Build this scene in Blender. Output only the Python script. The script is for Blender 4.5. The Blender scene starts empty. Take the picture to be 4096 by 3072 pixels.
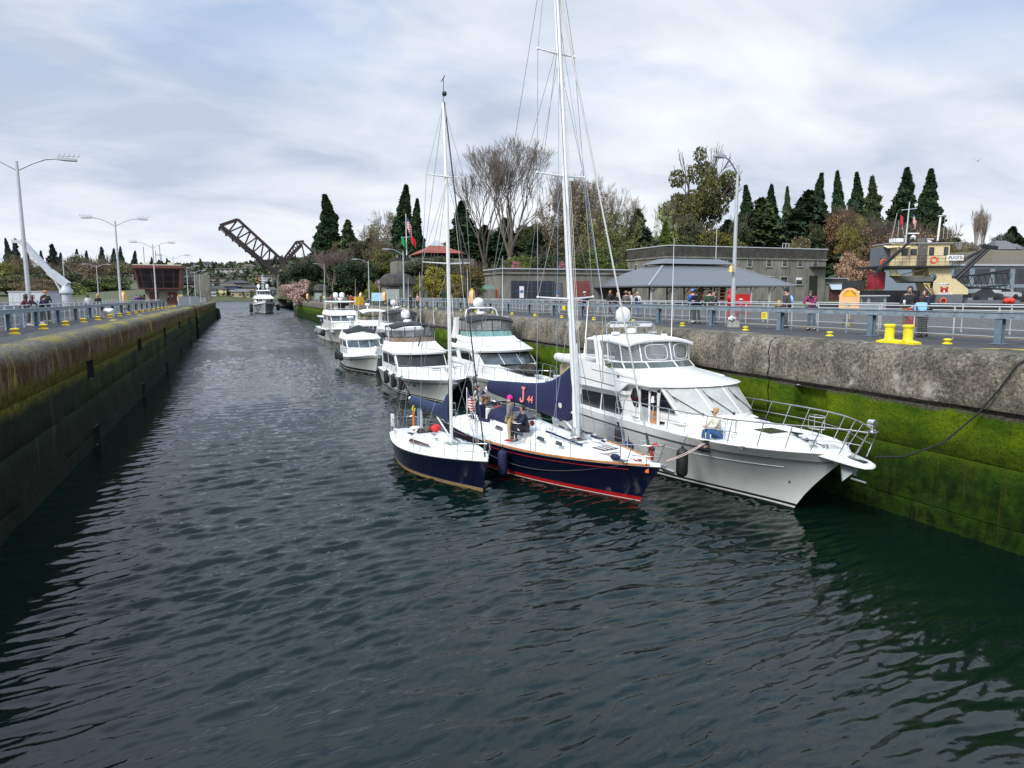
import bpy, math, random
import numpy as np
from mathutils import Matrix, Vector
R = math.radians
scene = bpy.context.scene
col = scene.collection
# camera
cd = bpy.data.cameras.new('camera')
cam = bpy.data.objects.new('camera', cd)
col.objects.link(cam)
cd.sensor_width = 36.0
cd.lens = 36.0 * 2775.3 / 4096.0
cd.clip_end = 6000
cd.clip_start = 0.1
PITCH, YAW, ROLL = 0.1277, 0.3717, -0.0037
_f = Vector((math.sin(YAW) * math.cos(PITCH), math.cos(YAW) * math.cos(PITCH), -math.sin(PITCH)))
_r = Vector((math.cos(YAW), -math.sin(YAW), 0))
_u = _r.cross(_f)
_r2 = _r * math.cos(ROLL) + _u * math.sin(ROLL)
_u2 = _u * math.cos(ROLL) - _r * math.sin(ROLL)
cam.matrix_world = Matrix(((_r2.x, _u2.x, -_f.x, 0), (_r2.y, _u2.y, -_f.y, 0), (_r2.z, _u2.z, -_f.z, 6.56), (0, 0, 0, 1)))
scene.camera = cam
# light
SUN_EL, SUN_AZ = 40.0, -124.0          # azimuth from +Y towards +X: sun to the left and a little behind
world = bpy.data.worlds.new('World')
scene.world = world
world.use_nodes = True
nt = world.node_tree
nt.nodes.clear()
def wn(t, **k):
 n = nt.nodes.new(t)
 for a, b in k.items(): setattr(n, a, b)
 return n
def wl(a, b): nt.links.new(a, b)
wout = wn('ShaderNodeOutputWorld'); wbg = wn('ShaderNodeBackground'); wbg.inputs['Strength'].default_value = 0.1
wl(wbg.outputs[0], wout.inputs[0])
sky = wn('ShaderNodeTexSky', sky_type='NISHITA', sun_disc=False, sun_elevation=R(SUN_EL), sun_rotation=R(SUN_AZ), dust_density=2.0, air_density=1.2)
geo = wn('ShaderNodeTexCoord')
sep = wn('ShaderNodeSeparateXYZ'); wl(geo.outputs['Generated'], sep.inputs[0])
def wm(op, a, b=None, clamp=False):
 n = wn('ShaderNodeMath', operation=op, use_clamp=clamp)
 for i, x in enumerate((a, b)):
  if x is None: continue
  if isinstance(x, (int, float)): n.inputs[i].default_value = x
  else: wl(x, n.inputs[i])
 return n.outputs[0]
zz = wm('MAXIMUM', sep.outputs[2], 0.0)
den = wm('ADD', zz, 0.24)
px = wm('DIVIDE', sep.outputs[0], den); py = wm('DIVIDE', sep.outputs[1], den)
comb = wn('ShaderNodeCombineXYZ'); wl(px, comb.inputs[0]); wl(py, comb.inputs[1])
def wnoise(sx, sy, scale, detail, rough, rot=0, loc=(0, 0, 0), dist=0.0):
 mp = wn('ShaderNodeMapping'); mp.inputs['Scale'].default_value = (sx, sy, 1); mp.inputs['Rotation'].default_value = (0, 0, R(rot)); mp.inputs['Location'].default_value = loc
 wl(comb.outputs[0], mp.inputs[0])
 n = wn('ShaderNodeTexNoise'); n.inputs['Scale'].default_value = scale; n.inputs['Detail'].default_value = detail; n.inputs['Roughness'].default_value = rough
 n.inputs['Distortion'].default_value = dist
 wl(mp.outputs[0], n.inputs['Vector']); return n.outputs['Fac']
def wramp(fac, stops):
 r = wn('ShaderNodeValToRGB'); e = r.color_ramp.elements
 while len(e) < len(stops): e.new(0.5)
 for k, (p, c) in enumerate(stops): e[k].position = p; e[k].color = (*c, 1)
 wl(fac, r.inputs[0]); return r.outputs[0]
def wmix(f, a, b, mode='MIX'):
 n = wn('ShaderNodeMix', data_type='RGBA', blend_type=mode)
 if isinstance(f, (int, float)): n.inputs[0].default_value = f
 else: wl(f, n.inputs[0])
 for i, x in ((6, a), (7, b)):
  if isinstance(x, tuple): n.inputs[i].default_value = (*x, 1)
  else: wl(x, n.inputs[i])
 return n.outputs[2]
na = wnoise(0.8, 1.0, 0.95, 5.0, 0.50, 8, (3.1, 1.7, 0), 0.25)
nb = wnoise(0.7, 1.1, 2.6, 6, 0.56, -6, (0.4, 5.2, 0), 0.4)
fac = wm('ADD', wm('MULTIPLY', na, 0.62), wm('MULTIPLY', nb, 0.38))
cloud = wramp(fac, [(0.38, (4.3, 4.95, 6.1)), (0.45, (5.5, 6.05, 7.0)), (0.53, (6.7, 7.1, 7.75)), (0.61, (7.7, 7.95, 8.35))])
ng = wnoise(0.7, 1.0, 2.2, 5, 0.55, 12, (7.3, 0.2, 0), 0.3)
gap = wm('MULTIPLY', wramp(ng, [(0.50, (0, 0, 0)), (0.64, (1, 1, 1))]), wramp(sep.outputs[2], [(0.20, (0, 0, 0)), (0.42, (1, 1, 1))]))
cloud = wmix(wm('MULTIPLY', gap, 0.75), cloud, wmix(0.5, sky.outputs[0], (2.8, 4.6, 8.4)))
hz = wramp(sep.outputs[2], [(0.0, (1, 1, 1)), (0.11, (0, 0, 0))])
cloud = wmix(wm('MULTIPLY', hz, 0.55), cloud, (7.2, 7.7, 8.4))
zb = wramp(sep.outputs[2], [(0.37, (1, 1, 1)), (0.70, (1.55, 1.74, 1.88))])
cloud = wmix(1.0, cloud, zb, 'MULTIPLY')
wl(cloud, wbg.inputs[0])
sd = bpy.data.lights.new('sun', 'SUN'); sd.energy = 2.8; sd.angle = R(14); sd.color = (1.0, 0.96, 0.90)
sun = bpy.data.objects.new('sun', sd); col.objects.link(sun)
_d = Vector((math.sin(R(SUN_AZ)) * math.cos(R(SUN_EL)), math.cos(R(SUN_AZ)) * math.cos(R(SUN_EL)), math.sin(R(SUN_EL))))
sun.rotation_euler = _d.to_track_quat('Z', 'Y').to_euler()
scene.view_settings.view_transform = 'Standard'
scene.view_settings.look = 'None'
scene.view_settings.exposure = 0.34
scene.view_settings.gamma = 1.0
scene.cycles.max_bounces = 6
scene.cycles.transparent_max_bounces = 12
scene.cycles.caustics_reflective = False
scene.cycles.caustics_refractive = False
# materials
MATS = {}
def mat(key, c, rough=0.5, metal=0.0, var=0.10, vs=3.0, bump=0.0, bs=20.0, spec=0.5, alpha=1.0, coat=0.0, island=0.0, c2=None, dirt=0.0):
 """principled material with a little procedural unevenness"""
 if key in MATS: return MATS[key]
 m = bpy.data.materials.new(key); m.use_nodes = True
 t = m.node_tree; b = t.nodes['Principled BSDF']
 b.inputs['Roughness'].default_value = rough; b.inputs['Metallic'].default_value = metal
 b.inputs['Specular IOR Level'].default_value = spec; b.inputs['Alpha'].default_value = alpha
 b.inputs['Coat Weight'].default_value = coat
 src = None
 tc = t.nodes.new('ShaderNodeTexCoord')
 if var or c2:
  n = t.nodes.new('ShaderNodeTexNoise'); n.inputs['Scale'].default_value = vs; n.inputs['Detail'].default_value = 6; n.inputs['Roughness'].default_value = 0.6
  t.links.new(tc.outputs['Object'], n.inputs['Vector'])
  r = t.nodes.new('ShaderNodeValToRGB')
  ca = tuple(max(0, x * (1 - var)) for x in c); cb = tuple(min(1, x * (1 + var)) for x in (c2 or c))
  r.color_ramp.elements[0].position = 0.36; r.color_ramp.elements[1].position = 0.66
  r.color_ramp.elements[0].color = (*ca, 1); r.color_ramp.elements[1].color = (*cb, 1)
  t.links.new(n.outputs['Fac'], r.inputs[0]); src = r.outputs[0]
 if island:
  g = t.nodes.new('ShaderNodeNewGeometry')
  h = t.nodes.new('ShaderNodeHueSaturation')
  mr = t.nodes.new('ShaderNodeMapRange'); mr.inputs[3].default_value = 1 - island; mr.inputs[4].default_value = 1 + island
  t.links.new(g.outputs['Random Per Island'], mr.inputs[0]); t.links.new(mr.outputs[0], h.inputs['Value'])
  if src: t.links.new(src, h.inputs['Color'])
  else: h.inputs['Color'].default_value = (*c, 1)
  src = h.outputs[0]
 if dirt:
  n = t.nodes.new('ShaderNodeTexNoise'); n.inputs['Scale'].default_value = 1.0; n.inputs['Detail'].default_value = 8; n.inputs['Roughness'].default_value = 0.7
  mp = t.nodes.new('ShaderNodeMapping'); mp.inputs['Scale'].default_value = (2.2, 2.2, 0.35)
  t.links.new(tc.outputs['Object'], mp.inputs[0]); t.links.new(mp.outputs[0], n.inputs['Vector'])
  r = t.nodes.new('ShaderNodeValToRGB'); r.color_ramp.elements[0].position = 0.50; r.color_ramp.elements[1].position = 0.72
  r.color_ramp.elements[0].color = (1, 1, 1, 1); r.color_ramp.elements[1].color = (1 - dirt, 1 - dirt * 1.05, 1 - dirt * 1.15, 1)
  t.links.new(n.outputs['Fac'], r.inputs[0])
  mx = t.nodes.new('ShaderNodeMix'); mx.data_type = 'RGBA'; mx.blend_type = 'MULTIPLY'; mx.inputs[0].default_value = 1
  if src: t.links.new(src, mx.inputs[6])
  else: mx.inputs[6].default_value = (*c, 1)
  t.links.new(r.outputs[0], mx.inputs[7]); src = mx.outputs[2]
 if src: t.links.new(src, b.inputs['Base Color'])
 else: b.inputs['Base Color'].default_value = (*c, 1)
 if bump:
  n = t.nodes.new('ShaderNodeTexNoise'); n.inputs['Scale'].default_value = bs; n.inputs['Detail'].default_value = 4
  t.links.new(tc.outputs['Object'], n.inputs['Vector'])
  bp = t.nodes.new('ShaderNodeBump'); bp.inputs['Strength'].default_value = bump; bp.inputs['Distance'].default_value = 0.02
  t.links.new(n.outputs['Fac'], bp.inputs['Height']); t.links.new(bp.outputs[0], b.inputs['Normal'])
 MATS[key] = m
 return m
class NT:
 """small helper to write node materials"""
 def __init__(s, name):
  s.m = bpy.data.materials.new(name); s.m.use_nodes = True; s.t = s.m.node_tree
  s.b = s.t.nodes['Principled BSDF']; s.tc = s.t.nodes.new('ShaderNodeTexCoord')
  MATS[name] = s.m
 def n(s, ty, **k):
  q = s.t.nodes.new(ty)
  for a, b in k.items(): setattr(q, a, b)
  return q
 def l(s, a, b): s.t.links.new(a, b)
 def setv(s, inp, x):
  if isinstance(x, tuple): inp.default_value = (*x, 1) if len(x) == 3 and inp.type == 'RGBA' else x
  elif isinstance(x, (int, float)): inp.default_value = x
  else: s.l(x, inp)
 def xyz(s):
  q = s.n('ShaderNodeSeparateXYZ'); s.l(s.tc.outputs['Object'], q.inputs[0]); return q.outputs
 def noise(s, scale, detail=5, rough=0.6, sc=(1, 1, 1), dist=0.0, rot=(0, 0, 0), out='Fac'):
  mp = s.n('ShaderNodeMapping'); mp.inputs['Scale'].default_value = sc; mp.inputs['Rotation'].default_value = rot; s.l(s.tc.outputs['Object'], mp.inputs[0])
  q = s.n('ShaderNodeTexNoise'); q.inputs['Scale'].default_value = scale; q.inputs['Detail'].default_value = detail; q.inputs['Roughness'].default_value = rough; q.inputs['Distortion'].default_value = dist
  s.l(mp.outputs[0], q.inputs['Vector']); return q.outputs[out]
 def vor(s, scale, sc=(1, 1, 1), feature='F1'):
  mp = s.n('ShaderNodeMapping'); mp.inputs['Scale'].default_value = sc; s.l(s.tc.outputs['Object'], mp.inputs[0])
  q = s.n('ShaderNodeTexVoronoi'); q.inputs['Scale'].default_value = scale; q.feature = feature; s.l(mp.outputs[0], q.inputs['Vector']); return q.outputs
 def math(s, op, a, b=0.0, clamp=False):
  q = s.n('ShaderNodeMath', operation=op, use_clamp=clamp); s.setv(q.inputs[0], a); s.setv(q.inputs[1], b); return q.outputs[0]
 def ramp(s, fac, stops, interp='LINEAR'):
  r = s.n('ShaderNodeValToRGB'); e = r.color_ramp.elements; r.color_ramp.interpolation = interp
  while len(e) < len(stops): e.new(0.5)
  for k, (p, c) in enumerate(stops): e[k].position = p; e[k].color = (*c, 1) if isinstance(c, tuple) else (c, c, c, 1)
  s.l(fac, r.inputs[0]); return r.outputs[0]
 def mix(s, f, a, b, mode='MIX'):
  q = s.n('ShaderNodeMix', data_type='RGBA', blend_type=mode); s.setv(q.inputs[0], f); s.setv(q.inputs[6], a); s.setv(q.inputs[7], b); return q.outputs[2]
 def map(s, x, a, b, c=0.0, d=1.0):
  q = s.n('ShaderNodeMapRange'); s.setv(q.inputs[0], x)
  for i, v in enumerate((a, b, c, d)): q.inputs[i + 1].default_value = v
  return q.outputs[0]
 def bump(s, h, strength, dist=0.02, prev=None):
  q = s.n('ShaderNodeBump'); q.inputs['Strength'].default_value = strength; q.inputs['Distance'].default_value = dist; s.l(h, q.inputs['Height'])
  if prev: s.l(prev, q.inputs['Normal'])
  return q.outputs[0]
 def done(s, color, rough=None, normal=None):
  s.setv(s.b.inputs['Base Color'], color)
  if rough is not None: s.setv(s.b.inputs['Roughness'], rough)
  if normal: s.l(normal, s.b.inputs['Normal'])
  return s.m
# mesh building
def fin(me, smooth):
 if smooth and len(me.polygons):
  me.polygons.foreach_set('use_smooth', [True] * len(me.polygons))
  me.set_sharp_from_angle(angle=R(smooth))
 me.update()
def link(name, me, parent=None, loc=None, rz=0.0):
 o = bpy.data.objects.new(name, me); col.objects.link(o)
 if parent: o.parent = parent
 if loc: o.location = loc
 if rz: o.rotation_euler = (0, 0, rz)
 return o
class MB:
 def __init__(s): s.v = []; s.f = []; s.mi = []; s.k = 0; s.M = None
 def add(s, vs, fs):
  o = len(s.v)
  if s.M: vs = [tuple(s.M @ Vector(p)) for p in vs]
  s.v += [tuple(p) for p in vs]
  for f in fs: s.f.append(tuple(i + o for i in f)); s.mi.append(s.k)
  return s
 def box(s, x0, x1, y0, y1, z0, z1):
  return s.hexa([(x0, y0, z0), (x1, y0, z0), (x1, y1, z0), (x0, y1, z0), (x0, y0, z1), (x1, y0, z1), (x1, y1, z1), (x0, y1, z1)])
 def hexa(s, p): return s.add(p, [(3, 2, 1, 0), (4, 5, 6, 7), (0, 1, 5, 4), (1, 2, 6, 5), (2, 3, 7, 6), (3, 0, 4, 7)])
 def cbox(s, c, d, rz=0.0):
  ca, sa = math.cos(rz), math.sin(rz); q = []
  for z in (-1, 1):
   for x, y in ((-1, -1), (1, -1), (1, 1), (-1, 1)):
    a, b = x * d[0] / 2, y * d[1] / 2
    q.append((c[0] + a * ca - b * sa, c[1] + a * sa + b * ca, c[2] + z * d[2] / 2))
  return s.hexa(q)
 def bar(s, a, b, w, h=None, up=(0, 0, 1)):
  """rectangular bar from a to b"""
  h = h or w; a = Vector(a); b = Vector(b); d = (b - a)
  if d.length < 1e-6: return s
  d.normalize(); u = Vector(up)
  if abs(d.dot(u)) > 0.98: u = Vector((1, 0, 0))
  r = d.cross(u).normalized(); u = r.cross(d)
  q = []
  for p in (a, b):
   for x, y in ((-1, -1), (1, -1), (1, 1), (-1, 1)): q.append(p + r * (x * w / 2) + u * (y * h / 2))
  return s.add(q, [(3, 2, 1, 0), (4, 5, 6, 7), (0, 1, 5, 4), (1, 2, 6, 5), (2, 3, 7, 6), (3, 0, 4, 7)])
 def tube(s, pts, r, n=6, caps=True):
  pts = [Vector(p) for p in pts]; m = len(pts)
  rs = r if isinstance(r, (list, tuple)) else [r] * m
  vs = []; fs = []
  pr = None
  for i, p in enumerate(pts):
   d = (pts[min(i + 1, m - 1)] - pts[max(i - 1, 0)])
   if d.length < 1e-9: d = Vector((0, 0, 1))
   d.normalize()
   if pr is None:
    a = Vector((0, 0, 1)) if abs(d.z) < 0.9 else Vector((1, 0, 0))
    pr = d.cross(a).normalized()
   else:
    pr = (pr - d * pr.dot(d))
    pr = pr.normalized() if pr.length > 1e-6 else d.orthogonal().normalized()
   q = d.cross(pr)
   for k in range(n):
    t = 2 * math.pi * k / n
    vs.append(p + (pr * math.cos(t) + q * math.sin(t)) * rs[i])
  for i in range(m - 1):
   for k in range(n): fs.append((i * n + k, i * n + (k + 1) % n, (i + 1) * n + (k + 1) % n, (i + 1) * n + k))
  if caps: fs.append(tuple(range(n - 1, -1, -1))); fs.append(tuple((m - 1) * n + k for k in range(n)))
  return s.add(vs, fs)
 def loft(s, rings, caps=True, closed=True):
  n = len(rings[0]); vs = [p for r in rings for p in r]; fs = []
  for i in range(len(rings) - 1):
   for k in range(n if closed else n - 1):
    fs.append((i * n + k, i * n + (k + 1) % n, (i + 1) * n + (k + 1) % n, (i + 1) * n + k))
  if caps and closed: fs.append(tuple(range(n - 1, -1, -1))); fs.append(tuple((len(rings) - 1) * n + k for k in range(n)))
  return s.add(vs, fs)
 def lathe(s, prof, c=(0, 0, 0), n=16):
  return s.loft([[(c[0] + r * math.cos(2 * math.pi * k / n), c[1] + r * math.sin(2 * math.pi * k / n), c[2] + z) for k in range(n)] for r, z in prof])
 def sph(s, c, r, n=12, m=8):
  if isinstance(r, (int, float)): r = (r, r, r)
  return s.loft([[(c[0] + r[0] * math.cos(2 * math.pi * k / n) * math.sin(a), c[1] + r[1] * math.sin(2 * math.pi * k / n) * math.sin(a), c[2] - r[2] * math.cos(a)) for k in range(n)] for a in [math.pi * (j + 0.02 + 0.96 * 0) / m if j else 0.04 for j in range(m)] + [math.pi - 0.04]])
 def plate(s, poly, off):
  """3D polygon extruded by vector off"""
  n = len(poly); o = Vector(off); a = [Vector(p) for p in poly]; b = [p + o for p in a]
  return s.add(a + b, [tuple(range(n - 1, -1, -1)), tuple(range(n, 2 * n))] + [(k, (k + 1) % n, n + (k + 1) % n, n + k) for k in range(n)])
 def qpanel(s, q, poly, t=0.012, lift=0.0):
  """polygon in the (u,v) space of quad q=(bl,br,tr,tl), laid on it and lifted outwards"""
  bl, br, tr, tl = [Vector(p) for p in q]
  nrm = ((br - bl).cross(tl - bl)).normalized()
  P = [(bl * (1 - u) + br * u) * (1 - v) + (tl * (1 - u) + tr * u) * v + nrm * lift for u, v in poly]
  return s.plate(P, nrm * t)
 def each(s, name, mats, parent=None, smooth=35):
  """every loose piece becomes a part of its own"""
  par = list(range(len(s.v)))
  def fd(a):
   while par[a] != a: par[a] = par[par[a]]; a = par[a]
   return a
  for f in s.f:
   r = fd(f[0])
   for i in f[1:]: par[fd(i)] = r
  G = {}
  for f, k in zip(s.f, s.mi): G.setdefault(fd(f[0]), []).append((f, k))
  out = []
  for fl in G.values():
   b = MB(); ix = {}
   for f, k in fl:
    for i in f:
     if i not in ix: ix[i] = len(b.v); b.v.append(s.v[i])
    b.f.append(tuple(ix[i] for i in f)); b.mi.append(k)
   out.append(b.build(name, mats, parent, smooth))
  return out
 def build(s, name, mats, parent=None, smooth=35, loc=None, rz=0.0):
  me = bpy.data.meshes.new(name)
  me.from_pydata(s.v, [], s.f)
  for m in (mats if isinstance(mats, (list, tuple)) else [mats]): me.materials.append(m)
  if any(s.mi): me.polygons.foreach_set('material_index', s.mi)
  fin(me, smooth)
  return link(name, me, parent, loc, rz)
def np_mesh(name, V, Fq, mats, mi=None, smooth=False):
 """fast mesh from arrays: V (n,3), Fq (m,k)"""
 me = bpy.data.meshes.new(name); V = np.asarray(V, dtype=np.float32); Fq = np.asarray(Fq, dtype=np.int32); m, k = Fq.shape
 me.vertices.add(len(V)); me.vertices.foreach_set('co', V.ravel())
 me.loops.add(m * k); me.loops.foreach_set('vertex_index', Fq.ravel())
 me.polygons.add(m); me.polygons.foreach_set('loop_start', np.arange(0, m * k, k, dtype=np.int32)); me.polygons.foreach_set('loop_total', np.full(m, k, dtype=np.int32))
 for x in (mats if isinstance(mats, (list, tuple)) else [mats]): me.materials.append(x)
 if mi is not None: me.polygons.foreach_set('material_index', np.asarray(mi, dtype=np.int32))
 if smooth: me.polygons.foreach_set('use_smooth', np.ones(m, dtype=bool))
 me.update(calc_edges=True); me.validate()
 return me
def tag(o, label=None, cat=None, group=None, kind=None):
 if label: o['label'] = label
 if cat: o['category'] = cat
 if group: o['group'] = group
 if kind: o['kind'] = kind
 return o
def thing(name, label, cat, loc=(0, 0, 0), rz=0.0, group=None):
 o = bpy.data.objects.new(name, None); col.objects.link(o); o.empty_display_size = 0.3
 o.location = loc; o.rotation_euler = (0, 0, rz)
 return tag(o, label, cat, group)
KIDS = {}
def kids(o): return [c for c in bpy.data.objects if c.parent == o]
def copy_tree(o, loc=None, rz=None, sc=None, label=None, group=None):
 """copy of a thing with copies of its parts and their sub-parts"""
 def cp(x, par):
  c = x.copy(); col.objects.link(c); c.parent = par
  for ch in kids(x): cp(ch, c)
  return c
 r = cp(o, None)
 if loc: r.location = loc
 if rz is not None: r.rotation_euler = (0, 0, rz)
 if sc is not None: r.scale = (sc, sc, sc) if isinstance(sc, (int, float)) else sc
 if label: r['label'] = label
 if group: r['group'] = group
 return r
ORD = ['nearest', 'second nearest', 'third nearest', 'fourth nearest', 'fifth nearest', 'sixth nearest', 'seventh nearest', 'eighth nearest', 'ninth nearest', 'tenth nearest', 'eleventh nearest', 'twelfth nearest', 'thirteenth nearest', 'fourteenth nearest', 'fifteenth nearest', 'sixteenth nearest', 'seventeenth nearest', 'eighteenth nearest', 'nineteenth nearest', 'twentieth nearest', 'twenty-first nearest', 'twenty-second nearest', 'twenty-third nearest', 'twenty-fourth nearest', 'twenty-fifth nearest']
def text_part(txt, size, m, parent, loc, rot, name='lettering', ext=0.004, align='CENTER', shear=0.0, sx=1.0, bold=0.0):
 c = bpy.data.curves.new('lettering', 'FONT'); c.body = txt; c.size = size; c.extrude = ext; c.align_x = align; c.align_y = 'CENTER'; c.shear = shear; c.offset = bold
 t = bpy.data.objects.new('lettering', c); col.objects.link(t)
 bpy.context.view_layer.update()
 me = bpy.data.meshes.new_from_object(t.evaluated_get(bpy.context.evaluated_depsgraph_get()))
 bpy.data.objects.remove(t); bpy.data.curves.remove(c)
 me.materials.clear(); me.materials.append(m)
 o = link(name, me, parent); o.location = loc; o.rotation_euler = rot; o.scale = (sx, 1, 1)
 return o
def lerp(a, b, t): return a + (b - a) * t
Z0 = 5.02            # quay level above the water
XL, XR = -6.24, 18.03
# the setting
rnd = random.Random(7)
nrng = np.random.default_rng(11)
def vnoise(x, y, seed=0):
 """smooth value noise on arrays"""
 xi = np.floor(x).astype(np.int64); yi = np.floor(y).astype(np.int64); fx = x - xi; fy = y - yi
 def h(a, b):
  n = (a * 374761393 + b * 668265263 + seed * 974634777) & 0x7fffffff
  n = ((n ^ (n >> 13)) * 1274126177) & 0x7fffffff
  return ((n ^ (n >> 16)) & 0xffff) / 65535.0
 fx = fx * fx * (3 - 2 * fx); fy = fy * fy * (3 - 2 * fy)
 return (h(xi, yi) * (1 - fx) + h(xi + 1, yi) * fx) * (1 - fy) + (h(xi, yi + 1) * (1 - fx) + h(xi + 1, yi + 1) * fx) * fy
def grid_np(xs, ys, zf):
 X, Y = np.meshgrid(xs, ys); Z = zf(X, Y)
 nx, ny = len(xs), len(ys)
 i = np.arange((nx - 1) * (ny - 1)); a = (i // (nx - 1)) * nx + i % (nx - 1)
 return np.stack([X.ravel(), Y.ravel(), Z.ravel()], 1), np.stack([a, a + 1, a + 1 + nx, a + nx], 1)
# water
w = NT('water'); w.b.inputs['IOR'].default_value = 1.333; w.b.inputs['Specular IOR Level'].default_value = 0.5
wh = w.math('ADD', w.noise(3.2, 3, 0.55, (0.55, 1.0, 1), 0.4, (0, 0, R(-14))), w.math('MULTIPLY', w.noise(9.0, 3, 0.6, (0.5, 1.0, 1), 0.3, (0, 0, R(10))), 0.35))
wh = w.math('ADD', wh, w.math('MULTIPLY', w.noise(0.8, 2, 0.5, (0.6, 1.0, 1), 0.3, (0, 0, R(-20))), 1.6))
w.done(w.mix(w.noise(0.05, 2), (0.0014, 0.0068, 0.0050), (0.0022, 0.0098, 0.0074)), w.map(w.xyz()[1], 60.0, 420.0, 0.02, 0.22), w.bump(w.math('MULTIPLY', wh, w.map(w.xyz()[1], 45.0, 100.0, 0.16, 1.5)), 1.0, 0.06))
xs = np.linspace(-6.5, 18.3, 860)
ys = [3.0]
while ys[-1] < 90: ys.append(ys[-1] + 0.030 * max(1, ys[-1] / 9.0) ** 1.2)
ys = np.array(ys)
WAVES = []
for k in range(110):
 lam = 0.17 * (1.15 / 0.17) ** (nrng.random() ** 1.1)
 th = R(90 + 11 + nrng.normal() * (11 if k % 3 else 24))          # travel direction, crests across the view
 WAVES.append((2 * math.pi / lam * math.cos(th), 2 * math.pi / lam * math.sin(th), nrng.random() * 6.28, 0.0062 * lam * (1 if lam < 0.6 else 0.8)))
def wz(X, Y):
 Z = np.zeros_like(X)
 dxw = 0.22 * np.sin(0.55 * X + 0.31 * Y + 1.1) + 0.3 * np.sin(0.83 * Y - 0.4 * X)
 dyw = 0.3 * np.sin(0.27 * X - 0.63 * Y + 0.4) + 0.12 * np.sin(0.5 * X + 0.2 * Y)
 for a, b, p, h in WAVES: Z += h * np.sin(a * (X + dxw) + b * (Y + dyw) + p)
 patch = (0.45 + 1.1 * vnoise(X * 0.16, Y * 0.13, 5)) * np.clip((Y - 2) / 12.0, 0.7, 1.15) * np.clip(1.25 - Y / 120.0, 0.6, 1)
 lee = np.clip((X - XL) / 4.0, 0.25, 1) * np.clip((XR - X) / 6.0, 0.35, 1)
 fade = np.clip((90 - Y) / 25.0, 0, 1)
 return Z * patch * lee * fade
V, Fq = grid_np(xs, ys, wz)
patches = [(V, Fq)]
LONG = []
for k in range(40):
 lam = 1.0 * (4.5 / 1.0) ** nrng.random(); th = R(95 + nrng.normal() * 30)
 LONG.append((2 * math.pi / lam * math.cos(th), 2 * math.pi / lam * math.sin(th), nrng.random() * 6.28, 0.0045 * lam))
def wz2(X, Y):
 Z = np.zeros_like(X)
 for a, b, p, h in LONG: Z += h * np.sin(a * X + b * Y + p)
 return Z * np.clip((Y - 89) / 14, 0, 1) * np.clip((520 - Y) / 30, 0, 1) * (0.6 + 0.8 * vnoise(X * 0.05, Y * 0.03, 9))
y2 = [90.0]
while y2[-1] < 520: y2.append(y2[-1] + 0.38 * (y2[-1] / 90) ** 0.8)
patches.append(grid_np(np.linspace(-60, 80, 330), np.array(y2), wz2))
for x0, x1, y0, y1, n, m in ((-900, 1200, y2[-1], 1300, 40, 40), (-900, -60, 90, y2[-1], 2, 2), (80, 1200, 90, y2[-1], 2, 2), (-6.5, 18.3, -40, 3, 2, 2)):
 patches.append(grid_np(np.linspace(x0, x1, n), np.linspace(y0, y1, m), lambda X, Y: 0 * X))
Vs, Fs, o = [], [], 0
for a, b in patches: Vs.append(a); Fs.append(b + o); o += len(a)
tag(link('water', np_mesh('water', np.concatenate(Vs), np.concatenate(Fs), w.m, smooth=True)), kind='structure')
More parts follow.
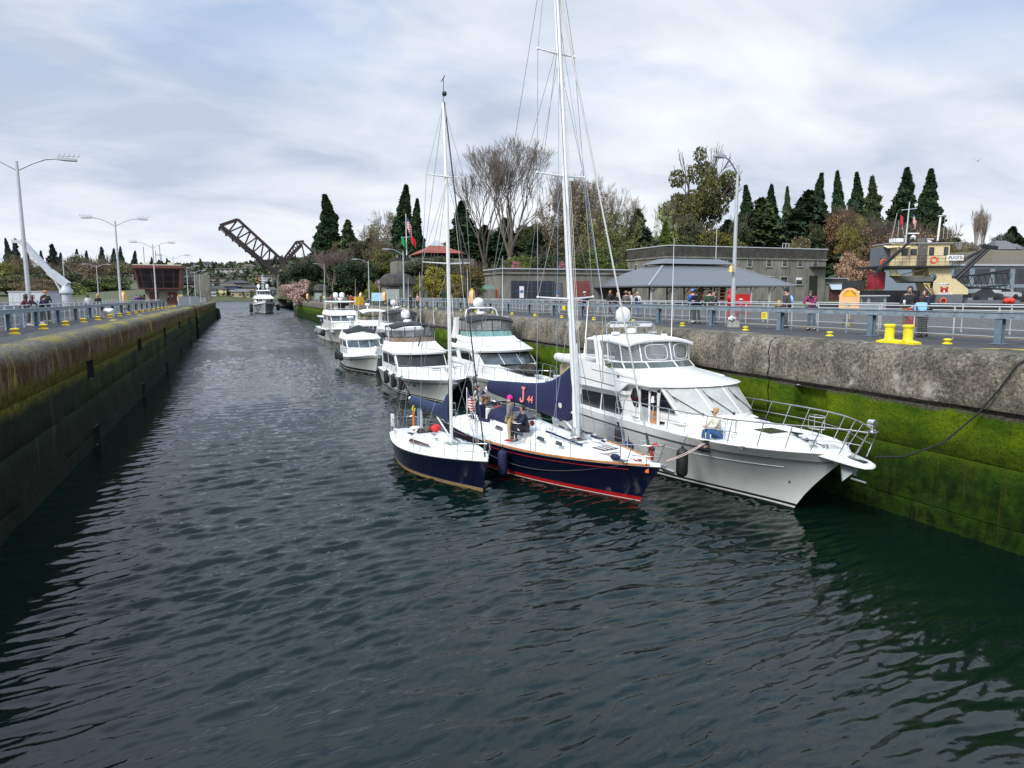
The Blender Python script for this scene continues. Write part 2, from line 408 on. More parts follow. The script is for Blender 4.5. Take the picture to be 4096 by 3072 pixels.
# lock wall materials (colour bands follow the tide marks; lower right moss has shade painted in)
def wall_mat(name, left):
 q = NT(name); x, y, z = q.xyz(); q.b.inputs['Specular IOR Level'].default_value = 0.12
 wob = q.math('ADD', z, q.math('MULTIPLY', q.math('SUBTRACT', q.noise(0.7, 4, 0.6, (1, 1, 1)), 0.5), 0.5))
 fine = q.noise(11, 8, 0.82); med = q.noise(2.6, 6, 0.65); drip = q.noise(1.6, 6, 0.7, (1, 2.2, 0.12)); drip2 = q.noise(3.4, 5, 0.7, (1, 2.0, 0.10))
 peb = q.vor(26)
 if not left:
  stone = q.ramp(fine, [(0.36, (0.045, 0.042, 0.036)), (0.50, (0.16, 0.15, 0.13)), (0.63, (0.38, 0.36, 0.32))])
  big = q.ramp(q.noise(0.8, 7, 0.72), [(0.38, (0.50, 0.48, 0.44)), (0.50, (0.92, 0.88, 0.81)), (0.62, (1.35, 1.27, 1.12))]); grit = q.ramp(q.noise(9.5, 9, 0.84), [(0.42, (0.028, 0.026, 0.022)), (0.50, (0.12, 0.112, 0.095)), (0.58, (0.36, 0.34, 0.30))]); stone = q.mix(0.48, stone, grit); stone = q.mix(1.0, stone, big, 'MULTIPLY')
  stone = q.mix(q.ramp(drip, [(0.52, 0.0), (0.66, 1.0)]), stone, q.mix(0.5, stone, (0.035, 0.033, 0.028)))
  stone = q.mix(q.ramp(q.noise(0.9, 6, 0.7), [(0.60, 0.0), (0.68, 0.75)]), stone, (0.46, 0.44, 0.39))
  low = q.ramp(fine, [(0.4, (0.02, 0.018, 0.014)), (0.6, (0.13, 0.115, 0.095))])
  stone = q.mix(q.map(wob, 3.72, 3.50), stone, low)
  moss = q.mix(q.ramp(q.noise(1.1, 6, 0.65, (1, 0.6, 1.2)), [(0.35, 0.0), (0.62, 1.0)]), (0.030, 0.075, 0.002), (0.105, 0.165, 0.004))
  shaded_moss = q.ramp(med, [(0.38, (0.004, 0.015, 0.0015)), (0.62, (0.022, 0.055, 0.003))])
  moss = q.mix(q.map(wob, 2.9, 1.5), moss, shaded_moss)  # moss darkens downwards: shade low on the wall is painted into its colour
  moss = q.mix(q.ramp(q.noise(17, 5, 0.75), [(0.36, 0.8), (0.50, 0.0)]), moss, (0.008, 0.016, 0.003))
  moss = q.mix(q.ramp(drip2, [(0.58, 0.0), (0.70, 0.6)]), moss, (0.06, 0.05, 0.012))
  c = q.mix(q.map(wob, 3.30, 3.42), moss, stone); jt = q.math('LESS_THAN', q.math('FRACT', q.math('MULTIPLY', q.math('ADD', y, q.math('MULTIPLY', q.noise(1.3, 5, 0.7), 0.5)), 0.098)), 0.007); c = q.mix(q.math('MULTIPLY', jt, 0.85), c, (0.006, 0.006, 0.005))
  h = q.math('ADD', q.math('MULTIPLY', fine, 0.6), q.noise(9, 6, 0.75))
  return q.done(c, 0.92, q.bump(h, 0.9, 0.06))
 stone = q.ramp(fine, [(0.36, (0.04, 0.036, 0.028)), (0.5, (0.12, 0.108, 0.085)), (0.64, (0.27, 0.25, 0.205))])
 rust = q.ramp(q.noise(1.3, 6, 0.7, (1, 1, 0.35)), [(0.36, 0.15), (0.52, 1.0)])
 face = q.mix(q.math('MULTIPLY', rust, q.map(wob, 4.9, 4.45)), stone, q.ramp(fine, [(0.4, (0.022, 0.012, 0.004)), (0.62, (0.105, 0.057, 0.016))]))
 face = q.mix(q.ramp(drip, [(0.57, 0.0), (0.69, 0.75)]), face, (0.22, 0.20, 0.16))
 face = q.mix(q.ramp(q.noise(0.55, 5, 0.75, (1, 2.6, 0.16)), [(0.57, 0.0), (0.63, 0.9)]), face, (0.26, 0.20, 0.02))
 ygr = q.ramp(q.noise(5, 6, 0.7), [(0.36, (0.014, 0.016, 0.001)), (0.62, (0.095, 0.085, 0.005))])
 grn = q.ramp(q.noise(4, 6, 0.7), [(0.36, (0.008, 0.013, 0.004)), (0.62, (0.030, 0.050, 0.008))])
 dark = q.ramp(q.noise(6, 7, 0.75), [(0.36, (0.003, 0.005, 0.003)), (0.60, (0.012, 0.016, 0.010)), (0.74, (0.045, 0.048, 0.038))])
 gm = q.ramp(q.noise(0.42, 5, 0.65, (1, 1, 0.6)), [(0.44, 0.0), (0.58, 1.0)])
 low = q.mix(q.math('MULTIPLY', q.math('MULTIPLY', gm, q.map(y, 26.0, 58.0, 0.12, 1.0)), q.map(wob, 1.2, 2.6)), dark, q.mix(0.5, grn, (0.024, 0.055, 0.002)))
 low = q.mix(q.ramp(q.noise(0.8, 5, 0.7, (1, 1.5, 0.12)), [(0.58, 0.0), (0.68, 0.7)]), low, (0.055, 0.060, 0.014))
 c = q.mix(q.map(wob, 3.05, 3.35), low, ygr)
 c = q.mix(q.map(wob, 3.75, 4.05), c, face)
 c = q.mix(q.math('MULTIPLY', q.ramp(q.noise(0.35, 5, 0.7), [(0.5, 0.0), (0.56, 1.0)]), q.map(z, 4.78, 4.95)), c, (0.22, 0.19, 0.05))
 h = q.math('ADD', q.math('MULTIPLY', fine, 0.5), q.noise(5, 6, 0.75))
 return q.done(c, 0.9, q.bump(h, 0.7, 0.05))
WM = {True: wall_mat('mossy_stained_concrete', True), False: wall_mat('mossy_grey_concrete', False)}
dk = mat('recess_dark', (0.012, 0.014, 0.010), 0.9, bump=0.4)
def lock_wall(left, y0, y1, X, niches, name, label, slabs):
 """face with a rounded coping, horizontal joints and real recesses; sgn points from the water into the quay"""
 sg = -1 if left else 1
 ycut = {y0, y1}
 yy = y0
 while yy < y1: ycut.add(round(yy, 2)); yy += 1.0 if yy < 70 else 3.0
 for a, b, za, zb in niches: ycut |= {a, b}
 ycut = sorted(ycut)
 prof = []                                          # (inset into the quay, z) from the toe up over the coping
 for z in (-1.5, 0.0, 0.3): prof.append((0, z))
 prof += [(0, 0.53), (0.035, 0.555), (0, 0.58)]
 for z in (0.85, 1.3, 1.7): prof.append((0, z))
 prof += [(0, 2.08), (0.035, 2.11), (0, 2.14)]
 prof += [(0, 2.6), (0.0, 3.0), (0, 3.40)]
 prof += [(0.10 if not left else 0.0, 3.42), (0.06 if not left else 0.0, 3.52), (-0.05 if not left else 0.02, 3.56)] if not left else [(0.03, 3.45), (0, 3.5)]
 prof += [(-0.05 if not left else 0, 3.82), (-0.04 if not left else 0, 4.2), (-0.02 if not left else 0, 4.5)]
 r = 0.45
 for k in range(0, 7):
  a = k / 6 * math.pi / 2
  prof.append((r - r * math.cos(a), Z0 - r + r * math.sin(a) - 0.01))
 prof.append((1.05, Z0 + 0.004)); prof.append((1.05, Z0 - 0.3))
 n = len(prof); vs = []; fs = []
 for y in ycut:
  for k, (i, z) in enumerate(prof):
   j = 0.02 * math.sin(y * 1.7 + z * 3) + 0.015 * math.sin(y * 4.1 + k) if 0 < k < n - 2 else 0
   if z > 4.4: j += 0.035 * math.sin(y * 0.9) + 0.02 * math.sin(y * 2.3 + 1)
   vs.append((X + sg * (i + j), y, z))
 def inn(ya, za, zb2):
  for a, b, p, q in niches:
   if a - 1e-6 <= ya < b - 1e-6 and za >= p - 0.05 and zb2 <= q + 0.05: return True
  return False
 holes = {}
 for a in range(len(ycut) - 1):
  for k in range(n - 1):
   if inn(ycut[a], prof[k][1], prof[k + 1][1]): continue
   q = (a * n + k, (a + 1) * n + k, (a + 1) * n + k + 1, a * n + k + 1)
   fs.append(q if not left else q[::-1])
 m = MB(); m.add(vs, fs)
 t = thing(name, label, 'wall', (0, 0, 0))
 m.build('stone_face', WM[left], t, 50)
 mm = MB()
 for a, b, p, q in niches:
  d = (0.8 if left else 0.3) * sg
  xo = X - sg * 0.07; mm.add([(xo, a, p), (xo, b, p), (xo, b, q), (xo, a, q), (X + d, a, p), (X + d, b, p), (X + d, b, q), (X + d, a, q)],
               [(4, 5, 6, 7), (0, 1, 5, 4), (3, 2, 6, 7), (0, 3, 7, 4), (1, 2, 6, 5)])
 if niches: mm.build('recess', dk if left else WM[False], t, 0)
 return t
nl = [(a, a + 1.1, 3.0, 3.82) for a in (34.2 + 16.4 * k for k in range(5))] + [(a + 0.3, a + 1.35, 0.0, 0.85) for a in (34.2 + 16.4 * k for k in range(5))] + [(18.0, 19.1, 3.0, 3.82)]
lock_wall(True, 4.0, 114.5, XL, nl, 'lock_wall', 'long dark mossy lock wall with a rust stained rounded coping on the left side', 0)
lock_wall(True, 122.0, 215, XL, [], 'lock_wall', 'far left lock wall stretch beyond the gate recess, dark green moss below', 0)
tag(bpy.data.objects['lock_wall.001'])
nr = [(17.43, 18.83, 2.6, 3.4), (33.8, 34.9, 2.6, 3.4), (1.0, 2.1, 2.6, 3.4)]
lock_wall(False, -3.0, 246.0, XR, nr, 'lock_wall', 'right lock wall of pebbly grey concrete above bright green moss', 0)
# quays, one sheet each
asp = NT('quay_asphalt')
af = asp.noise(40, 5, 0.8); am = asp.noise(0.5, 6, 0.65, (1, 0.5, 1))
ac = asp.ramp(af, [(0.35, (0.022, 0.021, 0.022)), (0.65, (0.066, 0.064, 0.066))])
ac = asp.mix(asp.map(am, 0.42, 0.68), ac, (0.032, 0.030, 0.030))
ac = asp.mix(asp.ramp(asp.noise(1.6, 5, 0.7, (1, 0.4, 1)), [(0.58, 0.0), (0.66, 0.6)]), ac, (0.16, 0.15, 0.14))
asp.done(ac, 0.85, asp.bump(af, 0.5, 0.01))
def sheet(name, x0, x1, y0, y1, z, m, kind='structure'):
 b = MB(); b.add([(x0, y0, z), (x1, y0, z), (x1, y1, z), (x0, y1, z)], [(0, 1, 2, 3)]); return tag(b.build(name, m, None, 0), kind=kind)
sheet('quay_left', -75, XL - 1.0, 2, 215, Z0, asp.m)
sheet('quay_right', XR + 1.0, 60, -5, 246, Z0, asp.m)
# land beyond the lock
grass = NT('rough_ground'); grass.done(grass.mix(grass.ramp(grass.noise(0.12, 6, 0.7), [(0.4, 0.0), (0.6, 1.0)]), (0.05, 0.075, 0.022), (0.10, 0.085, 0.05)), 0.95)
def right_hill(x, y):
 d = x * math.sin(YAW) + y * math.cos(YAW)
 return 4.9 + min(16.0, max(0.0, (d - 165) * 0.11)) * min(1, max(0, (x - 24) / 30))
def land(name, xs, ys, f, m=grass.m):
 V, Fq = grid_np(np.array(xs), np.array(ys), lambda X, Y: np.vectorize(f)(X, Y)); return tag(link(name, np_mesh(name, V, Fq, m, smooth=True)), kind='structure')
land('ground_right', np.linspace(22, 520, 60), np.linspace(-40, 560, 60), lambda x, y: right_hill(x, y) - 0.05)
land('ground_left', np.linspace(-420, -30, 30), np.linspace(60, 560, 30), lambda x, y: 4.2 + max(0, min(10, (y - 220) * 0.06)))
fh = lambda x, y: -1 + 92 * (1 - math.exp(-max(0, y - 1000) / 170.0)) * (0.62 + 0.38 * float(vnoise(np.array(x * 0.006 + 7), np.array(y * 0.005 + 3), 3))) * (0.55 + 0.45 * min(1, max(0, (x + 420) / 500)))
land('far_hill', np.linspace(-1100, 700, 90), np.linspace(985, 1700, 36), fh)
tim = mat('weathered_timber', (0.085, 0.07, 0.055), 0.9, var=0.4, vs=1.5, bump=0.4, dirt=0.3)
t = thing('guide_wall', 'low weathered timber guide wall at the far right end of the lock', 'guide wall'); b = MB()
b.hexa([(17.5, 246, -1), (21, 246, -1), (36, 420, -1), (32, 420, -1), (17.5, 246, 2.3), (21, 246, 2.3), (36, 420, 2.0), (32, 420, 2.0)])
for k in range(24): u = k / 23; b.cbox((lerp(17.4, 31.9, u), lerp(248, 418, u), 0.9), (0.5, 0.5, 4.2));
b.build('timber_face', tim, t, 0)
t = thing('pier_end', 'stubby weathered pier end at the far tip of the left lock wall', 'pier'); b = MB(); b.hexa([(-8, 215, -1), (-5.6, 215, -1), (-5.3, 228, -1), (-8, 228, -1), (-8, 215, 3.2), (-5.9, 215, 3.2), (-5.6, 228, 2.6), (-8, 228, 2.6)]); b.build('face', WM[True], t, 0)
t = thing('lock_gate', 'dark open lock gate folded into its recess in the left wall', 'lock gate', (XL - 0.9, 118.2, 0)); dgs = mat('dark_gate_steel', (0.035, 0.04, 0.045), 0.7, var=0.3, dirt=0.3)
b = MB(); b.box(-0.5, 0, -3.6, 3.6, -1, 4.3); b.build('leaf', dgs, t, 0)
for z in (0.6, 1.9, 3.2): b = MB(); b.box(0.002, 0.35, -3.5, 3.5, z, z + 0.25); b.build('rib', dgs, t, 0)
for y in (-3.3, 3.3): b = MB(); b.tube([(0.3, y, -0.5), (0.3, y, 4.4)], 0.22, 8); b.build('post', concrete_g if 'concrete_g' in globals() else dgs, t, 40)
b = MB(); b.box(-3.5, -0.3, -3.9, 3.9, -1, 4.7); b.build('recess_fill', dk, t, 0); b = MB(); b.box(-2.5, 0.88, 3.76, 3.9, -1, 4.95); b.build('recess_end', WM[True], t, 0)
# boats: shared tools
gel = mat('white_gelcoat', (0.80, 0.80, 0.79), 0.22, var=0.02, vs=1.2, coat=0.3, dirt=0.05)
gel2 = mat('cream_gelcoat', (0.74, 0.73, 0.69), 0.25, var=0.02, vs=1.5, coat=0.3, dirt=0.06)
hullw = mat('white_topsides', (0.66, 0.68, 0.67), 0.16, var=0.03, vs=0.8, coat=0.5, dirt=0.10)
nonskid = mat('white_nonskid_deck', (0.76, 0.765, 0.76), 0.6, var=0.03, vs=2, bump=0.15, bs=90, dirt=0.05)
antif = mat('black_bottom_paint', (0.012, 0.012, 0.014), 0.5)
boot_w = mat('white_boot_stripe', (0.6, 0.62, 0.6), 0.3)
dglass = mat('dark_boat_glass', (0.008, 0.009, 0.011), 0.04, var=0, spec=0.6)
bglass = mat('blue_grey_boat_glass', (0.035, 0.045, 0.055), 0.05, var=0.3, vs=1.5, spec=0.6)
gglass = mat('green_tinted_glass', (0.22, 0.42, 0.40), 0.06, var=0.1, alpha=0.45)
steel = mat('polished_steel', (0.62, 0.63, 0.64), 0.22, 0.9, var=0.05)
alum = mat('mast_white_aluminium', (0.74, 0.74, 0.73), 0.38, 0.0, var=0.05, vs=1.0)
blackv = mat('black_canvas', (0.012, 0.012, 0.014), 0.75, var=0.2, bump=0.25, bs=8)
whitev = mat('white_canvas', (0.70, 0.70, 0.68), 0.6, var=0.05, bump=0.2, bs=6)
navyv = mat('navy_canvas', (0.008, 0.012, 0.055), 0.8, var=0.15, bump=0.5, bs=5)
navyg = mat('slate_navy_canvas', (0.014, 0.028, 0.075), 0.8, var=0.2, bump=0.5, bs=5)
vinyl = mat('clear_vinyl', (0.30, 0.31, 0.32), 0.10, var=0.15, vs=2.5, alpha=0.34)
vinyl_s = mat('smoked_vinyl', (0.10, 0.105, 0.11), 0.10, var=0.2, vs=2.5, alpha=0.5)
rub = mat('dark_rub_rail', (0.05, 0.05, 0.05), 0.4)
teak = mat('varnished_teak', (0.42, 0.16, 0.035), 0.3, var=0.3, vs=6, coat=0.4)
rubber = mat('black_rubber', (0.012, 0.012, 0.013), 0.55, var=0.15)
rope_b = mat('black_rope', (0.012, 0.012, 0.012), 0.9)
rope_w = mat('white_rope', (0.55, 0.53, 0.48), 0.9)
rope_r = mat('red_rope', (0.48, 0.03, 0.02), 0.85)
rope_bl = mat('blue_rope', (0.13, 0.24, 0.40), 0.85)
rope_o = mat('orange_rope', (0.6, 0.17, 0.02), 0.85)
wire = mat('rigging_wire', (0.34, 0.35, 0.36), 0.4, 0.6, var=0)
tan_ = mat('tan_upholstery', (0.42, 0.31, 0.19), 0.7)
radome = mat('white_radome', (0.78, 0.78, 0.77), 0.35, var=0.02)
letter = mat('dark_lettering', (0.03, 0.04, 0.06), 0.6, var=0)
redm = mat('red_plastic', (0.55, 0.015, 0.012), 0.4)
class Hull:
 def __init__(s, xs, xt, xw, B, zs, tm=0.5, p_s=5.0, p_w=2.2, wl=0.82, fb=0.55, zk=-0.5, stern=0.92, tsx=0.0, mid=0.0, rows=None):
  """xs stern x, xt stem head x, xw stem x at the waterline, B half beam, zs sheer heights (stern, middle, bow)"""
  s.__dict__.update(locals()); s.nt = 40
 def sheer(s, t):
  a, b, c = s.zs
  return a * (1 - t) * (1 - 2 * t) + b * 4 * t * (1 - t) + c * t * (2 * t - 1) if t < 2 else c
 def pt(s, t, z, side=1):
  zz = s.sheer(t); h = max(0.0, min(1.0, (z - s.zk) / (zz - s.zk)))
  hw = max(0.0, z / zz) if z > 0 else 0.0
  x1 = lerp(s.xw, s.xt, hw ** 1.25) if z > 0 else s.xw + z * 0.8
  x0 = s.xs + s.tsx * (1 - h)
  x = lerp(x0, x1, t)
  p = lerp(s.p_w, s.p_s, hw ** 1.3)
  if t <= s.tm: pl = lerp(s.stern, 1.0, math.sin(t / s.tm * math.pi / 2))
  else:
   u = (t - s.tm) / (1 - s.tm); pl = max(0.0, 1 - u ** p)
  k = max(0.0, (t - s.tm) / (1 - s.tm))
  w = lerp(s.wl, s.fb, k ** 1.5)
  sec = w + (1 - w) * hw ** 1.4 if z >= 0 else w * (1 - 0.55 * (-z / -s.zk) ** 1.5 if s.zk else 1)
  return (x, side * s.B * pl * sec, z)
 def ts(s): return [1 - (1 - i / s.nt) ** 1.7 for i in range(s.nt + 1)]
 def build(s, mats, rows, parent, name='hull'):
  """rows: list of (z or ('f', fraction), material index of the strip above)"""
  m = MB(); ts = s.ts(); n = len(ts)
  for side in (1, -1):
   vs = []
   for t in ts:
    zz = s.sheer(t); base = max([r[0] for r in rows if not isinstance(r[0], tuple)])
    for r in rows:
     z = r[0] if not isinstance(r[0], tuple) else lerp(base, zz, r[0][1])
     vs.append(s.pt(t, z, side))
   k = len(rows)
   for j in range(k - 1):
    m.k = rows[j][1]
    fs = []
    for i in range(n - 1):
     q = (i * k + j, (i + 1) * k + j, (i + 1) * k + j + 1, i * k + j + 1)
     fs.append(q if side < 0 else q[::-1])
    o = len(m.v)
    m.add([vs[a] for f in fs for a in f], [(4 * i, 4 * i + 1, 4 * i + 2, 4 * i + 3) for i in range(len(fs))])
  tr = [s.pt(0, (r[0] if not isinstance(r[0], tuple) else lerp(max(q[0] for q in rows if not isinstance(q[0], tuple)), s.sheer(0), r[0][1])), 1) for r in rows]
  m.k = rows[-2][1]
  m.add(tr + [(x, -y, z) for x, y, z in reversed(tr)], [tuple(range(2 * len(tr)))])
  me_o = m.build(name, mats, parent, 0)
  import bmesh
  bm = bmesh.new(); bm.from_mesh(me_o.data); bmesh.ops.remove_doubles(bm, verts=bm.verts, dist=0.0015); bm.to_mesh(me_o.data); bm.free()
  fin(me_o.data, 32)
  return me_o
 def edge(s, t, side=1, inset=0.0, dz=0.0):
  x, y, z = s.pt(t, s.sheer(t), side)
  return (x - (inset * 1.2 if t > 0.95 else 0), side * max(0.0, abs(y) - inset), z + dz)
 def t_at(s, x):
  a, b = 0.0, 1.0
  for _ in range(30):
   c = (a + b) / 2
   if s.pt(c, s.sheer(c))[0] < x: a = c
   else: b = c
  return a
 def deck(s, m, parent, camber=0.06, inset=0.0, dz=0.0, name='deck', t0=0.0):
  b = MB(); ts = [t for t in s.ts() if t >= t0]; nn = 9; rings = []
  for t in ts:
   x, y, z = s.edge(t, 1, inset, dz); rings.append([(x, y * (1 - 2 * k / (nn - 1)), z + camber * (1 - (1 - 2 * k / (nn - 1)) ** 2)) for k in range(nn)])
  b.loft(rings, False, False)
  b.f = [f[::-1] for f in b.f]
  return b.build(name, m, parent, 40)
 def strip(s, t0, t1, dz0, r, m, parent, name, n=40, sides=(1, -1), out=0.0):
  b = MB()
  for sd in sides:
   pts = []
   for i in range(n + 1):
    t = lerp(t0, t1, i / n); z = s.sheer(t) + dz0; x, y, zz = s.pt(t, z, sd); pts.append((x, y + sd * out, zz))
   b.tube(pts, r, 6)
  return b.build(name, m, parent, 60)
def ring(xa, xf, ha, hf, nose, z, zf=None, q=2.2, m=8):
 zf = z if zf is None else zf; P = []
 xc = xf - nose
 for k in range(4): t = k / 3; P.append((lerp(xa, xc, t), -lerp(ha, hf, t)))
 for k in range(1, m): u = -1 + 2 * k / m; P.append((xf - nose * abs(u) ** q, hf * u))
 for k in range(4): t = k / 3; P.append((lerp(xc, xa, t), lerp(hf, ha, t)))
 return [(x, y, lerp(z, zf, (x - xa) / (xf - xa))) for x, y in P]
class Shell:
 def __init__(s, rings): s.r = [[Vector(p) for p in r] for r in rings]; s.n = len(rings[0]); s.c = sum((p for r in s.r for p in r), Vector()) / (s.n * len(s.r))
 def pt(s, l, u):
  l = max(0, min(len(s.r) - 1 - 1e-6, l)); u = max(0, min(s.n - 1 - 1e-6, u)); i, j = int(l), int(u); a, b = l - i, u - j
  r0, r1 = s.r[i], s.r[i + 1]
  return (r0[j] * (1 - b) + r0[j + 1] * b) * (1 - a) + (r1[j] * (1 - b) + r1[j + 1] * b) * a
 def nrm(s, l, u):
  e = 0.05; n = (s.pt(l, u + e) - s.pt(l, u - e)).cross(s.pt(l + e, u) - s.pt(l - e, u))
  if n.length < 1e-9: return Vector((0, 0, 1))
  n.normalize(); d = s.pt(l, u) - s.c; d.z = 0
  return n if n.dot(d) > 0 else -n
 def body(s, m, mats, parent, name, smooth=32, caps=True):
  m = m or MB(); m.loft(s.r, caps); return m.build(name, mats, parent, smooth)
 def patch(s, m, l0, l1, u0, u1, off=0.012, du=0.25, slant=(0, 0)):
  """panel over the shell between levels and along it; slant shifts the upper ends"""
  n = max(2, int(abs(u1 - u0) / du) + 1); A = []; B = []
  for i in range(n + 1):
   t = i / n
   ua = lerp(u0, u1, t); ub = lerp(u0 + slant[0], u1 + slant[1], t)
   for (l, u, L) in ((l0, ua, A), (l1, ub, B)):
    p = s.pt(l, u); nn = s.nrm((l0 + l1) / 2, u); L.append((p - nn * 0.006, p + nn * off))
  vs = []; fs = []
  for a, b in zip(A, B): vs += [a[0], b[0], b[1], a[1]]
  for i in range(n):
   o = 4 * i
   for k in range(4): fs.append((o + k, o + (k + 1) % 4, o + 4 + (k + 1) % 4, o + 4 + k))
  fs += [(3, 2, 1, 0), (4 * n, 4 * n + 1, 4 * n + 2, 4 * n + 3)]
  return m.add(vs, fs)
 def line(s, l, u0, u1, n=24, off=0.0): return [s.pt(l, lerp(u0, u1, i / n)) + s.nrm(l, lerp(u0, u1, i / n)) * off for i in range(n + 1)]
def capsule(r, h, n=14):
 pr = [(0.02 * r, 0)]
 for k in range(1, 5): a = k / 4 * math.pi / 2; pr.append((r * math.sin(a), r * (1 - math.cos(a)) * 0.8))
 for k in range(0, 5): a = math.pi / 2 * (1 - k / 4); pr.append((max(r * math.sin(a), 0.02 * r), h - r * (1 - math.cos(a)) * 0.8))
 return pr
def fender(loc, r, h, m, label, group, line=0.5, name='fender', tilt=(0, 0)):
 t = thing(name, label, 'fender', loc, 0, group)
 b = MB(); b.lathe(capsule(r, h)); b.build('body', m, t, 60)
 b = MB(); b.lathe([(r * 0.22, h - 0.03), (r * 0.22, h + 0.05)]); b.tube([(0, 0, h + 0.04), (tilt[0] * 0.5, tilt[1] * 0.5, h + line * 0.6), (tilt[0], tilt[1], h + line)], 0.012, 5); b.build('lanyard', rope_b, t, 40)
 return t
def satdome(t, c, r, h, m=None):
 b = MB(); b.lathe([(r * 0.7, 0), (r * 0.86, 0.04), (r * 0.9, 0.1), (r, 0.14), (r, h * 0.55)] + [(max(r * math.cos(a), 0.01), h * 0.55 + (h * 0.45) * math.sin(a)) for a in [math.pi / 2 * k / 7 for k in range(1, 8)]], c, 20)
 return b.build('satellite_dome', m or radome, t, 50)
def pancake(t, c, r=0.3):
 b = MB(); b.lathe([(r * 0.5, -0.08), (r * 0.55, 0), (r * 0.95, 0.03), (r, 0.08), (r, 0.15), (r * 0.9, 0.21), (0.01, 0.23)], c, 18); return b.build('radar_dome', radome, t, 40)
def whip(t, a, b, r=0.02, m=None):
 q = MB(); q.tube([a, tuple(Vector(a).lerp(Vector(b), 0.35)), b], [r, r * 0.9, r * 0.4], 6); return q.build('antenna', m or radome, t, 60)
def posts_rail(t, feet, tops, mids=(0.5,), r=0.017, name='guard_rail', m=None, ends=True):
 b = MB()
 for f, p in zip(feet, tops): b.tube([f, p], r * 0.9, 6)
 b.tube(tops, r, 6)
 for k in mids: b.tube([tuple(Vector(f).lerp(Vector(p), k)) for f, p in zip(feet, tops)], r * 0.6, 5)
 return b.build(name, m or steel, t, 60)
def bimini(t, xa, xf, ha, hf, z, crown, m, skirt=0.16, name='bimini_top', drop=0.12):
 """cambered canvas roof with turned-down edges"""
 b = MB(); rings = []; nx = 9; ny = 13
 for side in (0, 1):
  pass
 top = []
 for i in range(nx + 1):
  u = i / nx; x = lerp(xa, xf, u); h = lerp(ha, hf, u)
  h2 = h * (1 - 0.10 * max(0, (u - 0.75) / 0.25) ** 2)
  sag = 0.018 * math.sin(u * math.pi * 3) ** 2
  top.append([(x, h2 * (-1 + 2 * k / ny), z + crown * (1 - abs(-1 + 2 * k / ny) ** 2.6) - drop * max(0, (u - 0.55) / 0.45) ** 2 - drop * 0.6 * max(0, (0.25 - u) / 0.25) ** 2 - sag) for k in range(ny + 1)])
 r = []
 for row in top:
  a, c = row[0], row[-1]
  r.append([(a[0], a[1] * 1.005, a[2] - skirt)] + row + [(c[0], c[1] * 1.005, c[2] - skirt)])
 f = [(p[0] + 0.01, p[1], p[2] - skirt) for p in r[-1]]; g = [(p[0] - 0.01, p[1], p[2] - skirt) for p in r[0]]
 b.loft([g] + r + [f], False, False)
 b.f = [q[::-1] for q in b.f]
 o = b.build(name, m, t, 50)
 md = o.modifiers.new('thickness', 'SOLIDIFY'); md.thickness = 0.02; md.offset = -1
 return o, top
# the big white motor yacht by the right wall
def Yx(Y): return 21.5 - Y
YT = thing('motor_yacht', 'large white motor yacht with enclosed flybridge, bow nearest the right mossy wall', 'yacht', (15.5, 21.5, 0), R(-90))
H = Hull(-8.2, 7.45, 5.45, 2.2, (1.78, 1.86, 2.14), tm=0.46, p_s=4.6, p_w=2.1, wl=0.86, fb=0.34, stern=0.95, zk=-0.6)
H.build([antif, boot_w, hullw, gel], [(-0.6, 0), (0.0, 0), (0.07, 1), (0.13, 0), (0.21, 2), (('f', 0.2), 2), (('f', 0.4), 2), (('f', 0.55), 2), (('f', 0.7), 2), (('f', 0.83), 3), (('f', 0.9), 3), (('f', 1.0), 3)], YT)
H.strip(0, 0.992, -0.30, 0.028, rub, YT, 'rub_rail')
H.deck(nonskid, YT, 0.05, 0.02, -0.015)
m = MB()
for sd in (1, -1): m.tube([H.edge(i / 40, sd, 0.04, 0.015) for i in range(40)] + [H.edge(0.995, sd, 0.02, 0.015)], 0.035, 6)
m.each('toe_rail', gel, YT, 60)
H.strip(0.55, 0.93, -0.62, 0.018, hullw, YT, 'spray_knuckle', out=-0.006)
# houses
sal = Shell([ring(-6.6, -1.2, 1.62, 1.62, 0.05, 1.75), ring(-6.3, -1.2, 1.60, 1.60, 0.05, 2.78)])
sal.body(None, gel2, YT, 'saloon')
pil = Shell([ring(-2.2, 2.55, 1.62, 1.55, 0.85, 1.85, 2.15, q=2.4), ring(-2.2, 2.35, 1.62, 1.55, 0.75, 2.40, 2.43, q=2.4), ring(-2.2, 1.05, 1.62, 1.62, 0.55, 3.32, 3.32, q=2.4)])
pil.body(None, gel2, YT, 'pilothouse')
sy = -1.62
def side_plate(pts, m, name, t=0.025, sides=(-1, 1), par=None, lift=0.0):
 b = MB()
 for sd in sides: b.plate([(Yx(Y), sd * (1.62 + lift), z) for Y, z in (pts if sd < 0 else pts[::-1])], (0, sd * t, 0))
 return b.each(name, m, par or YT, 0)
side_plate([(27.03, 2.45), (27.56, 1.62), (25.5, 1.66), (25.35, 2.50)], dglass, 'saloon_window')
side_plate([(25.21, 2.50), (25.34, 1.64), (23.82, 1.71), (23.58, 2.04), (23.96, 2.54)], dglass, 'saloon_window')
side_plate([(22.79, 3.02), (23.01, 2.67), (22.73, 2.33), (22.36, 2.33), (22.36, 3.05)], dglass, 'pilothouse_window')
side_plate([(20.93, 3.13), (21.0, 2.42), (20.02, 2.46)], dglass, 'pilothouse_window')
dr = MB()
for (a, b, z0, z1) in ((22.36, 22.26, 1.6, 3.12), (21.12, 21.02, 1.64, 3.14), (21.68, 21.60, 1.62, 3.10)): dr.box(Yx(a), Yx(b), -1.66, -1.60, z0, z1)
dr.box(Yx(22.36), Yx(21.02), -1.66, -1.60, 3.06, 3.14)
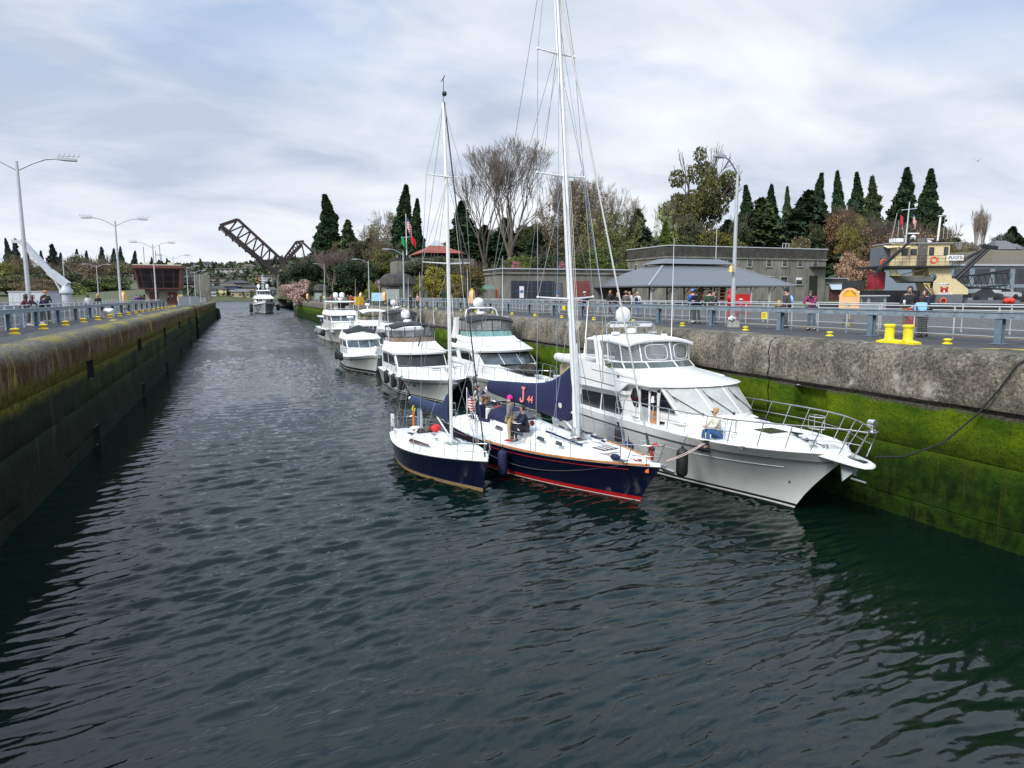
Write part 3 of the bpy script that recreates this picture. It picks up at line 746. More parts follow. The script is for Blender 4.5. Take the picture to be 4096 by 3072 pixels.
door = dr.build('side_door', mat('white_frame', (0.8, 0.8, 0.8), 0.3), YT, 0)
b = MB(); b.box(Yx(22.26), Yx(21.68), -1.635, -1.61, 2.4, 3.06); b.build('door_glass', dglass, door, 0)
b = MB(); b.box(Yx(22.26), Yx(21.68), -1.635, -1.61, 1.62, 2.4); b.build('door_panel', mat('grey_door_panel', (0.33, 0.37, 0.39), 0.3), door, 0)
b = MB(); b.box(Yx(21.60), Yx(21.12), -1.63, -1.61, 1.64, 2.35); b.build('wooden_counter', teak, door, 0)
b = MB(); b.box(Yx(21.60), Yx(21.12), -1.63, -1.61, 2.35, 3.06); b.build('doorway_dark', dglass, door, 0)
b = MB(); b.lathe([(0.13, 0), (0.12, 0.03), (0.07, 0.12), (0.06, 0.2), (0.02, 0.23)], (Yx(21.36), -1.68, 2.68), 12); b.tube([(Yx(21.36), -1.68, 2.68), (Yx(21.36), -1.68, 2.5)], 0.02); b.build('brass_bell', mat('bell_metal', (0.7, 0.68, 0.6), 0.25, 0.8), YT, 60)
mesh_c = mat('pale_windscreen_mesh', (0.40, 0.41, 0.385), 0.8, var=0.12, vs=2.0, bump=0.2, bs=120)
b = MB()
for a, c in ((3.05, 5.55), (5.65, 8.35), (8.45, 10.95)): pil.patch(b, 1.03, 1.93, a, c, 0.014)
b.each('windscreen_cover', mesh_c, YT, 30)
b = MB()
for u in (2.98, 5.6, 8.4, 11.02): pil.patch(b, 1.02, 1.96, u - 0.06, u + 0.06, 0.02)
b.each('windscreen_mullion', gel, YT, 30)
for u, d in ((4.6, -1.3), (7.4, -1.3), (10.2, -1.2)):
 b = MB(); p = pil.pt(1.02, u) + pil.nrm(1.2, u) * 0.05; q = pil.pt(1.62, u + d) + pil.nrm(1.5, u + d) * 0.05
 b.tube([p, q], 0.016, 5); d1 = (pil.pt(1.75, u + d * 1.1) - pil.pt(1.42, u + d * 0.95)) * 0.6
 b.tube([q - d1, q + d1], 0.011, 5); b.sph(tuple(p), 0.05, 8, 5)
 b.build('wiper', rubber, YT, 40)
tr = Shell([ring(0.8, 6.3, 1.62, 0.75, 0.9, 1.86, 2.04, q=2.0), ring(0.8, 6.0, 1.52, 0.62, 0.9, 2.38, 2.12, q=2.0)])
tr.body(None, nonskid, YT, 'foredeck_trunk', 50)
b = MB(); b.box(3.9, 4.75, -0.42, 0.42, 2.10, 2.25); hf = b.build('deck_hatch', gel, YT, 0)
b = MB(); b.box(3.97, 4.68, -0.35, 0.35, 2.25, 2.275); b.build('pane', mat('brown_hatch_glass', (0.05, 0.045, 0.03), 0.15), hf, 0)
vis = Shell([ring(-2.3, 0.95, 1.86, 1.90, 0.62, 3.16, 3.24, q=2.4), ring(-2.3, 1.25, 1.90, 1.95, 0.75, 3.24, 3.30, q=2.4), ring(-2.3, 1.15, 1.87, 1.90, 0.75, 3.33, 3.35, q=2.4), ring(-2.6, -0.9, 1.80, 1.70, 0.75, 3.52, 3.58, q=2.4), ring(-2.7, -1.3, 1.76, 1.62, 0.7, 3.60, 3.74, q=2.4)])
vis.body(None, gel, YT, 'flybridge_visor', 30)
b = MB()
pr = [(-7.2, 2.66), (-2.0, 2.80), (-1.3, 3.18), (-0.4, 3.25), (-0.4, 3.45), (-2.9, 3.62), (-3.3, 3.72), (-5.4, 3.78), (-7.2, 3.30)]
for sd in (-1, 1): b.plate([(x, sd * 1.80, z) for x, z in (pr if sd < 0 else pr[::-1])], (0, sd * 0.09, 0))
b.box(-7.2, -1.6, -1.80, 1.80, 2.72, 2.86)
b.box(-3.2, -1.5, -1.76, 1.76, 3.2, 3.50)
b.build('flybridge_side', gel, YT, 25)
b = MB()
for sd in (-1, 1):
 b.tube([(-6.2, sd * 1.90, 3.06), (-2.3, sd * 1.90, 2.98)], 0.016, 5); b.tube([(-4.2, sd * 1.90, 3.46), (-0.5, sd * 1.88, 3.42)], 0.012, 5)
b.each('side_trim', rub, YT, 40)
ws = Shell([ring(-3.0, -1.35, 1.72, 1.60, 0.62, 3.62, 3.70, q=2.2), ring(-3.1, -1.70, 1.70, 1.55, 0.60, 3.88, 3.94, q=2.2)])
b = MB()
for a, c in ((0.2, 2.85), (3.05, 4.9), (5.1, 8.0), (8.2, 10.9), (11.1, 13.9)): ws.patch(b, 0.08, 0.9, a, c, 0.008)
b.each('venturi_glass', mat('grey_tinted_glass', (0.10, 0.13, 0.12), 0.06, var=0.2, alpha=0.75), YT, 30)
b = MB(); b.tube(ws.line(1.0, 0.1, 13.9, 60), 0.028, 6); b.tube(ws.line(0.0, 0.1, 13.9, 60), 0.02, 6)
for u in (2.95, 5.0, 8.1, 11.0): b.tube([ws.pt(0, u), ws.pt(1, u)], 0.03, 6)
b.build('venturi_frame', gel, YT, 60)
bm_o, top = bimini(YT, -5.3, -1.95, 1.66, 1.66, 4.74, 0.16, whitev, 0.10, drop=0.10)
enc = Shell([ring(-5.2, -1.72, 1.68, 1.56, 0.58, 3.90, 3.92, q=2.2), ring(-5.25, -2.0, 1.64, 1.62, 0.42, 4.70, 4.66, q=2.6)])
b = MB()
for a, c in ((0.1, 0.9), (1.1, 1.9), (2.0, 2.9), (3.1, 4.6), (4.8, 7.9), (8.1, 10.9), (11.1, 12.9), (13.0, 13.9)): enc.patch(b, 0.03, 0.97, a, c, 0.004)
b.each('clear_curtain', vinyl, YT, 30)
b = MB()
for u in (0.05, 1.0, 1.95, 3.0, 4.7, 8.0, 11.0, 13.0, 13.95): b.tube([enc.pt(0, u), enc.pt(1, u)], 0.032, 6)
b.tube(enc.line(0, 0.05, 13.95, 60), 0.035, 6)
b.build('curtain_frame', whitev, YT, 60)
for a, c in ((4.95, 7.75), (8.25, 10.75)):
 b = MB(); P = []
 for i in range(25):
  th = 2 * math.pi * i / 24; ex = lambda v: math.copysign(abs(v) ** 0.5, v)
  P.append(enc.pt(0.5 + 0.40 * ex(math.sin(th)), (a + c) / 2 + (c - a) / 2 * 0.86 * ex(math.cos(th))) + enc.nrm(0.5, (a + c) / 2) * 0.012)
 b.tube(P, 0.016, 5); b.build('curtain_seam', whitev, YT, 60)
b = MB()
for sd in (-1, 1):
 b.hexa([(-3.95, sd * 1.70, 3.6), (-3.35, sd * 1.70, 3.6), (-3.35, sd * 1.80, 3.6), (-3.95, sd * 1.80, 3.6), (-4.45, sd * 1.62, 4.86), (-4.15, sd * 1.62, 4.86), (-4.15, sd * 1.72, 4.86), (-4.45, sd * 1.72, 4.86)] if sd > 0 else [(-3.95, -1.80, 3.6), (-3.35, -1.80, 3.6), (-3.35, -1.70, 3.6), (-3.95, -1.70, 3.6), (-4.45, -1.72, 4.86), (-4.15, -1.72, 4.86), (-4.15, -1.62, 4.86), (-4.45, -1.62, 4.86)])
b.each('radar_arch', gel, YT, 0)
b = MB()
for x, y in ((-3.9, -0.5), (-3.9, 0.55)): b.box(x - 0.3, x + 0.3, y - 0.27, y + 0.27, 3.6, 4.0); b.box(x - 0.35, x - 0.22, y - 0.27, y + 0.27, 3.9, 4.45)
b.box(-2.9, -2.4, -0.9, 0.1, 3.6, 4.05)
b.each('helm_seat', mat('pale_blue_seat', (0.45, 0.52, 0.58), 0.6), YT, 30)
b = MB()
for x in (-4.6, -4.0):
 b.tube([(x, -1.0, 4.9), (x, -0.98, 5.28), (x, -0.80, 5.40), (x, 0.80, 5.40), (x, 0.98, 5.28), (x, 1.0, 4.9)], 0.025, 6)
for y in (-0.8, 0.8): b.tube([(-4.6, y, 5.4), (-4.0, y, 5.4)], 0.02, 6)
b.build('equipment_frame', steel, YT, 60)
b = MB(); b.cbox((-4.25, 0.0, 5.26), (0.16, 1.95, 0.13)); ar = b.build('radar_array', radome, YT, 30)
text_part('GARMIN', 0.16, letter, ar, (-4.16, 0.05, 5.26), (R(90), 0, R(90)), 'lettering', 0.003)
pancake(YT, (-4.2, -0.02, 4.92), 0.22)
satdome(YT, (-4.35, -0.35, 5.42), 0.31, 0.62)
b = MB(); b.lathe([(0.17, 0), (0.19, 0.04), (0.14, 0.09), (0.01, 0.1)], (-4.0, -0.9, 4.92), 14); b.build('gps_puck', radome, YT, 50)
b = MB(); b.tube([(-3.6, 0.45, 5.0), (-3.1, 0.55, 5.0)], [0.02, 0.035], 8); b.lathe([(0.03, 0), (0.03, 0.1)], (-3.55, 0.45, 4.9), 8); b.build('horn', steel, YT, 50)
whip(YT, (-2.6, 0.9, 3.7), (-2.65, 0.95, 8.8), 0.022)
whip(YT, (-3.2, -1.9, 3.0), (-3.45, -1.85, 6.0), 0.03, mat('brown_pole', (0.30, 0.27, 0.22), 0.4))
whip(YT, (-5.2, -1.75, 3.9), (-5.9, -1.2, 6.3), 0.03)
b = MB(); b.cbox((0.75, 0.25, 3.14), (0.22, 0.32, 0.14)); fl = b.build('flood_light', gel2, YT, 20)
b = MB(); b.cbox((0.87, 0.25, 3.14), (0.02, 0.2, 0.09)); b.build('lens', mat('lamp_lens', (0.6, 0.5, 0.25), 0.2), fl, 0)
b = MB(); b.sph((-2.0, -1.88, 3.40), 0.06, 10, 6); b.build('side_light', rubber, YT, 60)
b = MB(); b.loft([ring(-8.1, -6.4, 1.85, 1.85, 0.3, 2.66), ring(-8.1, -6.4, 1.9, 1.9, 0.3, 2.80)]); b.build('aft_hardtop', gel, YT, 30)
b = MB(); b.box(-8.0, -7.8, -1.85, -1.65, 1.8, 2.66); b.box(-8.0, -7.8, 1.65, 1.85, 1.8, 2.66); b.hexa([(-7.2, -1.85, 1.75), (-6.5, -1.85, 1.75), (-6.5, -1.75, 1.75), (-7.2, -1.75, 1.75), (-7.6, -1.85, 2.7), (-6.5, -1.85, 2.7), (-6.5, -1.75, 2.7), (-7.6, -1.75, 2.7)]); b.each('aft_wing', gel, YT, 0)
feet, tops = [], []
sec = [(-1.9, 0.02, 0), (-1.45, 0.55, 0), (-0.2, 0.12, 0), (1.0, 0.16, 0)]
def rail_pts(sd, ts):
 F, T = [], []
 for t, lean in ts:
  f = H.edge(t, sd, 0.10, 0.02); g = H.edge(t, sd, 0.02, 0.78 + 0.04 * t)
  F.append(f); T.append((g[0] + lean, g[1], g[2]))
 return F, T
for sd in (-1, 1):
 tl = [(0.405, 0.22), (0.44, 0.3), (0.50, 0.22), (0.57, 0.24), (0.63, 0.26), (0.69, 0.27), (0.75, 0.28), (0.81, 0.30), (0.87, 0.33), (0.915, 0.36), (0.95, 0.45)]
 F, T = rail_pts(sd, tl)
 F += [(7.35, sd * 0.34, 2.16), (7.75, sd * 0.24, 2.16)]; T += [(7.75, sd * 0.36, 2.92), (8.12, sd * 0.16, 2.90)]
 b = MB()
 for f, p in zip(F[1:], T[1:]): b.tube([f, p], 0.017, 6)
 b.tube([F[0]] + [tuple(Vector(F[0]).lerp(Vector(T[0]), 0.8))] + T[1:], 0.02, 6)
 b.tube([tuple(Vector(f).lerp(Vector(p), 0.5)) for f, p in zip(F, T)], 0.011, 5)
 b.build('bow_rail', steel, YT, 60)
b = MB(); b.tube([(8.12, -0.16, 2.90), (8.22, 0, 2.9), (8.12, 0.16, 2.90)], 0.02, 6); b.cbox((8.06, 0, 2.91), (0.22, 0.36, 0.03)); b.build('pulpit_cap', steel, YT, 60)
b = MB(); b.lathe([(0.05, 0), (0.03, 0.12), (0.03, 0.16)], (8.08, 0, 2.92), 10)
M0 = Matrix.Translation((8.08, 0, 3.15)) @ Matrix.Rotation(R(90), 4, 'Y'); b.M = M0
b.lathe([(0.06, -0.12), (0.09, -0.1), (0.10, 0.0), (0.10, 0.1), (0.01, 0.11)], (0, 0, 0), 14); b.M = None
b.build('spot_light', steel, YT, 50)
b = MB(); n0 = [(6.3, 0.62), (6.9, 0.52), (7.4, 0.42), (7.85, 0.32), (8.1, 0.20), (8.17, 0.0)]
ol = [(x, y) for x, y in n0] + [(x, -y) for x, y in n0[-2::-1]]
def zz(x): return lerp(2.12, 1.96, max(0, (x - 6.3) / 1.87))
b.loft([[(x, y * 0.9, zz(x) - 0.12 * (1 - (x - 6.3) / 3)) for x, y in ol], [(x, y, zz(x) - 0.05) for x, y in ol], [(x, y, zz(x) + 0.02) for x, y in ol], [(x - 0.02, y * 0.94, zz(x) + 0.045) for x, y in ol]])
b.build('bow_plank', gel, YT, 40)
b = MB(); b.box(7.05, 7.95, -0.07, 0.07, 2.02, 2.07); b.build('anchor_slot', rubber, YT, 0)
galv = mat('galvanised_steel', (0.34, 0.36, 0.36), 0.45, 0.6, var=0.15)
b = MB(); b.bar((7.1, 0, 2.12), (7.75, 0, 2.02), 0.05, 0.09); b.bar((7.72, 0, 2.0), (7.60, 0, 1.62), 0.05, 0.10)
b.plate([(7.62, 0, 1.72), (7.12, 0.02, 1.86), (7.45, 0.28, 1.42)], (0.03, 0.0, 0.03)); b.plate([(7.62, 0, 1.72), (7.45, -0.28, 1.42), (7.12, -0.02, 1.86)], (0.03, 0.0, 0.03)); b.tube([(7.5, 0, 1.50), (7.95, 0.05, 1.48)], 0.03, 6)
b.build('anchor', galv, YT, 30)
b = MB(); b.lathe([(0.12, 0), (0.12, 0.08), (0.08, 0.1), (0.11, 0.16), (0.11, 0.22), (0.01, 0.24)], (6.35, -0.28, 2.13), 14); b.lathe([(0.09, 0), (0.07, 0.12), (0.01, 0.14)], (6.5, 0.05, 2.13), 12); b.build('windlass', steel, YT, 50)
for x, y in ((5.0, -1.72), (5.2, 1.70), (-0.6, -2.02), (-5.5, -2.0)):
 b = MB(); b.tube([(x - 0.16, y, 2.05), (x + 0.16, y, 2.05)], 0.018, 6); b.tube([(x - 0.05, y, 1.95), (x - 0.05, y, 2.05)], 0.016, 5); b.tube([(x + 0.05, y, 1.95), (x + 0.05, y, 2.05)], 0.016, 5)
 b.build('mooring_cleat', steel, YT, 60)
for cx, cy, zt in ((4.05, -1.42, 2.62), (4.6, 1.62, 2.66)):
 b = MB()
 for z, r in ((zt, 0.30), (zt - 0.38, 0.30)): b.tube([(cx + r * math.cos(2 * math.pi * k / 16), cy + r * 0.75 * math.sin(2 * math.pi * k / 16), z) for k in range(17)], 0.014, 5)
 for k in range(5): a = 2 * math.pi * k / 5; b.tube([(cx + 0.30 * math.cos(a), cy + 0.22 * math.sin(a), zt), (cx + 0.30 * math.cos(a), cy + 0.22 * math.sin(a), zt - 0.38)], 0.012, 5)
 b.tube([(cx - 0.2, cy, zt - 0.38), (cx - 0.18, cy, zt - 0.62), (cx + 0.18, cy, zt - 0.62), (cx + 0.2, cy, zt - 0.38)], 0.013, 5)
 b.build('fender_basket', steel, YT, 60)
for sd in (-1, 1):
 b = MB(); P = []
 for k in range(17):
  a = 2 * math.pi * k / 16; t = 0.757 + 0.022 * math.cos(a); z = H.sheer(t) - 0.42 + 0.055 * math.sin(a); x, y, z = H.pt(t, z, sd); P.append((x, y + sd * 0.01, z))
 b.tube(P, 0.014, 5); b.add(P[:16] , [tuple(range(16)) if sd < 0 else tuple(range(15, -1, -1))])
 b.build('hawse_hole', rub, YT, 30)
b = MB()
for k in range(8): x, y, z = H.pt(0.60 + 0.008 * k, 0.36, -1); b.tube([(x + 0.04 * math.cos(2 * math.pi * j / 10), y - 0.012, z + 0.04 * math.sin(2 * math.pi * j / 10)) for j in range(11)], 0.009, 4)
b.each('hull_vent', gel, YT, 50)
b = MB(); x, y, z = H.pt(0.955, 0.95, -1); b.sph((x, y - 0.005, z), 0.035, 8, 5); x, y, z = H.pt(0.435, 1.66, -1); b.cbox((x, y - 0.01, z), (0.13, 0.03, 0.10)); b.each('hull_fitting', rub, YT, 40)
def squiggle(c, pts, r, name, m, par): b = MB(); b.tube([(c[0] + x, c[1] + y, c[2] + z) for x, y, z in pts], r, 5); return b.build(name, m, par, 60)
rn = random.Random(3)
for c, n, s in (((5.0, 0.35, 2.24), 18, 0.16), ((5.7, 0.18, 2.2), 16, 0.14), ((3.2, 0.75, 2.36), 14, 0.22)):
 P = [(c[0] + s * rn.uniform(-1.6, 1.6), c[1] + s * rn.uniform(-0.8, 0.8), c[2] + rn.uniform(0, 0.05)) for _ in range(n)]
 b = MB(); b.tube(P, 0.02, 5); b.build('mooring_line', rope_b, YT, 60)
b = MB(); b.tube([(5.0, 0.35, 2.24), (5.3, 0.2, 2.22), (5.7, 0.2, 2.2), (6.1, 0.1, 2.2), (6.5, 0.05, 2.2)], 0.018, 5); b.build('mooring_line', rope_b, YT, 60)
TD = thing('dinghy', 'white inflatable dinghy lying across the boat deck of the large white yacht', 'dinghy', (14.55, 28.1, 3.35), R(0))
b = MB()
P = [(1.3, 0.42, 0.30), (0.2, 0.5, 0.3), (-0.9, 0.42, 0.34), (-1.35, 0.12, 0.44), (-1.40, 0, 0.46), (-1.35, -0.12, 0.44), (-0.9, -0.42, 0.34), (0.2, -0.5, 0.3), (1.3, -0.42, 0.30)]
b.tube(P, [0.12, 0.21, 0.21, 0.19, 0.18, 0.19, 0.21, 0.21, 0.12], 12); b.build('tube', mat('white_hypalon', (0.68, 0.68, 0.67), 0.5), TD, 60)
b = MB(); b.loft([[(1.2, -0.4, 0.2), (1.2, 0, 0.05), (1.2, 0.4, 0.2)], [(-0.7, -0.4, 0.22), (-0.7, 0, 0.0), (-0.7, 0.4, 0.22)], [(-1.3, -0.05, 0.4), (-1.3, 0, 0.3), (-1.3, 0.05, 0.4)]], False, False); b.build('floor', gel, TD, 40)
b = MB(); b.box(-1.0, -0.7, -0.6, 0.6, -0.55, 0.04); b.box(0.6, 0.9, -0.6, 0.6, -0.55, 0.04); b.build('cradle', mat('tan_cradle', (0.50, 0.40, 0.24), 0.6), TD, 0)
fender((13.16, 22.65, 1.0), 0.15, 0.62, mat('charcoal_cover', (0.03, 0.032, 0.036), 0.7), 'charcoal covered fender below the side door of the large yacht', 'fenders hung from the boats', 0.35, tilt=(0.12, -0.1))
# the two sailing yachts
navyh = mat('navy_topsides', (0.004, 0.006, 0.022), 0.22, var=0.15, vs=0.7, coat=0.12, spec=0.3)
redstripe = mat('red_boot_stripe', (0.36, 0.01, 0.012), 0.3)
gold = mat('gold_boot_stripe', (0.30, 0.20, 0.09), 0.4)
deckw = mat('white_sailboat_deck', (0.79, 0.79, 0.775), 0.5, var=0.03, vs=2.5, dirt=0.06)
stay = mat('dark_furled_stay', (0.02, 0.022, 0.026), 0.6)
def spar(par, pts, rx, ry, m, name, n=12, rz=0.0):
 b = MB(); rg = []
 for i, p in enumerate(pts):
  k = 1 - 0.25 * i / (len(pts) - 1)
  rg.append([(p[0] + rx * k * math.cos(2 * math.pi * j / n), p[1] + ry * k * math.sin(2 * math.pi * j / n), p[2]) for j in range(n)])
 b.loft(rg); return b.build(name, m, par, 50)
def cover(par, secs, m, name):
 """sail cover: list of (x, y, z low, z high, half width)"""
 b = MB(); rg = []; n = 20
 rr = random.Random(5)
 for i, (x, y, lo, hi, w) in enumerate(secs):
  c, h = (lo + hi) / 2, (hi - lo) / 2; r = []
  for k in range(n):
   a = 2 * math.pi * k / n; s_, c_ = math.sin(a), math.cos(a)
   wob = 1 + 0.05 * math.sin(i * 1.9 + k * 1.3) + 0.04 * rr.uniform(-1, 1)
   r.append((x, y + w * wob * math.copysign(abs(c_) ** 0.7, c_) * (1 - 0.35 * max(0, s_)), c + h * s_))
  rg.append(r)
 b.loft(rg); return b.build(name, m, par, 60)
def lifelines(t, hull, tt, h, par, sag=(), inset=0.06):
 """each stanchion a part, the two wires a part for each side"""
 for sd in (1, -1):
  F = [Vector(hull.edge(q, sd, inset, 0.0)) for q in tt]; T = [f + Vector((0, 0, h)) for f in F]
  for f, p in zip(F, T):
   b = MB(); b.tube([f, p], 0.014, 6); b.build('stanchion', steel, par, 60)
  for k in (1.0, 0.5):
   b = MB(); P = []
   for i in range(len(F) - 1):
    a, c = F[i].lerp(T[i], k), F[i + 1].lerp(T[i + 1], k)
    for j in range(6): u = j / 6; P.append(a.lerp(c, u) - Vector((0, 0, 0.02 * math.sin(u * math.pi))))
   P.append(F[-1].lerp(T[-1], k)); b.tube(P, 0.006, 4); b.build('lifeline', wire, par, 60)
def rig(par, a, b, r, m=None, name='stay', n=5):
 q = MB(); q.tube([a, b], r, n); return q.build(name, m or wire, par, 60)
# the larger one
SA = R(11.9)
SB = thing('sailboat', 'navy sailboat with red waterline stripe, tall white mast and big navy sail cover, people aboard', 'sailboat', (10.5, 23.4, 0), R(-90) + SA)
H2 = Hull(-6.05, 5.95, 5.05, 1.93, (1.16, 1.12, 1.34), tm=0.42, p_s=2.15, p_w=1.75, wl=0.86, fb=0.72, stern=0.66, tsx=0.5, zk=-0.5)
H2.build([mat('red_bottom_paint', (0.16, 0.012, 0.01), 0.5), mat('white_stripe', (0.55, 0.55, 0.55), 0.3), redstripe, navyh, deckw], [(-0.5, 0), (0.03, 0), (0.05, 1), (0.075, 2), (0.20, 3), (('f', 0.25), 3), (('f', 0.5), 3), (('f', 0.75), 3), (('f', 0.93), 3), (('f', 0.985), 4), (('f', 1.0), 4)], SB)
H2.deck(deckw, SB, 0.10, 0.015, 0.0)
H2.strip(0.10, 0.93, -0.17, 0.009, redstripe, SB, 'cove_stripe', out=0.002)
b = MB()
for sd in (1, -1): b.tube([H2.edge(lerp(0.40, 0.975, i / 30), sd, 0.03, 0.025) for i in range(31)], 0.04, 6)
b.each('teak_toe_rail', teak, SB, 60)
cr = Shell([ring(-2.6, 3.9, 1.15, 0.62, 1.0, 1.12, 1.26, q=1.9), ring(-2.5, 3.75, 1.12, 0.58, 1.0, 1.36, 1.33, q=1.9), ring(-2.4, 3.2, 0.98, 0.42, 0.9, 1.62, 1.40, q=1.9), ring(-2.3, 2.8, 0.65, 0.2, 0.8, 1.68, 1.44, q=1.9)])
cr.body(None, deckw, SB, 'coachroof', 50)
for sd in (-1, 1):
 for x0, x1 in ((-1.9, -1.45), (-0.55, -0.15), (0.7, 1.12), (1.75, 2.1)):
  b = MB(); y = lambda x: lerp(1.10, 0.80, (x + 2.5) / 5.7)
  P = [(x0, sd * (y(x0) + 0.005), 1.40), (x1, sd * (y(x1) + 0.005), 1.38), (x1 - 0.04, sd * (y(x1) - 0.045), 1.50), (x0 + 0.04, sd * (y(x0) - 0.045), 1.53)]
  b.plate(P if sd < 0 else P[::-1], (0, sd * 0.03, 0.012)); b.build('cabin_window', bglass, SB, 0)
def hatch(par, cx, cy, dx, dy, z, m, sl=0.0, bars=0):
 b = MB(); b.cbox((cx, cy, z + 0.03), (dx, dy, 0.07)); h = b.build('deck_hatch', gel, par, 0)
 b = MB(); b.cbox((cx, cy, z + 0.073), (dx - 0.09, dy - 0.09, 0.02)); b.build('pane', m, h, 0)
 for k in range(bars): b = MB(); b.cbox((cx, cy + dy * (-0.25 + 0.5 * k / max(1, bars - 1)), z + 0.088), (dx * 0.7, 0.045, 0.015)); b.build('slat', gel, h, 0)
smoke_p = mat('smoked_hatch', (0.06, 0.035, 0.04), 0.12)
hatch(SB, 3.35, 0.0, 0.72, 0.72, 1.38, smoke_p, bars=3)
hatch(SB, 2.2, -0.25, 0.5, 0.6, 1.50, smoke_p)
hatch(SB, 1.75, 0.62, 0.36, 0.36, 1.55, bglass)
hatch(SB, 2.4, 0.55, 0.36, 0.36, 1.48, bglass)
for sd in (-1, 1):
 b = MB(); b.bar((0.9, sd * 0.66, 1.70), (2.75, sd * 0.50, 1.50), 0.06, 0.05); b.build('handrail_cover', navyv, SB, 0)
b = MB(); b.bar((-2.3, -0.80, 1.67), (-0.2, -0.80, 1.66), 0.09, 0.06); b.build('handrail_cover', navyv, SB, 0)
cock = mat('shadow_blue_cockpit', (0.010, 0.016, 0.05), 0.8, var=0.2)
b = MB(); b.loft([[(-5.3, -0.65, 1.22), (-2.7, -0.75, 1.26), (-2.7, 0.75, 1.26), (-5.3, 0.65, 1.22)], [(-5.2, -0.6, 1.0), (-2.8, -0.7, 1.0), (-2.8, 0.7, 1.0), (-5.2, 0.6, 1.0)]], True); b.build('cockpit_sole', mat('grey_sole', (0.30, 0.30, 0.29), 0.7), SB, 0)
for sd in (1, -1):
 b = MB(); b.loft([[(-5.3, sd * 0.72, 1.1), (-2.5, sd * 0.82, 1.1), (-2.5, sd * 1.12, 1.1), (-5.3, sd * 0.98, 1.1)], [(-5.3, sd * 0.74, 1.40), (-2.5, sd * 0.86, 1.52), (-2.5, sd * 1.02, 1.5), (-5.3, sd * 0.90, 1.38)]][:: 1]); b.build('coaming', deckw, SB, 30)
 b = MB(); b.loft([ring(-4.2, -2.7, 0.1, 0.1, 0.05, 1.50), ring(-4.2, -2.7, 0.08, 0.08, 0.05, 1.58)]); o = b.build('cushion', navyv, SB, 40); o.location = (0, sd * 0.86, 0)
bows = []
b = MB(); rg = []
for i in range(6):
 u = i / 5; x = lerp(-2.9, -1.5, u); hh = lerp(2.08, 1.68, u ** 2.2); rg.append([(x, 0.85 * math.cos(a) * lerp(1, 0.95, u), 1.5 + (hh - 1.5) * max(0, math.sin(a)) ** 0.6) for a in [math.pi * k / 12 for k in range(13)]])
b.loft(rg, False, False); dg = b.build('spray_hood', navyv, SB, 50); md = dg.modifiers.new('thickness', 'SOLIDIFY'); md.thickness = 0.02
for sd in (-1, 1): pass
b = MB(); b.add([(-1.62, -0.7, 1.72), (-1.62, 0.7, 1.72), (-1.92, 0.62, 2.0), (-1.92, -0.62, 2.0)], [(0, 1, 2, 3)]); b.v = [(x + 0.09, y, z) for x, y, z in b.v]; b.build('hood_window', vinyl, SB, 0)
b = MB(); b.tube([(-4.4 , 0.62 * math.cos(2 * math.pi * k / 28), 1.72 + 0.62 * math.sin(2 * math.pi * k / 28)) for k in range(29)], 0.018, 6)
for k in range(5): a = 2 * math.pi * k / 5; b.tube([(-4.4, 0, 1.72), (-4.4, 0.62 * math.cos(a), 1.72 + 0.62 * math.sin(a))], 0.009, 5)
b.build('steering_wheel', steel, SB, 60)
b = MB(); b.lathe([(0.13, 0), (0.10, 0.5), (0.14, 0.7), (0.01, 0.75)], (-4.25, 0, 1.05), 10); b.build('pedestal', gel, SB, 40)
b = MB(); b.box(-4.95, -4.55, -0.35, 0.35, 1.3, 1.62); b.build('seat_cushion', navyv, SB, 20)
b = MB(); b.box(-3.75, -3.5, -0.95, -0.55, 1.35, 2.05); b.tube([(-3.6, -1.0, 1.3), (-3.6, -1.0, 2.05), (-3.6, 0.3, 2.12), (-3.6, 0.95, 2.05), (-3.6, 0.95, 1.3)], 0.03, 6); b.build('navigation_pod', navyv, SB, 30)
b = MB(); b.sph((-4.7, 0.9, 1.6), (0.42, 0.20, 0.14), 12, 8); b.build('red_bag', mat('red_canvas', (0.6, 0.012, 0.015), 0.6), SB, 60)
for x, y, z in ((-2.4, -0.95, 1.50), (-3.4, -0.98, 1.46), (-2.2, 0.95, 1.5), (-0.2, -0.62, 1.66), (-0.2, 0.62, 1.66)):
 b = MB(); b.lathe([(0.085, 0), (0.09, 0.05), (0.06, 0.08), (0.055, 0.14), (0.08, 0.17), (0.01, 0.18)], (x, y, z), 12); b.build('winch', steel, SB, 50)
for x, y, z in ((0.0, -0.75, 1.68), (0.95, 0.62, 1.64), (-0.3, 0.80, 1.64)):
 b = MB(); b.lathe([(0.06, 0), (0.06, 0.16), (0.01, 0.18)], (x, y, z), 10); b.M = Matrix.Translation((x, y, z + 0.18)) @ Matrix.Rotation(R(80), 4, 'Y'); b.lathe([(0.05, -0.06), (0.10, 0.0), (0.125, 0.14), (0.115, 0.145)], (0, 0, 0), 14); b.M = None
 v = b.build('cowl_vent', gel, SB, 50)
 b = MB(); b.M = Matrix.Translation((x, y, z + 0.18)) @ Matrix.Rotation(R(80), 4, 'Y'); b.lathe([(0.105, 0.130), (0.105, 0.149), (0.01, 0.149)], (0, 0, 0), 14); b.build('mouth', mat('dark_red', (0.16, 0.012, 0.01), 0.5), v, 40)
for x, y in ((0.55, -0.55), (0.5, 0.72), (-2.85, -1.55), (-2.6, -1.6)):
 b = MB(); b.tube([(x - 0.2, y, 1.2 if y < -1 else 1.62), (x - 0.18, y, 1.85), (x, y, 1.98), (x + 0.18, y, 1.85), (x + 0.2, y, 1.2 if y < -1 else 1.60)], 0.017, 6); b.build('hoop_rail', steel, SB, 60)
rn = random.Random(9)
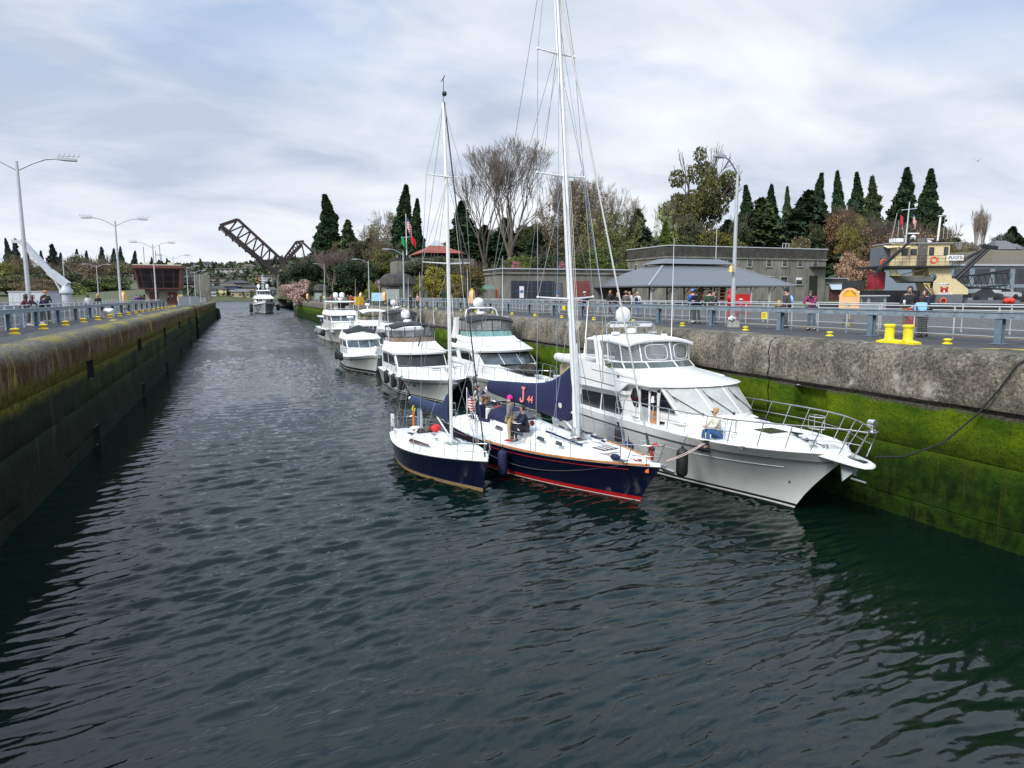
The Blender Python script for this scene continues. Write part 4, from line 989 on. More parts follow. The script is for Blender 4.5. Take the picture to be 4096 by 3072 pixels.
for c, mm, s in (((0.75, -0.3, 1.68), rope_w, 0.16), ((1.0, 0.35, 1.66), rope_bl, 0.14), ((4.4, -0.55, 1.42), mat('pale_red_rope', (0.5, 0.22, 0.18), 0.9), 0.22), ((5.1, -0.2, 1.40), rope_r, 0.16), ((4.9, -0.62, 1.38), rope_b, 0.14), ((0.9, 1.25, 1.35), rope_w, 0.2)):
 b = MB(); b.tube([(c[0] + s * rn.uniform(-1.5, 1.5), c[1] + s * rn.uniform(-0.8, 0.8), c[2] + rn.uniform(0, 0.06)) for _ in range(16)], 0.011, 4); b.build('rope_coil', mm, SB, 60)
b = MB(); b.sph((4.55, -0.62, 1.46), (0.2, 0.13, 0.11), 10, 6); b.build('blue_bag', navyv, SB, 60)
MX = 1.84; rk = 0.088
def mz(z): return (MX - (z - 1.5) * rk, 0.0, z)
spar(SB, [mz(1.45), mz(6), mz(12), mz(19.8)], 0.155, 0.10, alum, 'mast')
b = MB(); b.lathe([(0.26, 0), (0.24, 0.05), (0.17, 0.07)], (MX, 0, 1.60), 14)
for a in range(7): b.tube([(MX + 0.21 * math.cos(a), 0.2 * math.sin(a), 1.64), (MX + 0.16 * math.cos(a), 0.15 * math.sin(a), 1.95)], 0.018, 5)
b.build('mast_collar', galv, SB, 40)
b = MB(); b.tube([(MX + 0.26, -0.14, 1.62), (MX + 0.24, -0.15, 3.2), (MX + 0.14, -0.17, 4.9)], 0.055, 8); b.build('furled_pole', mat('pale_grey_tube', (0.50, 0.53, 0.56), 0.4), SB, 60)
for zs_, w, sw in ((6.40, 1.22, 0.25), (10.62, 1.02, 0.2), (14.75, 0.78, 0.15)):
 p = mz(zs_); b = MB(); b.tube([(p[0] - sw, w, zs_ + 0.08), p, (p[0] - sw, -w, zs_ + 0.08)], [0.022, 0.045, 0.022], 8)
 for sd in (1, -1): b.sph((p[0] - sw, sd * w, zs_ + 0.08), 0.05, 8, 5)
 b.build('spreader', alum, SB, 50)
TOP = mz(19.6)
for sd in (1, -1):
 sp = [(mz(z)[0] - s_, sd * w, z + 0.08) for z, w, s_ in ((6.40, 1.22, 0.25), (10.62, 1.02, 0.2), (14.75, 0.78, 0.15))]
 cp = (MX - 0.25, sd * 1.62, 1.2)
 for a, c in zip([cp] + sp, sp + [TOP]): rig(SB, a, c, 0.012, name='shroud')
 rig(SB, (MX - 0.2, sd * 1.0, 1.6), mz(6.2), 0.010, name='shroud'); rig(SB, sp[0], mz(10.5), 0.009, name='shroud'); rig(SB, sp[1], mz(14.6), 0.009, name='shroud')
 rig(SB, (-4.6, sd * 1.45, 1.2), mz(15.2), 0.010, name='running_backstay')
rig(SB, (5.55, 0, 1.38), mz(17.6), 0.030, mat('pale_furled_stay', (0.42, 0.42, 0.40), 0.5), 'forestay', 8)
b = MB(); a0, a1 = Vector((5.55, 0, 1.38)), Vector(mz(17.6)); d = (a1 - a0).normalized()
b.tube([a0 + d * 0.35, a0 + d * 0.42, a0 + d * 0.95], [0.10, 0.05, 0.035], 10); b.build('furler_drum', stay, SB, 50)
rig(SB, (-5.75, 0, 1.2), TOP, 0.012, name='backstay')
for y, mm in ((-0.12, rope_bl), (0.12, rope_w), (0.2, rope_w)): rig(SB, (MX + 0.12, y, 1.9), (mz(19.0)[0] + 0.05, y * 0.6, 19.0), 0.009, mm, 'halyard')
for x0, y0, z1, mm in ((2.4, -1.35, 14.5, rope_bl), (2.6, 1.5, 17.8, rope_w), (3.6, -1.0, 10.2, wire), (2.9, 1.3, 16.5, rope_bl)): rig(SB, (x0, y0, 1.25), mz(z1), 0.008, mm, 'halyard')
secs = [(1.20, 0, 2.45, 4.12, 0.09), (1.05, 0, 2.12, 4.10, 0.13), (0.8, 0, 2.04, 3.92, 0.15), (0.45, 0, 2.05, 3.70, 0.17), (0.0, 0, 2.08, 3.48, 0.18), (-0.5, 0, 2.12, 3.33, 0.19), (-1.1, 0, 2.18, 3.24, 0.19), (-1.9, 0, 2.25, 3.17, 0.18), (-2.7, 0, 2.32, 3.12, 0.18), (-3.5, 0, 2.40, 3.07, 0.17), (-4.2, 0, 2.46, 3.02, 0.16), (-4.55, 0, 2.52, 2.97, 0.13)]; secs = [(x + .46, *q) for x, *q in secs]
cv = cover(SB, secs, navyv, 'sail_cover')
pink = mat('pink_lettering', (0.75, 0.20, 0.19), 0.6, var=0)
b = MB(); b.M = Matrix.Translation((-1.49, -0.205, 2.42)) @ Matrix.Rotation(R(-2), 4, 'X'); b.plate([(x * .62, 0, z * .62) for x, z in ((.0, .22), (.03, .08), (.14, 0), (.30, 0), (.43, .08), (.47, .24), (.47, .88), (.58, .88), (.58, 1), (.20, 1), (.20, .88), (.31, .88), (.31, .26), (.28, .15), (.21, .13), (.15, .16), (.14, .26), (.08, .30))], (0, -.012, 0)); b.f = [f[::-1] for f in b.f]; b.build('lettering', pink, cv, 0)
text_part('44', 0.38, pink, cv, (-0.76, -0.222, 2.60), (R(84), 0, R(0)), 'lettering', 0.006, bold=0.006)
b = MB(); b.M = Matrix.Translation((1.08, -0.175, 2.62)) @ Matrix.Rotation(R(95), 4, 'X'); b.lathe([(0.01, 0), (0.10, 0), (0.10, 0.012), (0.01, 0.014)], (0, 0, 0), 18); b.build('sailmaker_badge', mat('pale_badge', (0.6, 0.55, 0.5), 0.6), cv, 0)
b = MB(); b.tube([(1.66, 0, 2.42), (-4.26, 0, 2.62)], 0.075, 10); b.sph((-4.29, 0, 2.62), (0.06, 0.09, 0.1), 8, 6); b.build('boom', alum, SB, 60)
b = MB(); b.tube([(0.66, 0, 2.35), (1.66, 0, 1.75)], 0.03, 6); b.build('boom_vang', alum, SB, 60)
lifelines(SB, H2, [0.06, 0.20, 0.34, 0.48, 0.62, 0.76, 0.90], 0.62, SB)
b = MB()
pl = [H2.edge(0.90, -1, 0.06, 0.62), (5.2, -0.52, 1.96), (5.75, -0.34, 2.0), (5.98, 0, 2.0), (5.75, 0.34, 2.0), (5.2, 0.52, 1.96), H2.edge(0.90, 1, 0.06, 0.62)]
b.tube(pl, 0.017, 6)
for p, q in ((pl[1], (5.0, -0.55, 1.33)), (pl[5], (5.0, 0.55, 1.33)), (pl[2], (5.55, -0.26, 1.36)), (pl[4], (5.55, 0.26, 1.36))): b.tube([p, q], 0.015, 6)
b.tube([tuple(Vector(p) - Vector((0, 0, 0.33))) for p in pl[1:6]], 0.013, 6)
b.build('pulpit', steel, SB, 60)
b = MB(); b.sph((5.85, -0.28, 1.92), 0.06, 8, 5); b.build('side_light', rubber, SB, 60)
b = MB()
pu = [H2.edge(0.06, -1, 0.06, 0.62), (-5.9, -1.15, 1.82), (-6.0, -0.6, 1.84)]
for sd in (1, -1):
 P = [(p[0], sd * abs(p[1]), p[2]) for p in pu]; b.tube(P, 0.016, 6); b.tube([tuple(Vector(p) - Vector((0, 0, 0.3))) for p in P], 0.012, 5)
 for p in P[1:]: b.tube([p, (p[0], p[1], 1.15)], 0.015, 6)
b.each('pushpit', steel, SB, 60)
b = MB(); b.cbox((-5.85, -1.05, 1.75), (0.34, 0.12, 0.55)); b.build('horseshoe_buoy', gel, SB, 30)
b = MB(); b.tube([(5.70, -0.15, 1.98), (5.72, -0.2, 1.7), (5.68, -0.12, 1.55)], 0.05, 7); b.tube([(5.70, -0.1, 1.62), (5.66, -0.22, 1.9), (5.8, -0.16, 2.06), (5.9, -0.1, 2.0)], 0.035, 6); b.build('red_line_bundle', rope_r, SB, 60)
b = MB(); b.bar((5.35, 0.12, 1.42), (6.0, 0.14, 1.34), 0.05, 0.07); b.plate([(5.75, 0.1, 1.30), (6.28, 0.2, 1.22), (6.2, 0.3, 1.10), (5.8, 0.24, 1.14)], (0, 0.02, 0.05)); b.build('anchor', galv, SB, 20)
x, y, z = H2.pt(0.975, 1.16, -1); b = MB(); b.cbox((x, y - 0.012, z), (0.13, 0.02, 0.13), R(12)); b.build('orange_sticker', mat('orange_sticker', (0.75, 0.16, 0.05), 0.5), SB, 0)
b = MB(); a, c = Vector(H2.pt(0.90, 1.22, -1)), Vector((-2.6, -2.3, 1.05)); b.tube([a.lerp(c, i / 20) - Vector((0, 0.10 * math.sin(i / 20 * math.pi), 0.62 * math.sin(i / 20 * math.pi))) for i in range(21)], 0.012, 5); b.build('slack_line', mat('grey_rope', (0.06, 0.06, 0.07), 0.9), SB, 60)
def flag_mat_us():
 if 'us_flag' in MATS: return MATS['us_flag']
 q = NT('us_flag'); x, y, z = q.xyz()
 st = q.math('GREATER_THAN', q.math('FRACT', q.math('MULTIPLY', z, 6.5)), 0.5)
 c = q.mix(st, (0.5, 0.02, 0.03), (0.75, 0.75, 0.75))
 can = q.math('MULTIPLY', q.math('LESS_THAN', x, 0.4), q.math('GREATER_THAN', z, 0.46))
 stars = q.math('LESS_THAN', q.vor(11)['Distance'], 0.22)
 c = q.mix(can, c, q.mix(stars, (0.015, 0.03, 0.16), (0.7, 0.7, 0.7)))
 return q.done(c, 0.8)
def flag(loc, rz, s, m, label, droop=0.55, ratio=1.5, pole=None, name='flag', group=None):
 """a limp flag, modelled in units of its hoist: x along the fly, z up the hoist"""
 t = thing(name, label, 'flag', loc, rz, group); t.scale = (s, s, s)
 n, k = 14, 8; V = []
 for i in range(n + 1):
  for j in range(k + 1):
   u, v = i / n * ratio, j / k
   V.append((u, v, i, j))
 b = MB(); vs = []
 for u, v, i, j in V: vs.append((u, 0.0, v))
 b.add(vs, [(i * (k + 1) + j, (i + 1) * (k + 1) + j, (i + 1) * (k + 1) + j + 1, i * (k + 1) + j + 1) for i in range(n) for j in range(k)])
 o = b.build('cloth', m, t, 60)
 sk = o.shape_key_add(name='flat'); sk2 = o.shape_key_add(name='hang')
 for q, (u, v, i, j) in enumerate(V):
  w = u / ratio; sk2.data[q].co = (u * (1 - droop) , 0.16 * math.sin(u * 6 + v * 1.2) * w ** 0.5, v - droop * u * 0.85)
 sk2.value = 1.0
 if pole: b = MB(); b.tube([(0, 0, pole[0]), (0, 0, pole[1])], 0.02 / max(s, 0.3), 6); b.build('staff', alum, t, 60)
 return t
flag((9.02, 28.55, 1.75), R(-40), 0.75, flag_mat_us(), 'striped flag with stars on a short staff at the stern of the larger navy sailboat', 0.62, 1.5, (-0.8, 1.1))
navf = mat('navy_fender_cover', (0.010, 0.013, 0.06), 0.75, var=0.2, bump=0.3)
fender((8.50, 22.75, 0.12), 0.17, 0.95, navf, 'navy fender hanging on the near side of the larger sailboat', 'fenders hung from the boats', 0.2)
fender((7.98, 25.1, 0.25), 0.16, 0.75, navf, 'navy fender between the two navy sailboats', 'fenders hung from the boats', 0.3)
fender((12.93, 21.55, 0.55), 0.21, 0.72, navf, 'navy fender between the larger sailboat and the large white yacht', 'fenders hung from the boats', 0.2)
fender((13.02, 18.35, 0.72), 0.19, 0.95, rubber, 'black fender tied to the bow rail of the large yacht below the seated woman', 'fenders hung from the boats', 0.4, tilt=(0.25, 0.1))
# the smaller one
SC_ = thing('sailboat', 'smaller sailboat with dark blue hull, gold waterline stripe and slate sail cover', 'sailboat', (6.72, 24.7, 0), R(-90) + R(9.5))
H3 = Hull(-3.75, 3.75, 3.35, 1.33, (0.92, 0.95, 1.16), tm=0.44, p_s=2.0, p_w=1.7, wl=0.80, fb=0.70, stern=0.42, tsx=0.25, zk=-0.4)
H3.build([mat('brown_bottom_paint', (0.10, 0.07, 0.035), 0.6), gold, mat('navy_stripe', (0.01, 0.015, 0.05), 0.3), navyh, deckw], [(-0.4, 0), (0.02, 0), (0.05, 1), (0.095, 2), (0.11, 1), (0.15, 3), (('f', 0.3), 3), (('f', 0.6), 3), (('f', 0.9), 3), (('f', 0.975), 4), (('f', 1.0), 4)], SC_)
H3.deck(deckw, SC_, 0.10, 0.015, 0)
cr = Shell([ring(-1.3, 2.3, 0.85, 0.35, 1.0, 1.0, 1.08, q=1.8), ring(-1.1, 2.1, 0.78, 0.30, 1.0, 1.20, 1.13, q=1.8), ring(-1.0, 1.6, 0.55, 0.15, 0.8, 1.30, 1.18, q=1.8)])
cr.body(None, deckw, SC_, 'coachroof', 60)
for sd in (-1, 1):
 b = MB(); P = [(-0.95, sd * 0.85, 1.06), (0.45, sd * 0.64, 1.09), (0.40, sd * 0.60, 1.16), (-0.85, sd * 0.79, 1.19)]; b.plate(P if sd < 0 else P[::-1], (0, sd * 0.022, 0.012)); b.build('cabin_window', mat('brown_glass', (0.09, 0.055, 0.045), 0.15), SC_, 0)
b = MB(); b.loft([[(-3.5, -0.35, 1.05), (-1.35, -0.55, 1.09), (-1.35, 0.55, 1.09), (-3.5, 0.35, 1.05)], [(-3.4, -0.3, 0.75), (-1.4, -0.5, 0.75), (-1.4, 0.5, 0.75), (-3.4, 0.3, 0.75)]]); b.build('cockpit', mat('pale_cockpit', (0.55, 0.56, 0.55), 0.6), SC_, 0)
for sd in (1, -1): b = MB(); b.loft([[(-3.5, sd * 0.38, 1.03), (-1.2, sd * 0.60, 1.05), (-1.2, sd * 0.76, 1.05), (-3.5, sd * 0.48, 1.03)], [(-3.5, sd * 0.40, 1.12), (-1.2, sd * 0.64, 1.22), (-1.2, sd * 0.72, 1.22), (-3.5, sd * 0.46, 1.12)]]); b.build('coaming', deckw, SC_, 30)
mx = 0.98
spar(SC_, [(mx, 0, 1.1), (mx, 0, 6), (mx - 0.05, 0, 10), (mx - 0.22, 0, 13.1)], 0.095, 0.065, alum, 'mast')
b = MB(); b.box(mx - 0.02, mx + 0.02, -0.075, -0.06, 1.6, 3.6); b.build('mast_track', rubber, SC_, 0)
b = MB(); b.box(mx - 0.2, mx + 0.16, -0.14, 0.14, 1.16, 1.28); b.build('mast_collar', galv, SC_, 0)
TP = (mx - 0.22, 0, 13.05)
b = MB(); b.tube([TP, (TP[0] + 0.05, 0, 13.9)], 0.012, 5); b.tube([(TP[0] - 0.12, 0, 13.82), (TP[0] + 0.16, 0, 13.95)], 0.016, 5); b.sph((TP[0], 0.05, 13.4), 0.09, 8, 5); b.build('masthead_wind_vane', stay, SC_, 60)
for z, w, s_ in ((7.65, 0.92, 0.16), (10.6, 0.72, 0.12), (4.65, 0.0, 0)):
 if w:
  b = MB(); b.tube([(mx - s_, w, z + 0.05), (mx, 0, z), (mx - s_, -w, z + 0.05)], [0.016, 0.03, 0.016], 6); b.build('spreader', alum, SC_, 50)
b = MB(); b.tube([(mx - 0.2, 1.0, 4.72), (mx, 0, 4.6), (mx - 0.2, -1.0, 4.72)], [0.016, 0.03, 0.016], 6); b.build('spreader', alum, SC_, 50)
for sd in (1, -1):
 ch = (mx - 0.2, sd * 1.15, 1.02); s1, s2, s3 = (mx - 0.2, sd * 1.0, 4.72), (mx - 0.16, sd * 0.92, 7.7), (mx - 0.12, sd * 0.72, 10.65)
 for a, c in ((ch, s1), (s1, s2), (s2, s3), (s3, TP), (ch, (mx, 0, 4.5)), (s1, (mx, 0, 7.5)), (s2, (mx, 0, 10.5))): rig(SC_, a, c, 0.008, name='shroud')
 rig(SC_, (-3.4, sd * 0.5, 1.0), (mx - 0.05, 0, 10.4), 0.007, name='running_backstay')
rig(SC_, (3.55, 0, 1.18), (TP[0] + 0.1, 0, 13.1), 0.024, stay, 'forestay', 7)
rig(SC_, (-3.7, 0, 1.0), TP, 0.009, name='backstay')
rig(SC_, (2.6, -0.75, 1.1), (mx + 0.05, 0, 4.4), 0.008, rope_w, 'halyard'); rig(SC_, (mx + 0.1, -0.08, 1.3), (mx + 0.06, -0.05, 13.0), 0.007, rope_w, 'halyard'); rig(SC_, (1.8, 0.7, 1.1), (mx, 0, 12.2), 0.007, rope_w, 'halyard')
secs = [(0.46, 0, 1.98, 3.10, 0.08), (0.30, 0, 1.95, 3.02, 0.12), (0.05, 0, 2.02, 2.72, 0.15), (-0.3, 0, 2.08, 2.58, 0.16), (-0.9, 0, 2.12, 2.55, 0.17), (-1.6, 0, 2.14, 2.55, 0.17), (-2.3, 0, 2.18, 2.56, 0.16), (-2.85, 0, 2.22, 2.56, 0.15), (-3.0, 0, 2.28, 2.52, 0.12)]; secs = [(x + .42, *q) for x, *q in secs]
cover(SC_, secs, navyg, 'sail_cover')
b = MB(); b.tube([(0.87, 0, 2.05), (-2.78, 0, 2.4)], 0.05, 8); b.sph((-2.8, 0, 2.42), 0.07, 8, 5); b.build('boom', alum, SC_, 60)
b = MB(); b.tube([(-0.2, 0, 2.05), (0.82, 0, 1.5)], 0.03, 6); b.build('boom_vang', alum, SC_, 60)
for x, y, mm in ((-2.35, -0.05, rope_o), (-2.15, 0.08, rope_bl), (-2.0, 0.12, rope_w)):
 b = MB(); b.tube([(x, y, 2.1), (x + 0.03, y, 1.6), (x, y, 1.15)], 0.05, 6); b.build('mainsheet', mm, SC_, 60)
b = MB(); b.tube([(-2.3, -0.05, 2.2), (-2.32, -0.1, 2.05), (-2.26, -0.05, 1.95), (-2.3, 0, 2.08)], 0.04, 6); b.build('yellow_rope_tail', mat('yellow_rope', (0.6, 0.5, 0.05), 0.8), SC_, 60)
for c, d, mm, nm in (((-1.55, 0.1, 1.25), (0.55, 0.6, 0.22), blackv, 'bag'), ((-1.2, 0.05, 1.42), (0.3, 0.3, 0.2), mat('brown_bag', (0.10, 0.065, 0.04), 0.8), 'bag'), ((-0.95, 0.28, 1.46), (0.26, 0.34, 0.26), mat('red_cushion', (0.65, 0.02, 0.02), 0.5), 'cushion'), ((-1.75, -0.22, 1.40), (0.35, 0.4, 0.1), whitev, 'folded_cloth')):
 b = MB(); b.sph(c, (d[0] / 1.7, d[1] / 1.7, d[2] / 1.7), 10, 7); b.build(nm, mm, SC_, 60)
for c, mm, s in (((0.25, -0.25, 1.30), rope_bl, 0.10), ((-0.55, 0.0, 1.31), rope_bl, 0.12), ((-1.9, -0.35, 1.12), rope_b, 0.15), ((-1.3, -0.62, 1.12), rope_b, 0.12)):
 b = MB(); b.tube([(c[0] + s * rn.uniform(-1.5, 1.5), c[1] + s * rn.uniform(-0.8, 0.8), c[2] + rn.uniform(0, 0.05)) for _ in range(14)], 0.010, 4); b.build('rope_coil', mm, SC_, 60)
lifelines(SC_, H3, [0.10, 0.32, 0.55, 0.78], 0.55, SC_)
b = MB()
pl = [(2.75, -0.62, 1.66), (3.35, -0.32, 1.70), (3.66, 0, 1.72), (3.35, 0.32, 1.70), (2.75, 0.62, 1.66)]
b.tube(pl, 0.016, 6); b.tube([tuple(Vector(p) - Vector((0, 0, 0.27))) for p in pl], 0.012, 6)
for p, q in ((pl[0], (2.7, -0.62, 1.1)), (pl[4], (2.7, 0.62, 1.1)), (pl[1], (3.2, -0.3, 1.13)), (pl[3], (3.2, 0.3, 1.13)), (pl[2], (3.5, 0, 1.16))): b.tube([p, q], 0.014, 6)
b.build('pulpit', steel, SC_, 60)
b = MB()
for sd in (1, -1):
 P = [(-3.0, sd * 0.62, 1.5), (-3.62, sd * 0.44, 1.52), (-3.7, sd * 0.2, 1.52)]; b.tube(P, 0.014, 6)
 for p in P: b.tube([p, (p[0], p[1], 0.95)], 0.013, 5)
b.each('pushpit', steel, SC_, 60)
b = MB(); b.cbox((-3.72, -0.42, 1.42), (0.2, 0.08, 0.5)); b.build('rescue_buoy', gel, SC_, 30)
fender((7.86, 22.9, 0.35), 0.12, 0.6, navf, 'small navy fender at the bow of the smaller sailboat', 'fenders hung from the boats', 0.3)
# the white cruisers moored behind
def rail_for(t, H, tl, h, inset=0.08, lean=0.12, mid=(0.5,), close=True):
 """bow rail round both sides and across the bow"""
 F, T = [], []
 for sd in (-1, 1):
  for q in (tl if sd < 0 else tl[::-1]):
   f = H.edge(q, sd, inset, 0.0); F.append(f); T.append((f[0] + lean, f[1] * 1.02, f[2] + h))
 b = MB()
 for f, p in zip(F, T): b.tube([f, p], 0.016, 5)
 b.tube(T, 0.019, 6)
 for k in mid: b.tube([tuple(Vector(f).lerp(Vector(p), k)) for f, p in zip(F, T)], 0.010, 5)
 return b.build('bow_rail', steel, t, 60)
def cruiser(name, label, cx, oy, hull, house, screen, cowl, fly, enc, extra, cat='motorboat'):
 """hull..: dicts of heights and world distances; every x below is given as world Y and turned into the boat frame"""
 X = lambda Y: oy - Y
 t = thing(name, label, cat, (cx, oy, 0), R(-90))
 h = Hull(X(hull['stern']), X(hull['tip']), X(hull['stem']), hull['B'], hull['z'], tm=0.42, p_s=hull.get('ps', 3.4), p_w=2.0, wl=0.84, fb=0.42, stern=0.93)
 h.build([antif, boot_w, hull.get('mat', hullw), gel], [(-0.5, 0), (0.04, 1), (0.08, 0), (hull.get('boot', 0.16), 2), (('f', 0.3), 2), (('f', 0.6), 2), (('f', 0.8), 3), (('f', 1.0), 3)], t)
 h.deck(nonskid, t, 0.05, 0.02, -0.01)
 h.strip(0, 0.99, -0.22, 0.022, rub, t, 'rub_rail')
 ya, yf, w = house['Y0'], house['Y1'], house['w']
 z0 = hull['z'][1] - 0.15
 sh = Shell([ring(X(ya), X(yf) + house.get('nose', 0.5), w, w, house.get('nose', 0.5), z0), ring(X(ya), X(screen['Yb']), w, w * 0.97, house.get('nose', 0.5), screen['zb']), ring(X(ya) - 0.0, X(screen['Yt']), w, w * 0.97, house.get('nose', 0.5) * 0.8, screen['zt'])])
 sh.body(None, house.get('mat', gel), t, 'cabin', 30)
 b = MB(); n = screen.get('n', 3)
 for k in range(n):
  a, c = lerp(3.12, 10.88, k / n) + 0.05, lerp(3.12, 10.88, (k + 1) / n) - 0.05
  sh.patch(b, 1.08, 1.94, a, c, 0.012)
 b.each('windscreen', screen.get('mat', bglass), t, 30)
 for (u0, u1) in house.get('side', ((0.4, 1.5), (1.6, 2.85))):
  for s_ in (0, 1):
   b = MB(); sh.patch(b, 1.12, 1.86, u0 if not s_ else 14 - u1, u1 if not s_ else 14 - u0, 0.012); b.build('side_window', dglass, t, 20)
 tk = Shell([ring(X(yf) - 0.6, X(hull['tip']) - hull.get('fd', 1.5), w * 0.92, 0.45, 1.1, z0, hull['z'][2] - 0.1, q=2.0), ring(X(yf) - 0.6, X(hull['tip']) - hull.get('fd', 1.5) - 0.4, w * 0.84, 0.36, 1.0, screen['zb'] + 0.02, hull['z'][2] + 0.04, q=2.0)])
 tk.body(None, nonskid, t, 'foredeck_trunk', 50)
 z1 = screen['zt']
 cw = Shell([ring(X(cowl['Y0']), X(screen['Yt']) + cowl.get('over', 0.25), w + 0.12, w + 0.1, 0.6, z1), ring(X(cowl['Y0']), X(screen['Yt']) + cowl.get('over', 0.25) + 0.05, w + 0.16, w + 0.14, 0.6, z1 + 0.12), ring(X(cowl['Y0']) - 0.1, X(cowl['Y1']) + 0.3, w * 0.98, w * 0.92, 0.6, lerp(z1, cowl['z'], 0.8)), ring(X(cowl['Y0']) - 0.15, X(cowl['Y1']), w * 0.95, w * 0.88, 0.6, cowl['z'])])
 cw.body(None, gel, t, 'flybridge', 28)
 if cowl.get('line'): b = MB(); b.tube(cw.line(cowl['line'], 0.05, 13.95, 50, 0.004), 0.014, 5); b.build('trim_line', rub, t, 60)
 if fly:
  fs = Shell([ring(X(cowl['Y0']), X(cowl['Y1']) - 0.05, w * 0.92, w * 0.86, 0.6, cowl['z'] - 0.01), ring(X(cowl['Y0']), X(cowl['Y1']) - fly.get('rake', 0.3), w * 0.90, w * 0.82, 0.58, fly['z'])])
  b = MB(); k = fly.get('n', 4)
  for i in range(k): fs.patch(b, 0.05, 0.95, lerp(fly.get('u0', 1.6), 14 - fly.get('u0', 1.6), i / k) + 0.06, lerp(fly.get('u0', 1.6), 14 - fly.get('u0', 1.6), (i + 1) / k) - 0.06, 0.006)
  b.each('venturi_screen', fly['mat'], t, 30)
  b = MB(); b.tube(fs.line(1.0, fly.get('u0', 1.6), 14 - fly.get('u0', 1.6), 50), 0.02, 6); b.build('venturi_frame', fly.get('fm', gel), t, 60)
  b = MB()
  for y in (-w * 0.42, w * 0.42):
   b.box(X(cowl['Y1']) - 1.9, X(cowl['Y1']) - 1.4, y - 0.26, y + 0.26, cowl['z'] - 0.3, cowl['z'] + 0.12); b.box(X(cowl['Y1']) - 2.0, X(cowl['Y1']) - 1.85, y - 0.26, y + 0.26, cowl['z'] + 0.0, cowl['z'] + 0.58)
  b.each('helm_seat', fly.get('seat', whitev), t, 20)
 if enc:
  z2 = enc['z']; zb = (fly['z'] if fly else cowl['z'])
  bo, top = bimini(t, X(enc['Y0']), X(enc['Y1']), w * 0.92, w * 0.90, z2, enc.get('crown', 0.16), enc['mat'], 0.10, drop=enc.get('drop', 0.12))
  es = Shell([ring(X(enc['Y0']) + 0.05, X(cowl['Y1']) - fly.get('rake', 0.3) if fly else X(cowl['Y1']), w * 0.91, w * 0.83, 0.58, zb), ring(X(enc['Y0']) + 0.05, X(enc['Y1']) - 0.04, w * 0.90, w * 0.88, 0.35, z2 - 0.10)])
  if enc.get('vinyl'):
   b = MB(); us = [0.1, 1.5, 2.9, 5.2, 7.0, 8.8, 11.1, 12.5, 13.9]
   for a, c in zip(us[:-1], us[1:]): es.patch(b, 0.04, 0.98, a + 0.06, c - 0.06, 0.004)
   b.each('clear_curtain', enc['vinyl'], t, 30)
   b = MB()
   for u in us: b.tube([es.pt(0, u), es.pt(1, u)], 0.028, 6)
   b.tube(es.line(0, 0.1, 13.9, 50), 0.026, 6)
   b.build('curtain_frame', enc['mat'], t, 60)
  else:
   b = MB()
   for u in (0.3, 2.6, 11.4, 13.7): b.tube([es.pt(0, u), es.pt(1, u)], 0.02, 6)
   b.each('bimini_pole', steel, t, 60)
 if extra.get('arch'):
  a = extra['arch']; b = MB()
  for sd in (-1, 1):
   y0, y1 = sorted((sd * (w * 0.90), sd * (w * 1.04)))
   b.hexa([(X(a['Yb']) - 0.55, y0, a['zb']), (X(a['Yb']) + 0.35, y0, a['zb']), (X(a['Yb']) + 0.35, y1, a['zb']), (X(a['Yb']) - 0.55, y1, a['zb']), (X(a['Yt']) - 0.25, y0, a['zt']), (X(a['Yt']) + 0.05, y0, a['zt']), (X(a['Yt']) + 0.05, y1, a['zt']), (X(a['Yt']) - 0.25, y1, a['zt'])])
  b.each('radar_arch', gel, t, 0)
  if a.get('bar'): b = MB(); b.box(X(a['Yt']) - 0.25, X(a['Yt']) + 0.05, -w * 0.9, w * 0.9, a['zt'] - 0.16, a['zt']); b.build('arch_bar', gel, t, 0)
 rail_for(t, h, extra.get('rail', [0.42, 0.52, 0.62, 0.72, 0.80, 0.88, 0.94, 0.985]), extra.get('rh', 0.72))
 for (tt, z) in extra.get('ports', ()):
  for sd in (-1, 1):
   b = MB(); P = []
   for k in range(12): a = 2 * math.pi * k / 12; x, y, zz_ = h.pt(tt + 0.012 * math.cos(a), z + 0.075 * math.sin(a), sd); P.append((x, y - sd * 0.004, zz_))
   b.plate(P if sd < 0 else P[::-1], (0, sd * 0.014, 0)); b.build('porthole', dglass, t, 0)
 for d in extra.get('domes', ()): satdome(t, (X(d[0]), d[1], d[2]), d[3], d[4]); b = MB(); b.lathe([(0.09, 0), (0.07, d[5])], (X(d[0]), d[1], d[2] - d[5]), 10); b.build('dome_post', radome, t, 50)
 for r in extra.get('radars', ()): pancake(t, (X(r[0]), r[1], r[2]), r[3]); b = MB(); b.lathe([(0.08, 0), (0.05, r[4])], (X(r[0]), r[1], r[2] - r[4]), 10); b.build('radar_post', radome, t, 50)
 for wv in extra.get('whips', ()): whip(t, (X(wv[0]), wv[1], wv[2]), (X(wv[0]) + wv[3], wv[1] + wv[4], wv[5]), 0.022)
 b = MB(); b.bar((X(hull['tip']) - 0.7, 0, hull['z'][2] + 0.02), (X(hull['tip']) + 0.15, 0, hull['z'][2] - 0.02), 0.09, 0.08); b.plate([(X(hull['tip']) - 0.05, 0.0, hull['z'][2] - 0.1), (X(hull['tip']) + 0.22, 0.15, hull['z'][2] - 0.22), (X(hull['tip']) + 0.22, -0.15, hull['z'][2] - 0.22)], (0, 0, 0.04)); b.build('anchor', galv, t, 20)
 b = MB(); b.lathe([(0.1, 0), (0.1, 0.1), (0.07, 0.13), (0.09, 0.2), (0.01, 0.21)], (X(hull['tip']) - 1.0, 0, hull['z'][2] + 0.03), 10); b.build('windlass', steel, t, 40)
 return t, h, sh, cw, X, w
